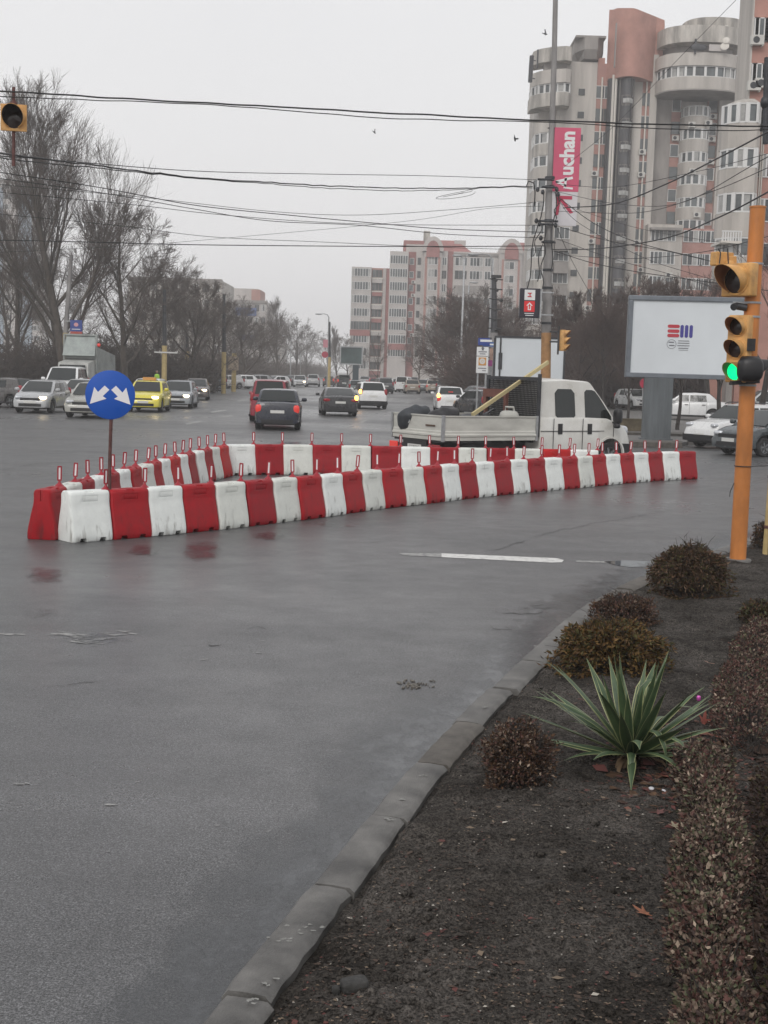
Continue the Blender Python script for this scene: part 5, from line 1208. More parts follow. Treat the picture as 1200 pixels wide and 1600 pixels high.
# birds
def bird(px, py, Y, a, label):
    c = AT(px, py, Y); q = MB(); q.blob((0, 0, 0), .13, .045, .045, 2, 10, 8)
    q.loft([[(-.03, 0, .02), (.05, 0, .02), (.05, 0, .035), (-.03, 0, .035)], [(-.08, .28, .09), (-.02, .28, .09), (-.02, .28, .1), (-.08, .28, .1)]]); q.loft([[(-.03, 0, .02), (.05, 0, .02), (.05, 0, .035), (-.03, 0, .035)], [(-.08, -.28, .09), (-.02, -.28, .09), (-.02, -.28, .1), (-.08, -.28, .1)]])
    q.loft([[(-.1, -.02, 0), (-.1, .02, 0), (-.1, 0, .02)], [(-.2, -.05, 0), (-.2, .05, 0), (-.2, 0, .01)]])
    o = q.build('bird', M['darkmetal'], None, 50, tuple(c), (R(50), R(a), R(a))); tag(o, label, 'bird', 'birds in the sky')
bird(804.5, 217, 62, 60, 'small dark bird flying left of the tower, just under the topmost cable'); bird(852, 53, 75, 10, 'tiny dark bird high up left of the tower roof'); bird(585, 207, 90, 30, 'tiniest bird in mid sky below the topmost cable')
# ================================================================= VEHICLES
def interp(P, x):
    if x <= P[0][0]: return P[0][1]
    for (a, b), (c, d) in zip(P, P[1:]):
        if x <= c: return b+(d-b)*(x-a)/(c-a) if c > a else d
    return P[-1][1]
SPEC = {  # x forward. top: lower-body upper outline; gh: greenhouse (rear base, rear top, front top, front base), belt height at each
 'sedan': dict(L=4.25, W=1.74, H=1.53, wb=2.63, fo=.80, wr=.31, top=[(-2.12,.72),(-2.10,.98),(-1.95,1.04),(-1.35,1.06),(0,1.0),(.95,.98),(1.5,.92),(1.95,.80),(2.12,.58)], gh=(-1.62,-1.10,.45,1.12), zb=1.0, doors=[(-.95,-.02),(-.02,.9)], tum=.30),
 'lowsedan': dict(L=4.70, W=1.83, H=1.43, wb=2.81, fo=.88, wr=.33, top=[(-2.35,.66),(-2.33,.92),(-2.2,1.0),(-1.5,1.02),(0,.93),(.9,.92),(1.7,.84),(2.2,.72),(2.35,.52)], gh=(-1.95,-1.05,.30,1.20), zb=.93, doors=[(-1.0,-.05),(-.05,.95)], tum=.42),
 'hatch': dict(L=3.92, W=1.69, H=1.47, wb=2.49, fo=.78, wr=.30, top=[(-1.96,.60),(-1.95,.88),(-1.85,.98),(-1.2,.98),(0,.94),(.9,.95),(1.4,.89),(1.8,.76),(1.96,.54)], gh=(-1.86,-1.45,.25,1.12), zb=.94, doors=[(-.95,-.1),(-.1,.85)], tum=.32),
 'wagon': dict(L=4.55, W=1.78, H=1.50, wb=2.7, fo=.85, wr=.32, top=[(-2.28,.60),(-2.26,.88),(-2.2,.98),(-1.2,.98),(0,.94),(1.0,.95),(1.6,.88),(2.1,.76),(2.28,.52)], gh=(-2.18,-1.85,.35,1.22), zb=.94, doors=[(-1.0,-.05),(-.05,.95)], tum=.32),
 'suv': dict(L=4.36, W=1.86, H=1.66, wb=2.67, fo=.85, wr=.355, top=[(-2.18,.75),(-2.16,1.02),(-2.1,1.1),(-1.2,1.1),(0,1.07),(.9,1.08),(1.45,1.05),(1.98,.95),(2.18,.66)], gh=(-2.06,-1.62,.30,1.05), zb=1.06, doors=[(-1.0,-.1),(-.1,.85)], tum=.34, sill=.34),
 'van': dict(L=4.2, W=1.80, H=1.82, wb=2.7, fo=.80, wr=.31, top=[(-2.1,.70),(-2.09,1.08),(-2.07,1.14),(-1.2,1.12),(0,1.06),(1.0,1.08),(1.5,1.02),(1.95,.86),(2.1,.6)], gh=(-2.06,-1.98,.45,1.25), zb=1.07, doors=[(-1.2,-.1),(-.1,.95)], tum=.20),
 'cab': dict(L=3.05, W=1.95, H=2.22, wb=3.2, fo=.80, wr=.33, top=[(-1.52,1.30),(0,1.30),(.62,1.28),(1.0,1.17),(1.35,1.02),(1.50,.72),(1.52,.5)], gh=(-1.52,-1.50,.12,.98), zb=1.25, doors=[(-1.0,-.32),(-.08,.8)], tum=.12, sill=.34, oneaxle=True),
}
GEO = {}
def car_geo(k):
    if k in GEO: return GEO[k]
    s = SPEC[k]; L, W, H = s['L'], s['W'], s['H']; wr = s['wr']; sill = s.get('sill', .24); xf = L/2-s['fo']; xr = xf-s['wb']; ra = wr+.075
    axles = [xf] if s.get('oneaxle') else [xf, xr]
    def wid(x):
        t = abs(2*x/L)
        if s.get('oneaxle') and x < 0: t = .0
        return W/2*(1-.11*t**5-.02*t*t)
    def top(x): return interp(s['top'], x)
    xs = set(np.linspace(-L/2, L/2, 41))
    for a in axles:
        for j in range(-8, 9): xs.add(max(-L/2, min(L/2, a+ra*math.sin(math.pi/2*j/8))))
    xs |= {-L/2+.02, -L/2+.06, L/2-.03, L/2-.1}
    xs = sorted(xs); xs = [x for i, x in enumerate(xs) if i == 0 or x-xs[i-1] > .006]; rings = []
    for x in xs:
        zt = top(x); zl = sill if abs(x) < L/2-.3 else sill+.02*(abs(x)-L/2+.3)/.3
        e = max(0, (abs(x)-(L/2-.05))/.05); arch = False
        for a in axles:
            if abs(x-a) < ra: zl = max(zl, wr+math.sqrt(max(0, ra*ra-(x-a)**2))); arch = True
        w_ = wid(x)-.05*e**2; zm = (zl+zt)/2 if zl > .5 else .52; zm = max(zm, zl+.03); zm = min(zm, zt-.1) if zt-.1 > zl+.03 else zl+.02
        zu = max(zt-.10, zm+.02)
        P = [(w_-.05, zl), (w_-.005, zl+.02), (w_+.012, zm), (w_-.012, zu), (w_-.05, zt-.03), (w_-.15, zt), (w_*.5, zt+.018), (0, zt+.025)]
        rings.append([(x, y, z) for y, z in P]+[(x, -y, z) for y, z in reversed(P[:-1])])
    b = MB(); b.loft(rings, 0, caps=True)
    # greenhouse
    r0, r1, f1, f0 = s['gh']; zb = s['zb']; tum = s['tum']; wbt = lambda x: wid(x)-.055
    gx = [r0, (r0+r1)/2, r1, r1+.12, (r1+f1)/2, f1-.15, f1, (f1+f0)/2, f0]; rings = []
    def ztop(x):
        if x < r1: return top(r0)-.02+(H-.045-top(r0)+.02)*((x-r0)/(r1-r0))**.85
        if x <= f1: return H-.045*(abs(x-(r1+f1)/2)/((f1-r1)/2))**2.2
        return top(f0)-.02+(H-.045-top(f0)+.02)*((f0-x)/(f0-f1))**.9
    def sy(x, z): return wbt(x)-max(0, z-top(x))*tum
    for x in gx:
        z1 = ztop(x); z0 = top(x)-.05; zr_ = max(z0+.005, z1-.05); yb = wbt(x); yr = sy(x, zr_)
        P = [(yb, z0), (yb-.004, min(z0+.05, zr_)), (yr, zr_), (yr-.08, z1-.012 if z1-.012 > zr_ else zr_+.001), (yr*.55, max(z1, zr_+.003)), (0, max(z1, zr_+.003)+.008)]
        rings.append([(x, y, z) for y, z in P]+[(x, -y, z) for y, z in reversed(P[:-1])])
    b.loft(rings, 0, caps=True); body = b.mesh('body', [M['white']], 38)
    # glass, proud by 6 mm
    out = {'body': body}
    def scr(xb, xt, zbb, ztt, sgn):
        g = MB(); n = 5; P = []
        for row_ in range(3):
            f = .06+.86*row_/2
            for j in range(n+1):
                x = xb+(xt-xb)*f; zz = (ztop(x) if True else 0); y = (-1+2*j/n)*(sy(x, zz)-.10); P.append((x+sgn*.012, y, zz+.012+.010*(1-abs(y)/.9)))
        F_ = [(r_*(n+1)+j, r_*(n+1)+j+1, (r_+1)*(n+1)+j+1, (r_+1)*(n+1)+j) for r_ in range(2) for j in range(n)]
        if sgn > 0: F_ = [f[::-1] for f in F_]
        g.add(P, F_); return g.mesh('windscreen', [M['carglass']], 60)
    out['windscreen'] = scr(f0, f1, 0, 0, 1)
    if not s.get('oneaxle'): out['rear_window'] = scr(r0, r1, 0, 0, -1)
    sw = []
    def sidewin(pts):
        for sg in (1, -1):
            g = MB(); sw.append(g)
            P = [(x, sg*(sy(x, z)+.007), z) for x, z in pts]; P2 = [(x, sg*(sy(x, z)-.02), z) for x, z in pts]
            F_ = tuple(range(len(P))); g.add(P+P2, [F_ if sg < 0 else F_[::-1]]+[((i+1) % len(P), i, len(P)+i, len(P)+(i+1) % len(P)) for i in range(len(P))])
    zt_ = H-.13; zlo = zb+.05
    def fx(z): return f0+(f1-f0)*((z-top(f0)+.02)/(H-.045-top(f0)+.02))  # front pillar x at z
    def rx(z): return r0+(r1-r0)*min(1, max(0, (z-top(r0)+.02)/(H-.045-top(r0)+.02)))
    d = s['doors']
    if k == 'cab':
        def rr_(x0, x1, z0, z1, r_=.1): return [(x0+r_, z0), (x1-r_, z0), (x1, z0+r_), (x1, z1-r_), (x1-r_, z1), (x0+r_, z1), (x0, z1-r_), (x0, z0+r_)]
        sidewin(rr_(-1.02, -.40, 1.22, 1.97)); sidewin([(-.02, 1.16), (.62, 1.12), (.80, 1.17), (.78, 1.30), (.40, 1.78), (.26, 1.93), (.16, 1.96), (-.02, 1.96), (-.08, 1.90), (-.08, 1.24)])
    else:
        sidewin([(d[1][0]+.05, zlo), (min(d[1][1], fx(zlo)-.12), zlo), (fx(zlo+.06)-.12, zlo+.05), (min(fx(zt_)-.10, d[1][1]), zt_), (d[1][0]+.05, zt_)])
        sidewin([(max(d[0][0], rx(zlo)+.2)+.0, zlo), (d[0][1]-.03, zlo), (d[0][1]-.03, zt_), (max(d[0][0]+.05, rx(zt_)+.1), zt_)])
        if k in ('wagon', 'suv', 'van'): sidewin([(rx(zlo)+.22, zlo+.02), (d[0][0]-.08, zlo), (d[0][0]-.08, zt_), (rx(zt_)+.18, zt_)])
    out['side_windows'] = [g.mesh('side_window', [M['carglass']]) for g in sw]
    # seams, handles, bumpers trim
    t = MB()
    for sg in (1, -1):
        for x in ({d[0][0], d[0][1], d[1][1]} if k != 'cab' else {-1.12, -.2, .82}):
            zz = np.linspace(sill+.08, zb, 6)
            for a, c in zip(zz, zz[1:]):
                y = wid(x)+.0135; e_ = .011 if k == 'cab' else .006; t.add([(x-e_, sg*y, a), (x+e_, sg*y, a), (x+e_, sg*y, c), (x-e_, sg*y, c)], [(0, 1, 2, 3) if sg < 0 else (3, 2, 1, 0)])
        for x in ((d[0][0]+.16, d[1][0]+.16) if k != 'cab' else (-.92, .02)):
            if k == 'cab': t.box(x-.05, x+.08, sg*(wid(x)+.0)-.012, sg*(wid(x)+.0)+.028, .86, 1.12)
            else: t.box(x-.09, x+.09, sg*(wid(x)+.0)-.015, sg*(wid(x)+.0)+.03, zb-.14, zb-.11)
        y = sg*(wid(0)); t.box(-L/2+(.3 if k != 'cab' else 0.0), xf-ra-.02, min(y-.03*sg, y+.002*sg), max(y-.03*sg, y+.002*sg), sill-.02, sill+.07)
    if k == 'cab':
        for sg in (1, -1):
            for a, c in zip(np.linspace(-1.5, .5, 8), np.linspace(-1.5, .5, 8)[1:]): y = sg*(wid(a)+.015); t.box(a, c, min(y, y-sg*.02), max(y, y-sg*.02), .93, .945)
    out['trim'] = t.mesh('trim', [M['black']])
    u = MB(); w2 = W/2-.22; u.box(-L/2+.12, L/2-.12, -w2, w2, .20, min(.72, s['zb']-.2)); u.box(xf-.45, xf+.45, -W/2+.08, -w2, .60, .62); out['underbody'] = u.mesh('underbody', [M['black']])
    # bumper inserts
    q = MB(); q.box(L/2-.06, L/2+.012, -W*.30, W*.30, .30, .43); q.box(L/2-.12, L/2-.005, -W*.26, W*.26, .56, .68); out['grille'] = q.mesh('grille', [M['black']])
    q = MB(); q.box(-L/2-.012, -L/2+.06, -W*.34, W*.34, sill+.02, sill+.16); out['rear_valance'] = q.mesh('rear_valance', [M['black']])
    q = MB(); q.box(-L/2-.018, -L/2+.02, -.26, .26, .64 if k in ('sedan', 'lowsedan') else .74, .75 if k in ('sedan', 'lowsedan') else .85); out['plate_r'] = q.mesh('number_plate', [M['plate']])
    q = MB(); q.box(L/2, L/2+.02, -.26, .26, .44, .55); out['plate_f'] = q.mesh('number_plate', [M['plate']])
    # wheel
    q = MB(); q.lathe([(wr*.62, -.1), (wr*.93, -.105), (wr, -.075), (wr, .075), (wr*.93, .105), (wr*.62, .1)], (0, 0, 0), (0, 1, 0), 24); out['tyre'] = q.mesh('tyre', [M['rubber']], 40)
    q = MB(); q.lathe([(0, .05), (wr*.16, .06), (wr*.2, .03), (wr*.5, .02), (wr*.6, .085), (wr*.64, .09), (wr*.64, -.09)], (0, 0, 0), (0, 1, 0), 20)
    for j in range(5):
        a = 2*math.pi*j/5; q.obox((wr*.36*math.cos(a), .06, wr*.36*math.sin(a)), (math.cos(a), 0, math.sin(a)), wr*.5, .04, .07, 0, Vector((0, 1, 0)))
    out['rim'] = q.mesh('rim', [M['rim']], 40)
    q = MB(); q.blob((0, 0, 0), .09, .11, .08, 3, 10, 8); q.tube([(0, -.15, -.07), (0, -.06, -.03)], .02, 5); out['mirror'] = q.mesh('mirror', [M['white']], 50)
    GEO[k] = (out, s, xf, xr, wid, top, sy); return GEO[k]
def lamp_blob(x, y, z, rx, ry, rz_, rot=0): b = MB(); b.blob((x, y, z), rx, ry, rz_, 3.2, 14, 8, 0, rot); return b
PAINT = {}
def paint(c, metal=.0):
    if c not in PAINT: PAINT[c] = mat('car_paint', c, .28, metal, var=.05, vscale=2, coat=.5, rvar=.05)
    return PAINT[c]
def car(kind, loc, yaw, col, label, name='parked_car', cat='car', group=None, front=False, brake=False, heads=False, ind=None, scale=1.0, detail=2, metal=.0, bumper=None, fog=False, rack=False):
    out, s, xf, xr, wid, top, sy = car_geo(kind); L, W = s['L'], s['W']; p = paint(col, metal)
    t = empty(name, (loc[0], loc[1], loc[2] if len(loc) > 2 else .004), R(yaw)); t.scale = (scale,)*3; tag(t, label, cat, group)
    key = ('b', kind, col)
    if key not in GEO: GEO[key] = recolor(out['body'], p); GEO[('m', kind, col)] = recolor(out['mirror'], p)
    link('body', GEO[key], t); link('windscreen', out['windscreen'], t)
    if 'rear_window' in out: link('rear_window', out['rear_window'], t)
    [link('side_window', g_, t) for g_ in out['side_windows']]; link('underbody', out['underbody'], t)
    for a in ([xf] if kind == 'cab' else [xf, xr]):
        for sg in (1, -1):
            wh = link('wheel', out['tyre'], t, (a, sg*(W/2-.13), s['wr']), (0, 0, 0 if sg > 0 else math.pi))
            if detail > 0: link('rim', out['rim'], wh)
    if detail > 0: link('trim', out['trim'], t)
    zl = s['zb']
    for sg in (1, -1):
        # lamps
        fy = W/2-.30
        hb = lamp_blob(L/2-.15, sg*(fy), top(L/2-.2)-.085, .13, .17, .07, sg*-.45); hb.build('headlight', M['head_on'] if heads is True or heads == sg else M['head'], t, 60)
        if kind in ('hatch', 'wagon', 'suv', 'van'): tb = lamp_blob(-L/2+.10, sg*(W/2-.17), zl-.02, .10, .10, .20, 0)
        elif kind == 'lowsedan': tb = lamp_blob(-L/2+.10, sg*(W/2-.33), .80, .10, .29, .085, sg*.2)
        else: tb = lamp_blob(-L/2+.09, sg*(W/2-.17), .80, .10, .125, .155, 0)
        if kind != 'cab': tb.build('taillight', M['tail_on'] if brake else M['tail'], t, 60)
        if ind == sg: lamp_blob(-L/2+.03, sg*(W/2-.12), zl-.0, .07, .09, .13).build('indicator', M['indicator_on'], t, 60)
        mk = M['black'] if bumper else None
        xm = s['gh'][3]-.28
        link('mirror', out['mirror'] if False else (out['mirrorb'] if mk and 'mirrorb' in out else GEO[('m', kind, col)]), t, (xm, sg*(W/2+.09), s['zb']+.1), (0, 0, 0 if sg > 0 else math.pi))
        if fog: lamp_blob(L/2-.06, sg*(W/2-.34), .36, .06, .09, .06).build('fog_lamp', M['head_on'] if fog == sg else M['head'], t, 60)
    link('grille', out['grille'], t); link('number_plate', out['plate_f'], t)
    if kind != 'cab': link('number_plate', out['plate_r'], t); link('rear_valance', out['rear_valance'], t)
    if brake and col == WHT and detail > 1: MB().box(-L/2+(.55 if 'sedan' in kind else .28), -L/2+(.57 if 'sedan' in kind else .30), -.14, .14, s['H']-(.33 if 'sedan' in kind else .13), s['H']-(.29 if 'sedan' in kind else .09)).build('brake_light', M['tail_on'], t)
    if bumper:
        b = MB(); n = 10
        for xx_, sg in ((L/2, 1), (-L/2, -1)):
            rings = []
            for j in range(n+1):
                y = (-1+2*j/n)*(W/2-.06); c = .05*abs(y/(W/2))**4; x = xx_-sg*(c+.0); rings.append([(x-sg*.12, y, .25), (x+sg*.02, y, .27), (x+sg*.028, y, .50), (x-sg*.12, y, .54)])
            b = MB(); b.loft(rings); b.build('bumper', M['black'] if bumper is True else bumper, t, 40)
    if rack:
        b = MB()
        for sg in (1, -1): b.tube([(-1.3, sg*.55, s['H']-.03), (-1.15, sg*.56, s['H']+.05), (.2, sg*.56, s['H']+.05), (.4, sg*.55, s['H']-.02)], .022, 6)
        b.build('roof_rack', M['darkmetal'], t, 50)
    return t
def gp(px, py): p = G(px, py, 0); return (p.x, p.y)
def yd(px, Y, yy=None): p = AT(px, 600, Y); return (p.x, p.y)
SILV = (.36, .37, .38); WHT = (.70, .71, .71); DK = (.02, .021, .024); GRY = (.085, .09, .095); BEI = (.30, .25, .20); NAVY = (.012, .016, .03)
# --- travelling away
car('sedan', (yd(437, 50.0)[0], 50.0), 93, NAVY, 'dark navy saloon with red lamps seen from behind, in front of the red van', 'car', brake=True)
car('van', (yd(425, 57)[0], 57.2), 92, (.24, .012, .03), 'dark red compact van half hidden behind the navy saloon', 'car', brake=False)
car('lowsedan', (yd(527, 66)[0], 67.0), 96, DK, 'black low saloon seen from behind, left of the white off-roader', 'car', ind=-1)
car('suv', (yd(577, 80)[0], 80.5), 98, WHT, 'white off-roader with dark rear window seen from behind', 'car', ind=1, bumper=True)
car('sedan', (yd(702, 78)[0], 78), 91, WHT, 'white saloon with all brake lamps glowing above the tailgate of the flatbed truck', 'car', brake=True, ind=1)
car('sedan', (yd(643.5, 142)[0], 142), 92, BEI, 'beige saloon driving away in the middle of the road', 'car')
car('sedan', (yd(682, 140)[0], 150), 88, (.36, .3, .24), 'gold-beige saloon with lit brake lamps, right of the beige one', 'car', brake=True)
car('suv', (yd(598, 140)[0], 138), 100, GRY, 'dark grey off-roader between the white off-roader and the beige saloon', 'car')
car('hatch', (yd(557, 120)[0], 118), 95, (.12, .15, .15), 'grey-green hatchback half hidden behind the black low saloon', 'car')
car('van', (yd(534, 150)[0], 158), 92, DK, 'black van with red tail lamps under the distant dark billboard', 'car', brake=True)
car('hatch', (yd(507, 170)[0], 182), 92, (.05, .045, .045), 'small dark hatchback with one red lamp left of the black van', 'car', brake=True)
car('suv', (yd(492, 180)[0], 176), 92, SILV, 'silver-grey estate far down the boulevard, left of the small dark hatchback', 'car')
car('sedan', (yd(470, 170)[0], 168), -86, SILV, 'silver saloon with a lit headlamp coming up the far boulevard', 'car', heads=1)
car('hatch', (yd(585, 175)[0], 170), 92, (.42, .02, .04), 'bright red car glimpsed over the roof of the white off-roader', 'car')
car('wagon', (yd(525, 190)[0], 205), 92, (.25, .05, .04), 'faint reddish estate ahead of the black van', 'car')
# --- oncoming, left
car('hatch', (yd(58, 58)[0], 59.0), -92, SILV, 'silver hatchback with lit headlamps, foremost of the oncoming cars at the left', 'car', heads=1, fog=True)
car('hatch', (yd(-14, 62)[0], 64), 150, (.07, .065, .062), 'dark grey-brown hatchback cut by the left border', 'car')
car('wagon', (yd(137, 54)[0], 55.5), -90, (.30, .30, .275), 'champagne grey estate car partly behind the blue sign', 'car')
car('hatch', (yd(122, 66)[0], 67), -90, (.40, .41, .41), 'pale silver car peeping out between the silver hatchback and the champagne estate', 'car')
taxi = car('sedan', (yd(226, 63)[0], 64.3), -88, (.62, .55, .05), 'yellow taxi with lit headlamp and orange roof sign, right of the blue sign', 'taxi', 'taxi', heads=1, fog=1)
b = MB(); b.box(-.14, .14, -.32, .32, 1.531, 1.68); b.build('roof_sign', mat('taxi_sign', (.55, .27, .08), .5), taxi)
car('wagon', (yd(275, 70)[0], 71.2), -87, (.25, .27, .29), 'blue-grey estate with lit headlamp behind the yellow taxi', 'car', heads=1)
car('hatch', (yd(305, 88)[0], 89), -84, (.10, .085, .08), 'dark brownish hatchback with orange-glowing headlamp, last of the oncoming cars', 'car', heads=1)
car('wagon', (yd(228, 76)[0], 77), -90, WHT, 'white car whose roof shows just over the yellow taxi', 'car')
# --- parked left beyond the pavement corner
GP = 'cars parked along the left side'
for px, Y, k, c, yw, lab in [(275, 118, 'van', DK, 5, 'dark van parked side-on behind the yellow posts'), (318, 122, 'van', (.10, .11, .12), -160, 'grey van parked behind the broad low bare tree'), (352, 138, 'hatch', (.4, .4, .4), -150, 'pale hatchback parked beside the notice-covered post'), (378, 140, 'sedan', WHT, -140, 'white saloon parked right of the notice-covered post'),
  (402, 150, 'sedan', SILV, -150, 'silver saloon parked at the park edge, left of the white one by the dark trees'), (430, 152, 'hatch', WHT, -130, 'white hatchback parked at the end of the left row before the boulevard'), (246, 130, 'van', (.05, .05, .055), 0, 'dark minivan parked deep behind the taxi'), (325, 135, 'hatch', (.06, .06, .07), 20, 'dark hatchback parked low behind the bare tree trunk'),
  (455, 178, 'hatch', (.08, .07, .07), -110, 'small dark car at the far end of the left row')]:
    car(k, (yd(px, Y)[0], Y), yw, c, lab, group=GP, detail=1)
# --- parked / queueing cars, centre right
GQ = 'cars crowded below the apartment block'
for px, Y, k, c, yw, lab in [(617, 160, 'wagon', (.5, .52, .5), 100, 'white estate in the crowd, left of the white van'), (632, 150, 'van', WHT, 80, 'white van in the crowd behind the beige saloon'), (627, 176, 'suv', (.3, .32, .33), 95, 'grey off-roader in the crowd behind the white van'),
  (660, 162, 'hatch', WHT, -150, 'white hatchback in the crowd between the beige and the gold-beige saloons'), (664, 152, 'sedan', (.10, .11, .12), 80, 'dark grey saloon in the crowd directly left of the gold-beige one'), (700, 160, 'wagon', SILV, 60, 'silver estate in the crowd above the white braking saloon'), (697, 140, 'suv', DK, 80, 'black off-roader in the crowd right of the gold-beige saloon'),
  (717, 128, 'van', (.03, .03, .035), 95, 'black minivan parked right of the crowd, seen from behind'), (715, 168, 'sedan', (.45, .46, .46), 40, 'pale saloon roof showing at the back of the crowd'), (735, 118, 'suv', (.36, .37, .37), 100, 'light grey off-roader parked left of the truck headboard'), (746, 98, 'hatch', (.05, .05, .055), 110, 'dark hatchback parked just left of the truck headboard'),
  (760, 84, 'wagon', (.09, .025, .03), 112, 'dark maroon estate parked behind the truck headboard'), (750, 72, 'hatch', (.03, .03, .033), 112, 'black hatchback parked beside the white braking saloon'), (570, 200, 'sedan', (.3, .3, .31), 90, 'grey saloon deep in the queue over the black low saloon'), (606, 195, 'hatch', (.22, .25, .25), 90, 'grey-green hatchback deep in the queue'),
  (645, 190, 'suv', (.12, .12, .13), 90, 'dark off-roader at the back of the crowd below the apartment windows'), (672, 186, 'wagon', WHT, 90, 'white estate at the back of the crowd'), (690, 182, 'suv', (.03, .03, .03), 10, 'black off-roader side-on at the back of the crowd'), (776, 100, 'suv', (.4, .41, .41), 100, 'pale van-like car glimpsed through the truck headboard'), (740, 150, 'hatch', (.34, .34, .35), 70, 'silver hatchback between the black minivan and the sign stack')]:
    car(k, (yd(px, Y)[0], Y), yw, c, lab, group=GQ, detail=1, brake=(px in (597,)))
# --- right
car('suv', (AT(1160, 660, 45.2)[0], 45.2, .004), -150, WHT, 'white off-roader with roof rails behind the dark grey hatchback at the right', 'car', bumper=True, rack=True, heads=False, scale=.93)
car('hatch', (AT(1209, 660, 41.2)[0], 41.2, .004), -150, (.045, .055, .06), 'dark grey hatchback parked at the far right, nearest car beyond the junction', 'parked_car', fog=1)
car('hatch', (AT(990, 640, 96)[0], 96, .12), -75, WHT, 'white car with a blue figure-like shade beside it, seen left of the broad billboard post', 'parked_car')
car('sedan', (AT(1075, 640, 72)[0], 72, .12), 170, WHT, 'white saloon parked behind the dark crooked tree, right of the broad billboard post', 'parked_car')
car('van', (AT(1200, 640, 74)[0], 74, .12), 175, (.5, .52, .52), 'pale van at the right edge behind the white off-roader', 'parked_car')

# --- white tow truck with tilted body, and the grey lorry behind
tt = car('van', (yd(97, 76)[0], 77), -88, WHT, 'white pickup van with wide windscreen behind the two silver cars', 'pickup_van', 'van', scale=1.13)
gt = empty('refuse_lorry', (yd(124, 88)[0], 90, 0), R(-96)); tag(gt, 'grey-white lorry with raised slanted hopper and a red lamp, behind the white pickup van', 'lorry')
b = MB(); b.loft([[(2.9, -1.1, .6), (2.9, 1.1, .6), (2.6, 1.05, 2.3), (2.6, -1.05, 2.3)], [(1.2, -1.1, .6), (1.2, 1.1, .6), (1.2, 1.05, 2.5), (1.2, -1.05, 2.5)]]); b.build('cab', mat('lorry_white', (.42, .43, .41), .5, var=.3, vscale=2), gt)
b = MB(); b.box(2.76, 2.79, -.9, .9, 1.4, 2.15); b.build('windscreen', M['carglass'], gt)
lg = mat('lorry_grey', (.27, .29, .28), .5, var=.3, vscale=1.5)
b = MB(); b.loft([[(1.15, -1.15, 1.0), (1.15, 1.15, 1.0), (.9, 1.1, 3.4), (.9, -1.1, 3.4)], [(-3, -1.15, 1.0), (-3, 1.15, 1.0), (-3, 1.1, 2.9), (-3, -1.1, 2.9)]]); b.build('hopper', lg, gt)
b = MB(); b.plate([(-1.15, 0), (1.15, 0), (1.05, 1.45), (-1.05, 1.45)], (1.5, 0, 2.75), (0, 1, 0), (-.35, 0, .94), .1); b.build('raised_panel', mat('panel_teal', (.23, .27, .26), .4, var=.3, vscale=1.5), gt)
b = MB(); b.box(1.12, 1.3, -1.2, -1.08, 1.6, 4.2); b.box(1.12, 1.3, 1.08, 1.2, 1.6, 4.2); b.box(1.0, 1.2, -1.2, 1.2, 4.15, 4.27); b.box(1.12, 1.25, -1.1, 1.1, 2.60, 2.72); b.build('lifting_frame', lg, gt)
b = MB(); b.blob((1.35, 1.35, 3.55), .1, .12, .12); b.build('warning_lamp', M['tail_on'], gt, 60)
b = MB(); b.box(-3, 2.6, -.5, .5, .5, .99); b.build('chassis', M['black'], gt)
for x_ in (2.0, -1.8):
    for sg in (1, -1):
        q = MB(); q.lathe([(.3, -.12), (.48, -.12), (.5, -.08), (.5, .08), (.48, .12), (.3, .12)], (x_, sg*.95, .5), (0, 1, 0), 20); wh = q.build('wheel', M['rubber'], gt, 40); q = MB(); q.lathe([(0, sg*.1), (.3, sg*.1)], (x_, sg*.95, .5), (0, 1, 0), 14); q.build('rim', M['rim'], wh)

# ================================================================= FLATBED TRUCK (crew cab)
YAW = 35.0; Ybk = 29.9; pc = AT(692, 640, Ybk); hd = Vector((math.cos(R(YAW)), math.sin(R(YAW)), 0)); lf = Vector((-hd.y, hd.x, 0))
WT = 2.0; BL = 2.72; org = Vector((pc.x, pc.y, .004))+lf*(WT/2)
T = empty('flatbed_truck', tuple(org), R(YAW)); T.scale = (1.075, 1.04, 1.015); tag(T, 'white crew-cab flatbed truck with grey drop sides and dark mesh headboard, standing behind the barriers', 'truck')
twhite = mat('truck_white', (.66, .66, .63), .32, var=.08, vscale=1.6, coat=.35, rvar=.08, col2=(.52, .51, .47))
alu = mat('drop_side_grey', (.50, .50, .46), .5, .0, var=.22, vscale=1.3, vstretch=(1, 1, 3), rvar=.12)
out, s, xf, xr, wid, top, sy = car_geo('cab'); cx = BL+.10+s['L']/2
cabm = recolor(out['body'], twhite); link('cab', cabm, T, (cx, 0, 0))
for nm in ('windscreen', 'trim'): link(nm, out[nm], T, (cx, 0, 0))
for g_ in out['side_windows']: link('side_window', g_, T, (cx, 0, 0))
link('grille', out['grille'], T, (cx, 0, 0)); b = MB()
n = 8; rings = []
for j in range(n+1):
    y = (-1+2*j/n)*.93; c = .05*abs(y/.97)**4; x = cx+1.52-c; rings.append([(x-.5+.2*(1-abs(y)/.93), y*1.02, .28), (x+.03, y, .30), (x+.04, y, .60), (x-.45+.3*(1-abs(y)/.93), y*1.03, .62)])
b.loft(rings); b.build('bumper', M['black'], T, 40)
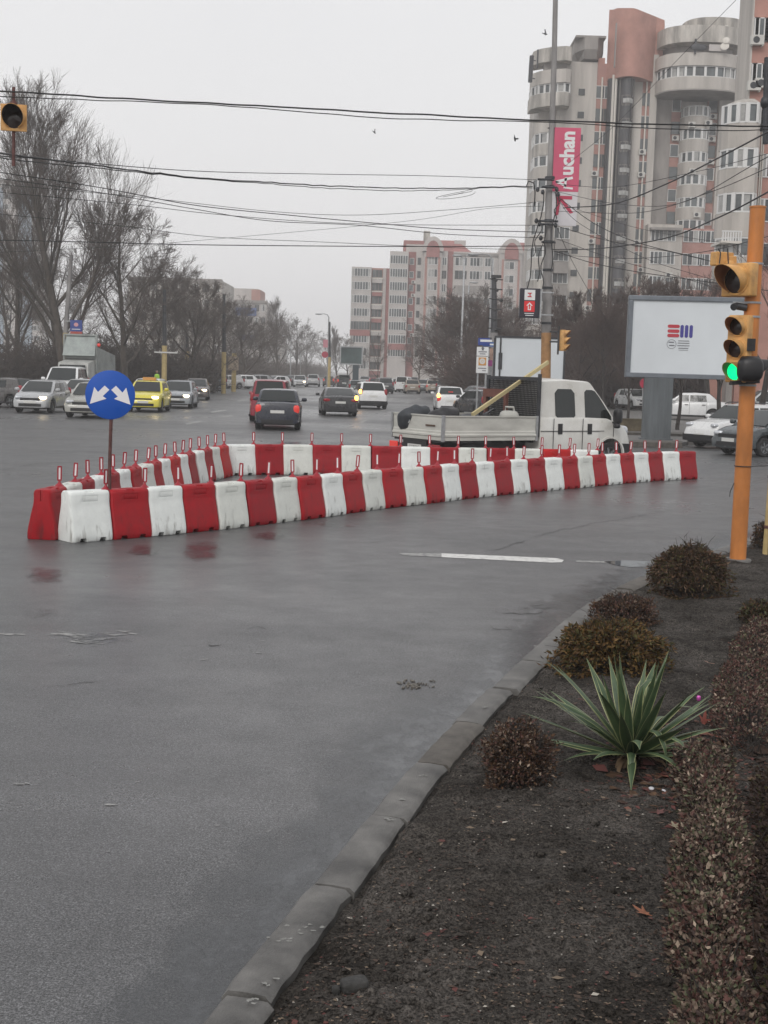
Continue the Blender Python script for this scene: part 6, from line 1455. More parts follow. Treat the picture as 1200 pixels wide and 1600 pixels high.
for sg in (1, -1):
    lamp_blob(cx+1.27, sg*.74, .93, .17, .16, .14).build('headlight', M['head'], T, 60)
    b = MB(); b.blob((cx+.80, sg*1.12, 1.32), .09, .11, .19, 3.5, 12, 10); b.blob((cx+.78, sg*1.12, 1.08), .07, .09, .07, 3, 12, 8); b.tube([(cx+.82, sg*.93, 1.15), (cx+.80, sg*1.08, 1.15)], .03, 6); b.build('mirror', M['black'], T, 50)
    b = MB()
    for k in range(15):
        a = math.pi*k/14; x_ = cx+xf+.445*math.cos(a); z_ = .33+.445*math.sin(a)
        b.obox((x_, sg*(wid(xf)+.006), z_), (-math.sin(a), 0, math.cos(a)), .105, .05, .055, 0, Vector((0, 1, 0)))
    b.build('wheel_arch', twhite, T)
    for ax in (cx+xf, .78):
        wh = link('wheel', out['tyre'], T, (ax, sg*(.87 if ax > 2 else .80), .33), (0, 0, 0 if sg > 0 else math.pi)); link('rim', out['rim'], wh)
b = MB(); b.box(-.05, cx+1.1, -.45, .45, .42, .70); b.box(.3, 1.3, -.95, -.6, .66, .70); b.box(.3, 1.3, .6, .95, .66, .70)
for k in range(7): b.box(.05+k*.42, .13+k*.42, -.95, .95, .66, .755)
b.build('chassis', M['black'], T)
b = MB(); b.box(0, BL, -WT/2+.03, WT/2-.03, .76, .80); b.build('bed_floor', M['darkmetal'], T)
def side_panel(O, U, Ln, name):
    """ribbed drop side: local u along U"""
    b = MB(); U = Vector(U); N = Vector((U.y, -U.x, 0)); prof = [(0, .72), (.035, .72), (.035, .80), (.055, .82), (.055, .86), (.035, .88), (.035, .93), (.02, .95), (.02, 1.25), (.04, 1.27), (.04, 1.30), (0, 1.30)]
    rings = []
    for u in (0, Ln):
        p = Vector(O)+U*u; rings.append([tuple(p+N*(d-.0)+Vector((0, 0, z))) for d, z in prof])
    b.loft(rings, 0, True)
    o = b.build(name, alu, T); return o
h = WT/2
side_panel((.045, -h+.03, 0), (1, 0, 0), BL-.10, 'drop_side'); side_panel((BL-.05, h-.03, 0), (-1, 0, 0), BL-.10, 'drop_side')
tg = side_panel((.03, h-.06, 0), (0, -1, 0), WT-.12, 'tailgate')
b = MB(); b.box(-.02, .045, -h-.01, -h+.05, .70, 1.31); b.box(-.02, .045, h-.05, h+.01, .70, 1.31); b.box(BL-.06, BL, -h-.02, -h+.04, .70, 1.31); b.box(BL-.055, BL-.03, -h-.03, -h-.0205, .84, 1.02); b.build('corner_post', M['steel'], T)
b = MB(); b.lathe([(0, .002), (.06, 0)], (-.012, .33, 1.13), (-1, 0, 0), 16); b.build('round_emblem', M['white'], tg); b = MB(); b.lathe([(0, .004), (.03, .002)], (-.014, .315, 1.14), (-1, 0, 0), 12); b.build('emblem_core', mat('emblem_blue_dark', (.02, .06, .12), .5), tg)
b = MB()
for k in range(8): b.box(.005, .0105, -.3-.05*k-.035, -.3-.05*k, 1.03, 1.07)
tm = MB()
for k in range(8): tm.box(-.0165, -.0102+.005, -.35-.045*k-.032, -.35-.045*k, 1.035, 1.075)
tm.build('lettering', mat('brown_ink', (.10, .06, .04), .6), tg)
# headboard: tubular frame with wire mesh
b = MB(); hx = BL+.02
b.box(hx, hx+.06, -h+.02, -h+.09, .8, 2.32); b.box(hx, hx+.06, h-.09, h-.02, .8, 2.26); b.box(hx, hx+.06, -h+.09, h-.09, 2.16, 2.24); b.box(hx, hx+.06, -h+.09, h-.09, .80, .86); b.build('headboard', M['darkmetal'], T)
b = MB()
for k in range(37): y = -h+.12+k*.05; b.box(hx+.02, hx+.03, y-.010, y+.010, .86, 2.16)
for k in range(25): z = .90+k*.051; b.box(hx+.0301, hx+.038, -h+.09, h-.09, z-.009, z+.009)
b.build('wire_mesh', M['black'], T)
# rear lamp bar, plate
b = MB(); b.box(-.04, .03, -.95, .95, .48, .60); b.build('lamp_bar', M['darkmetal'], T)
for sg in (1, -1): b = MB(); b.box(-.075, -.0401, sg*.82-.16, sg*.82+.16, .46, .62); me = bake(b.mesh('taillight', M['tail_on'] if sg > 0 else M['tail']), [('BEVEL', dict(width=.015, segments=2))]); link('taillight', me, T)
MB().box(-.06, -.0401, -.26, .26, .47, .59).build('number_plate', M['plate'], T)
tm = text_mesh('CT 29 FAC', .085, M['black'], .001); link('plate_lettering', tm, T, (-.062, 0, .53), (R(90), 0, R(-90)))
MB().box(BL-.04, BL-.02, -h-.002, -h+.0, 1.42, 1.50)
# load on the bed: separate things
def onbed(x, y, z): v = Vector((x, y, 0)); return org+hd*x+lf*y+Vector((0, 0, z))
b = MB(); p = onbed(.35, .45, 1.10); b.blob((0, 0, .06), .46, .32, .34, 2.0, 26, 16, 0, .3, .34); o = b.build('rubble_sack', mat('sack_grey', (.03, .035, .042), .55, var=.5, vscale=6, bump=.6, bscale=9), None, 60, tuple(p)); tag(o, 'bulging dark grey sack at the rear left of the truck bed', 'sack')
b = MB(); p = onbed(.62, -.28, 1.06); b.blob((0, 0, .08), .44, .34, .34, 2.6, 26, 16, 0, .5, .30); o = b.build('rubble_sack', mat('sack_black', (.012, .012, .014), .45, bump=.5, bscale=8), None, 60, tuple(p)); tag(o, 'black plastic sack beside the grey one on the truck bed', 'sack')
pa, pb_ = AT(738, 648, 30.6), AT(856, 566, 33.2); b = MB(); b.obox((pa+pb_)/2, pb_-pa, (pb_-pa).length, .055, .09); o = b.build('wooden_plank', mat('fresh_timber', (.50, .42, .22), .6, var=.15, vscale=6)); tag(o, 'long pale yellow plank leaning over the truck headboard and sticking up to the right', 'plank')
b = MB(); b.obox((0, 0, .16), (.9, .5, 0), .5, .3, .32); b.obox((0, 0, .36), (.9, .5, 0), .3, .06, .06); p = onbed(1.9, .2, .8); o = b.build('toolbox', mat('toolbox_dark', (.03, .03, .035), .5), None, None, tuple(p)); tag(o, 'dark toolbox on the truck bed below the plank', 'toolbox')
b = MB(); b.blob((0, 0, .3), .25, .2, .30, 4, 16, 10); b.tube([(-.1, 0, .55), (-.1, 0, .68), (.1, 0, .68), (.12, 0, .55)], .03, 8); p = onbed(2.45, -.5, .84); o = b.build('jerrycan', mat('can_white', (.4, .4, .37), .5), None, 50, tuple(p)); tag(o, 'off-white canister with handle in front of the truck headboard', 'canister')
b = MB()
for k in range(9): b.tube([(random.uniform(-.5, .2), random.uniform(-.4, .4), .25), (random.uniform(-.1, .5), random.uniform(-.4, .4), random.uniform(.45, .75))], random.uniform(.015, .04), 6)
b.blob((0, 0, .25), .5, .4, .25, 3, 16, 8, 0, 0, .4); p = onbed(2.1, .3, .82); o = b.build('scrap_pile', M['darkmetal'], None, 40, tuple(p)); tag(o, 'tangle of dark rods and scrap on the truck bed near the headboard', 'scrap')
b = MB(); b.box(-.05, .05, -.5, .4, 0, .12); b.box(-.05, .05, -.5, .4, .14, .24); p = onbed(2.62, .3, 1.55); p = onbed(2.58, .25, .85)
o = b.build('crate', mat('crate_brown', (.15, .06, .045), .8, var=.3, vscale=4), None, None, tuple(p), (0, 0, R(YAW))); b2 = MB(); b2.box(-.04, .04, -.5, -.4, .2401, .9); b2.box(-.04, .04, .3, .4, .2401, .9); b2.box(-.05, .05, -.5, .4, .9001, 1.1); b2.build('upper_board', bpy.data.materials['crate_brown'], o); tag(o, 'reddish brown slatted crate standing against the truck headboard', 'crate')
# ================================================================= BARRIERS
REDS = ((.33, .006, .012), (.28, .006, .013), (.42, .009, .010))
def white_plastic(name, c, dirt=(.22, .21, .19), ro=.5, vr=.10):
    m = mat(name, c, ro, var=vr, vscale=5, rvar=.1, detail=8); nt = m.node_tree; b = nt.nodes['Principled BSDF']
    src = b.inputs['Base Color'].links[0].from_socket; oi = nt.nodes.new('ShaderNodeObjectInfo')
    tc = nt.nodes.new('ShaderNodeTexCoord'); mp = nt.nodes.new('ShaderNodeMapping'); mp.inputs['Scale'].default_value = (7, 7, 1.6); mp.inputs['Location'].default_value = (c[0]*30, 0, 0)
    va = nt.nodes.new('ShaderNodeVectorMath'); va.operation = 'MULTIPLY_ADD'; nt.links.new(oi.outputs['Random'], va.inputs[0]); va.inputs[1].default_value = (9, 5, 0); nt.links.new(tc.outputs['Object'], va.inputs[2]); nt.links.new(va.outputs[0], mp.inputs[0])
    n = nt.nodes.new('ShaderNodeTexNoise'); n.inputs['Scale'].default_value = 2.2; n.inputs['Detail'].default_value = 9; nt.links.new(mp.outputs[0], n.inputs[0])
    sx = nt.nodes.new('ShaderNodeSeparateXYZ'); nt.links.new(tc.outputs['Object'], sx.inputs[0])
    mr = nt.nodes.new('ShaderNodeMapRange'); mr.inputs['From Min'].default_value = .0; mr.inputs['From Max'].default_value = .35; mr.inputs['To Min'].default_value = .11; mr.inputs['To Max'].default_value = -.04
    nt.links.new(sx.outputs[2], mr.inputs[0]); ad = nt.nodes.new('ShaderNodeMath'); nt.links.new(n.outputs[0], ad.inputs[0]); nt.links.new(mr.outputs[0], ad.inputs[1])
    rp = nt.nodes.new('ShaderNodeValToRGB'); rp.color_ramp.elements[0].position = .59; rp.color_ramp.elements[1].position = .80
    rp.color_ramp.elements[0].color = (0, 0, 0, 1); rp.color_ramp.elements[1].color = (.75, .75, .75, 1); nt.links.new(ad.outputs[0], rp.inputs[0])
    mx = nt.nodes.new('ShaderNodeMix'); mx.data_type = 'RGBA'; nt.links.new(rp.outputs[0], mx.inputs[0]); nt.links.new(src, mx.inputs[6]); mx.inputs[7].default_value = (*dirt, 1)
    nt.links.new(mx.outputs[2], b.inputs['Base Color']); b.inputs['Specular IOR Level'].default_value = .28; return m
reds = [white_plastic('red_plastic', c, (.12, .02, .022), .5, .2) for c in REDS]
whites = [white_plastic('white_plastic', (.74, .77, .75)), white_plastic('white_plastic_dull', (.64, .66, .62))]
M['pin_red'] = mat('pin_red_plastic', (.30, .008, .02), .4); M['reflector'] = mat('reflector_white', (.75, .75, .76), .3)
def barrier_mesh(L):
    h = L/2; xs = [-h, -h+.012, -h+.03]; nt_ = [(-h*.62, -h*.36), (h*.36, h*.62)]
    for a, b in nt_: xs += [a-.012, a, b, b+.012]
    xs += [h-.03, h-.012, h]; xs = sorted(xs); rings = []
    for x in xs:
        e = .02 if abs(abs(x)-h) < 1e-6 else (.007 if abs(x) > h-.02 else 0); zb = 0.0
        for a, b in nt_:
            if a-1e-6 <= x <= b+1e-6: zb = .05
        prof = [(.195, zb), (.205, max(zb, .02)), (.205, .075), (.192, .16), (.158, .32), (.128, .44), (.119, .49), (.117, .60), (.108, .632), (.085, .65)]
        rings.append([(x, y-(e if y > 0 else 0), z-(e*.5 if z > .6 else 0)) for y, z in prof]+[(x, -y+e, z-(e*.5 if z > .6 else 0)) for y, z in reversed(prof)])
    mb = MB(); mb.loft(rings); me = mb.mesh('barrier_body', reds[0], 50)
    cut = MB()
    for s in (-1, 1): cut.box(s*h-.022, s*h+.022, -.022, .022, .50, .80)
    cut.box(-.055, .055, -.16, -.075, .625, .7); cut.box(-.055, .055, .075, .16, .625, .7)
    cut.box(-.1, .1, -.03, .03, .635, .7)
    for s in (-1, 1):   # sunk name plate and side ribs
        for a, b, c, d in ((-.11, .11, .585, .592), (-.11, .11, .515, .522), (-.11, -.104, .52, .59), (.104, .11, .52, .59)):
            cut.box(a, b, s*.117-.004, s*.117+.004, c, d)
    me = bake(me, [('BOOLEAN', dict(cutter=cut.mesh('c', reds[0]), solver='EXACT', use_self=True)), ('BEVEL', dict(width=.006, segments=2, limit_method='ANGLE', angle_limit=R(40)))])
    me.polygons.foreach_set('use_smooth', [True]*len(me.polygons)); me.set_sharp_from_angle(angle=R(48)); return me
def pin_mesh():
    mb = MB()
    mb.lathe([(.06, .0), (.058, .008), (.03, .03), (.016, .055), (.013, .075)], (0, 0, 0), (0, 0, 1), 12); mb.box(-.028, .028, -.008, .008, .07, .085)
    mb.box(-.030, -.0125, -.008, .008, .0852, .25); mb.box(.0125, .030, -.008, .008, .0852, .25); mb.box(-.028, .028, -.008, .008, .2502, .268)
    mb.box(-.014, .014, -.02, .02, -.1, .002)
    me = mb.mesh('connector_pin', M['pin_red'], 35)
    r = MB(); r.box(-.0123, .0123, -.005, .005, .09, .248); return me, r.mesh('reflector', M['reflector'])
PINM, REFM = pin_mesh(); bar_cache = {}
def row(path, n, first_red, labelf, group, pin_side=1, last_pin=False, jit=.0):
    P = [Vector((p.x, p.y)) for p in path]; s = arc(P); L = s[-1]/n; rr = random.Random(len(group)*7+n)
    key = round(L, 3); bm = barrier_mesh(L-.006); meshes = {}
    cnt = {True: 0, False: 0}
    print('row', group, 'pitch', round(L, 3))
    for i in range(n):
        a, b = along(P, s, i*L), along(P, s, (i+1)*L); c = (a+b)/2; d = b-a; red = (i % 2 == 0) == first_red; cnt[red] += 1
        m = rr.choice([reds[0], reds[0], reds[1], reds[1], reds[2]]) if red else rr.choice([whites[0], whites[0], whites[1]])
        if m.name not in meshes: meshes[m.name] = recolor(bm, m)
        t = empty('plastic_barrier', (c.x, c.y, .004), math.atan2(d.y, d.x)+rr.uniform(-.035, .035)); t.rotation_euler.x = rr.uniform(-.012, .012); t.location.x += rr.uniform(-.012, .012); t.location.y += rr.uniform(-.02, .02)
        tag(t, labelf('red' if red else 'white', ordn(cnt[red]), i, n), 'barrier', group)
        link('barrier_body', meshes[m.name], t)
        if i < n-1 or last_pin:
            pn = link('connector_pin', PINM, t, (L/2, 0, .648)); gaze = math.atan2(b.y, b.x)
            pn.rotation_euler = (rr.uniform(-.05, .05), rr.uniform(-.05, .05), gaze-math.pi/2-t.rotation_euler.z+rr.uniform(-.45, .45))
            link('reflector', REFM, pn)
TZ = .65
fp = [G(x, y+.6, TZ) for x, y in [(96,768.5),(180,764.5),(237,761),(289,758.5),(341,755),(388,750.5),(433,748),(475,744.5),(514,740.5),(552,737),(586,733.5),(623,731.5),(655,729.5),(686,726.5),(715,724),(744,722),(772,720.2),(798,718.7),(823,717.2),(849,716),(872,714.6),(896,713.3),(918,712),(940,710.6),(959,709.3),(980,708),(1003,707),(1022,706),(1042,705.4),(1063,705),(1083,704.8)]]
fp = [p+Vector((.03, .10, 0)) for p in fp]
lp = [G(x, y, TZ) for x, y in [(66,766),(91,760),(115,753.5),(138,747.5),(159,742),(179,736.8),(196,732.3),(214,728),(229,724),(244.5,720),(259,716.3),(273,713),(287.5,709.5),(298,706.8),(309,704),(319,701.5),(330,699),(350,695.8)]]
bp_ = [G(x, y, TZ) for x, y in [(353,694.8),(379,694.2),(421,694.2),(467,694.8),(516,695.8),(565,696.6),(613,697.7),(663,698.6),(711,699.5),(757,700.3),(804,701),(848,701.8),(890,702.6),(933,703.5)]]
def smooth3(P, it=2):
    P = [Vector((p.x, p.y)) for p in P]
    for _ in range(it): P = [P[0]]+[(P[i-1]+P[i]*2+P[i+1])/4 for i in range(1, len(P)-1)]+[P[-1]]
    return P
row(smooth3(fp), 30, False, lambda c, o, i, n: (f'white plastic barrier at the near left corner, first of the long front row' if i == 0 else f'red plastic barrier closing the far right end of the long front row' if i == n-1 else f'{c} plastic barrier, {o} {c} one from the left in the long front row'), 'red and white barriers of the front row')
row(smooth3(lp), 17, True, lambda c, o, i, n: ('red plastic barrier seen end-on at the near left corner beside the white one' if i == 0 else f'{o} {c} plastic barrier from the near end, left row behind the blue sign'), 'red and white barriers of the left row', last_pin=True)
row(smooth3(bp_), 13, False, lambda c, o, i, n: f'{o} {c} plastic barrier from the left, back row before the flatbed truck', 'red and white barriers of the back row', last_pin=True)

# ================================================================= BLUE SIGN
c = AT(172.3, 617, 16.75); base = Vector((c.x, c.y, 0)); t = empty('traffic_sign', (base.x, base.y, 0))
tag(t, 'round blue sign with two diverging white arrows on a rusty pole among the barriers', 'traffic sign')
zc = c.z; toC = (Vector((0, 0, CAMH))-c); toC.z = 0; toC.normalize(); Rr = 38.3/120.0
U = Vector((toC.y*-1, toC.x, 0)); U = Vector((-toC.y, toC.x, 0)); Vv = Vector((0, 0, 1)); sd = Vector((0, 0, zc))
MB().tube([(0, .03, 0), (-.01, .03, zc*.5), (.02, .03, zc+.2)], .023, 10).build('pole', M['rust'], t, 40)
d = MB(); d.lathe([(0, 0), (Rr-.012, 0), (Rr, -.006), (Rr, -.02), (Rr-.01, -.028), (0, -.02)], sd+toC*.0, toC, 48)
disc = d.build('sign_disc', mat('sign_blue', (.0, .075, .42), .55, var=.06, vscale=3), t, 30)
k = Rr/133.0; arrow = [(583,220),(608,243),(573,278),(593,291),(505,321),(528,229),(548,256)]
for s, off in ((1, 0), (-1, 0)):
    poly = [((x-612+(-1))*k*s, (270-y)*k) for x, y in arrow]
    poly = [(u*1.0, v) for u, v in poly]
    if s == -1: poly = poly[::-1]
    # face winding so that U x V points at the viewer
    a = MB(); a.plate(poly, sd+toC*.0025, U, Vv, .002); a.build('arrow', mat('sign_white', (.78, .76, .78), .45), disc)
b = MB(); b.box(-.05, .05, .031, .065, zc-.12, zc-.09); b.box(-.05, .05, .031, .065, zc+.09, zc+.12); b.build('clamp', M['steel'], t)
# ================================================================= PLANTS OF THE BED
def leafcloud(name, P, D, ln, wd, mats, mi, parent=None, loc=None, bend=.25):
    """P centres, D directions (n,3): pointed leaves of 2 quads"""
    n = len(P); D = D/np.linalg.norm(D, axis=1, keepdims=True); rnd = rng.normal(size=(n, 3)); S_ = np.cross(D, rnd); S_ /= np.linalg.norm(S_, axis=1, keepdims=True); N = np.cross(D, S_)
    ln = ln[:, None]; wd = wd[:, None]; V = np.zeros((n, 6, 3))
    V[:, 0] = P; V[:, 1] = P+D*ln*.45+S_*wd-N*wd*.5; V[:, 2] = P+D*ln*.5; V[:, 3] = P+D*ln*.45-S_*wd-N*wd*.5; V[:, 4] = P+D*ln-N*ln*bend; V[:, 5] = P+D*ln-N*ln*bend
    b = (np.arange(n)*6)[:, None]; T1 = np.concatenate([b+[[0, 1, 2]], b+[[0, 2, 3]], b+[[1, 4, 2]], b+[[2, 4, 3]]]); V = V.reshape(-1, 3)
    return fastmesh(name, V, T1, mats, np.tile(mi, 4))
def m_leaf(name, c, v=.5): return mat(name, c, .75, var=v, vscale=25, detail=3, spec=.2)
LB = [m_leaf('leaf_brown', (.10, .058, .034)), m_leaf('leaf_darkbrown', (.05, .032, .024)), m_leaf('leaf_olive', (.062, .055, .022)), m_leaf('leaf_tan', (.20, .135, .09))]
LG = [m_leaf('leaf_ochre', (.155, .095, .035)), m_leaf('leaf_brown2', (.10, .055, .025)), m_leaf('leaf_olive2', (.075, .068, .026)), m_leaf('leaf_dark2', (.04, .03, .02))]
LH = [m_leaf('leaf_taupe', (.15, .11, .085)), m_leaf('leaf_redbrown', (.10, .05, .042)), m_leaf('leaf_greygreen', (.095, .10, .058)), m_leaf('leaf_dark3', (.045, .03, .026)), m_leaf('leaf_pale', (.33, .26, .20))]
def bush(name, c, rx, ry, h, n, ln, wd, mats, w_, label, cat='bush', group=None, flat=3.6, droop=0.0, lump=.38, seed=0):
    t = empty(name, tuple(c)); tag(t, label, cat, group); r = np.random.default_rng(seed+5)
    u = r.normal(size=(n, 3)); u /= np.linalg.norm(u, axis=1, keepdims=True); u[:, 2] = np.abs(u[:, 2])*1.0-.12
    rad = r.uniform(.35, 1, n)**.45
    sh = np.array([1+lump*mnoise.noise(Vector((a*2.4+seed, b*2.4, c_*2.4)))+lump*.6*mnoise.noise(Vector((a*6, b*6+seed, c_*6))) for a, b, c_ in u])
    P = u*(rad*sh)[:, None]; hz_ = np.sign(P[:, 2])*np.abs(P[:, 2])**(2/flat*1.0)
    P = np.stack([P[:, 0]*rx, P[:, 1]*ry, np.clip(hz_, -.05, 1.2)*h*.92+.06*h], 1)
    D = u*1.0+r.normal(size=(n, 3))*.75; D[:, 2] -= droop
    mi = r.choice(len(mats), n, p=w_); L_ = ln*r.uniform(.55, 1.3, n); me = leafcloud('foliage', P, D, L_, wd*r.uniform(.6, 1.3, n), mats, mi); link('foliage', me, t)
    S_ = []
    rr = random.Random(seed)
    for k in range(110):
        a = rr.uniform(0, 6.28); e = rr.uniform(.2, 1.5); q = Vector((0, 0, 0))+Vector((math.cos(a)*.08*rx, math.sin(a)*.08*ry, 0)); e_ = Vector((math.cos(a)*math.cos(e)*rx, math.sin(a)*math.cos(e)*ry, math.sin(e)*h))*rr.uniform(.7, 1.14)
        m_ = q.lerp(e_, .5)+Vector((rr.gauss(0, .03), rr.gauss(0, .03), rr.gauss(0, .02))); S_ += [(tuple(q), tuple(m_), .005, .004), (tuple(m_), tuple(e_), .004, .0015)]
        for _ in range(3): e2 = m_.lerp(e_, rr.random()); S_.append((tuple(e2), tuple(e2+Vector((rr.gauss(0, .06), rr.gauss(0, .06), rr.uniform(0, .08)))), .0025, .001))
    link('stems', seg_mesh('stems', S_, 4, M['barkdark']), t); return t
def bb(px, py): p = GB(px, py); return p
S1 = lambda p: 2000/p.y
p = bb(1077, 926); k = S1(p); bush('evergreen_bush', p, 62/k, 54/k, 84/k, 10500, .050, .0075, LB, [.42, .28, .26, .04], 'rounded dark brown-green bush beside the foot of the orange traffic light pole', seed=1, droop=.5, lump=.24)
p = bb(975, 968); k = S1(p); bush('dry_bush', p, 54/k, 46/k, 40/k, 4200, .030, .008, [LB[0], LB[1], LH[1], LH[0]], [.35, .3, .2, .15], 'low reddish-brown dry bush right behind the ochre one', seed=2)
p = bb(952, 1040); k = S1(p); bush('evergreen_bush', p, 84/k, 60/k, 80/k, 11000, .050, .008, LG, [.36, .30, .22, .12], 'ochre-brown bush directly behind the spiky yucca', seed=3, droop=.3, lump=.40)
p = bb(810, 1215); k = S1(p); bush('dry_bush', p, 60/k, 52/k, 108/k, 5600, .026, .0065, [LB[0], LB[1], LH[0], LH[1], LH[4]], [.3, .34, .14, .18, .04], 'small dry brown bush by the kerb, left of the yucca', seed=4, lump=.45)
p = bb(1200, 855); k = S1(p); bush('dry_bush', p, 26/k, 24/k, 50/k, 1600, .045, .011, LB, [.4, .4, .1, .1], 'dark dry bush at the right edge behind the thin yellow pole', seed=6)
p = bb(1190, 968); k = S1(p); bush('evergreen_bush', p, 34/k, 30/k, 40/k, 2600, .035, .010, [LB[2], LB[0], LH[2], LB[1]], [.4, .25, .2, .15], 'small olive-brown bush at the right edge behind the red-brown hedge', seed=7)
# low clipped hedges: one mass each
def hedge(path, w_, h, n, label, mats, wts, seed, ln=.020, wd=.007):
    r = np.random.default_rng(seed); s = arc([Vector((q.x, q.y)) for q in path]); Pp = [Vector((q.x, q.y)) for q in path]; t = empty('low_hedge', (path[0].x, path[0].y, bz(path[0].x, path[0].y))); tag(t, label, 'hedge')
    P = np.zeros((n, 3)); N = np.zeros((n, 3)); o = t.location; a0 = r.uniform(0, s[-1], n); th = r.uniform(-.1*math.pi, 1.1*math.pi, n); rad = r.uniform(.55, 1, n)**.5
    for i in range(n):
        c = along(Pp, s, a0[i]); c2 = along(Pp, s, min(a0[i]+.05, s[-1])); d = (c2-c); d = d.normalized() if d.length > 1e-5 else Vector((0, 1)); nn = Vector((d.y, -d.x))
        g = 1+.45*mnoise.noise(Vector((c.x*2.2, c.y*2.2, seed)))+.30*mnoise.noise(Vector((c.x*9, c.y*9, th[i]*2))); u = math.cos(th[i])*rad[i]*w_*g; v = max(0, math.sin(th[i]))**.7*rad[i]*h*g
        P[i] = (c.x+nn.x*u-o.x, c.y+nn.y*u-o.y, v); N[i] = (nn.x*math.cos(th[i]), nn.y*math.cos(th[i]), max(.1, math.sin(th[i])))
    D = N+r.normal(size=(n, 3))*.8; mi = r.choice(len(mats), n, p=wts)
    link('foliage', leafcloud('foliage', P, D, ln*r.uniform(.35, 1.7, n), wd*r.uniform(.5, 1.6, n), mats, mi), t)
    S_ = []; rr = random.Random(seed)
    for i in range(500):
        c = along(Pp, s, rr.uniform(0, s[-1])); z = rr.uniform(.4, 1.05)*h; q = (c.x-o.x+rr.gauss(0, w_*.3), c.y-o.y+rr.gauss(0, .05), 0); S_.append((q, (q[0]+rr.gauss(0, w_*.4), q[1]+rr.gauss(0, .06), z), .004, .0015))
    link('stems', seg_mesh('stems', S_, 4, M['barkdark']), t)
hz2 = .22; HP = [G(x, y, hz2) for x, y in [(1140, 1760), (1122, 1600), (1118, 1500), (1112, 1400), (1120, 1300), (1112, 1230), (1095, 1180)]]
hedge(HP, .15, .22, 26000, 'long low clipped hedge of small taupe leaves running along the right side of the soil', LH, [.34, .20, .18, .20, .08], 31)
HP = [G(x, y, .2) for x, y in [(1175, 1150), (1162, 1080), (1180, 1010), (1200, 970)]]
hedge(HP, .20, .20, 13000, 'short reddish low hedge at the right, above the maple leaves', LH, [.24, .38, .12, .22, .04], 32)
HP = [G(x, y, .2) for x, y in [(1290, 1760), (1262, 1600), (1250, 1450), (1245, 1300), (1230, 1220)]]
hedge(HP, .17, .26, 12000, 'hedge put in at the extreme right border, leaves coloured dark for its deep shade', [LB[1], LH[3], LB[2]], [.5, .4, .1], 33)  # dark leaf mix paints the deep shade of this border

# ---- yucca
p = bb(985, 1178); t = empty('yucca_plant', tuple(p)); tag(t, 'spiky variegated yucca with long green leaves edged in cream, in the middle of the bed', 'yucca')
yg = mat('yucca_green', (.045, .080, .036), .5, var=.3, vscale=9, vstretch=(1, 1, 3)); ye = mat('yucca_cream', (.33, .35, .17), .5, var=.2, vscale=9); yd_ = mat('yucca_core', (.07, .115, .052), .5, var=.3, vscale=8)
k = S1(p)
def yleaf(az, el, L, w_, droop, tw=0, fold=None):
    b = MB(); n = 10; d = Vector((math.cos(az)*math.cos(el), math.sin(az)*math.cos(el), math.sin(el))); side = Vector((-math.sin(az), math.cos(az), 0)); side = (Matrix.Rotation(tw, 3, d) @ side); pts = []; q = Vector((0, 0, .03)); dd = d.copy()
    for i in range(n+1):
        f = i/n; ww = w_*(0.55+1.5*f*(1-f)*1.3)*(1-f**3.5) if f < 1 else 0.0005; ww = max(ww, .0006); N = side.cross(dd).normalized(); pts.append((q.copy(), side*ww, N)); step = L/n
        dd = (dd+Vector((0, 0, -droop*f*.5))).normalized()
        if fold and f > fold: dd = (dd+Vector((0, 0, -.65))).normalized()
        q = q+dd*step
    k0 = len(b.v)
    for c, s_, N in pts:
        for u in (-1, -.84, -.0, .84, 1): b.v.append(tuple(c+s_*u+N*(abs(u)*s_.length*.32)))
    for i in range(n):
        for j in range(4):
            a = k0+i*5+j; b.f.append((a, a+1, a+6, a+5)); b.mi.append(1 if j in (0, 3) else (2 if j == 1 else 0))
    o = b.build('leaf', [yg, ye, yd_], t, 60); return o
rr = random.Random(5)
ring = []
for i in range(54):
    f = i/54; az = i*2.399+rr.uniform(-.2, .2); el = R(82-72*f**.8+rr.uniform(-6, 6)); L = (.54+.14*math.sin(math.pi*f))*rr.uniform(.78, 1.14)*1.02; yleaf(az, el, L, .035*rr.uniform(.7, 1.2), .04+.6*f*rr.random()**2, rr.uniform(-.5, .5), rr.uniform(.45, .75) if rr.random() < .13 else None)
for az, el, L, dr, fo in ((R(-60), R(52), .52, .3, .45), (R(-35), R(35), .5, .2, .5), (R(-150), R(15), .5, .25, None), (R(-100), R(25), .42, .4, .5), (R(10), R(20), .62, .12, None), (R(165), R(34), .66, .05, None), (R(178), R(22), .7, .05, None), (R(25), R(30), .66, .02, None)):
    yleaf(az, el, L, .030, dr, 0, fo)
b = MB()
for i in range(26): a = rr.uniform(0, 6.28); b.tube([(0, 0, .04), (math.cos(a)*.1, math.sin(a)*.1, .05), (math.cos(a)*.2, math.sin(a)*.2, -.0)], [.006, .004, .001], 4)
b.blob((0, 0, .03), .05, .05, .06); b.build('dead_base', LB[1], t)
yb_ = mat('yucca_dead', (.16, .105, .06), .8, var=.4, vscale=12)
for i in range(16):
    o_ = yleaf(rr.uniform(0, 6.28), R(rr.uniform(-2, 16)), rr.uniform(.2, .4), .015, .5, rr.uniform(-.6, .6), .4)
    for q_ in range(3): o_.data.materials[q_] = yb_

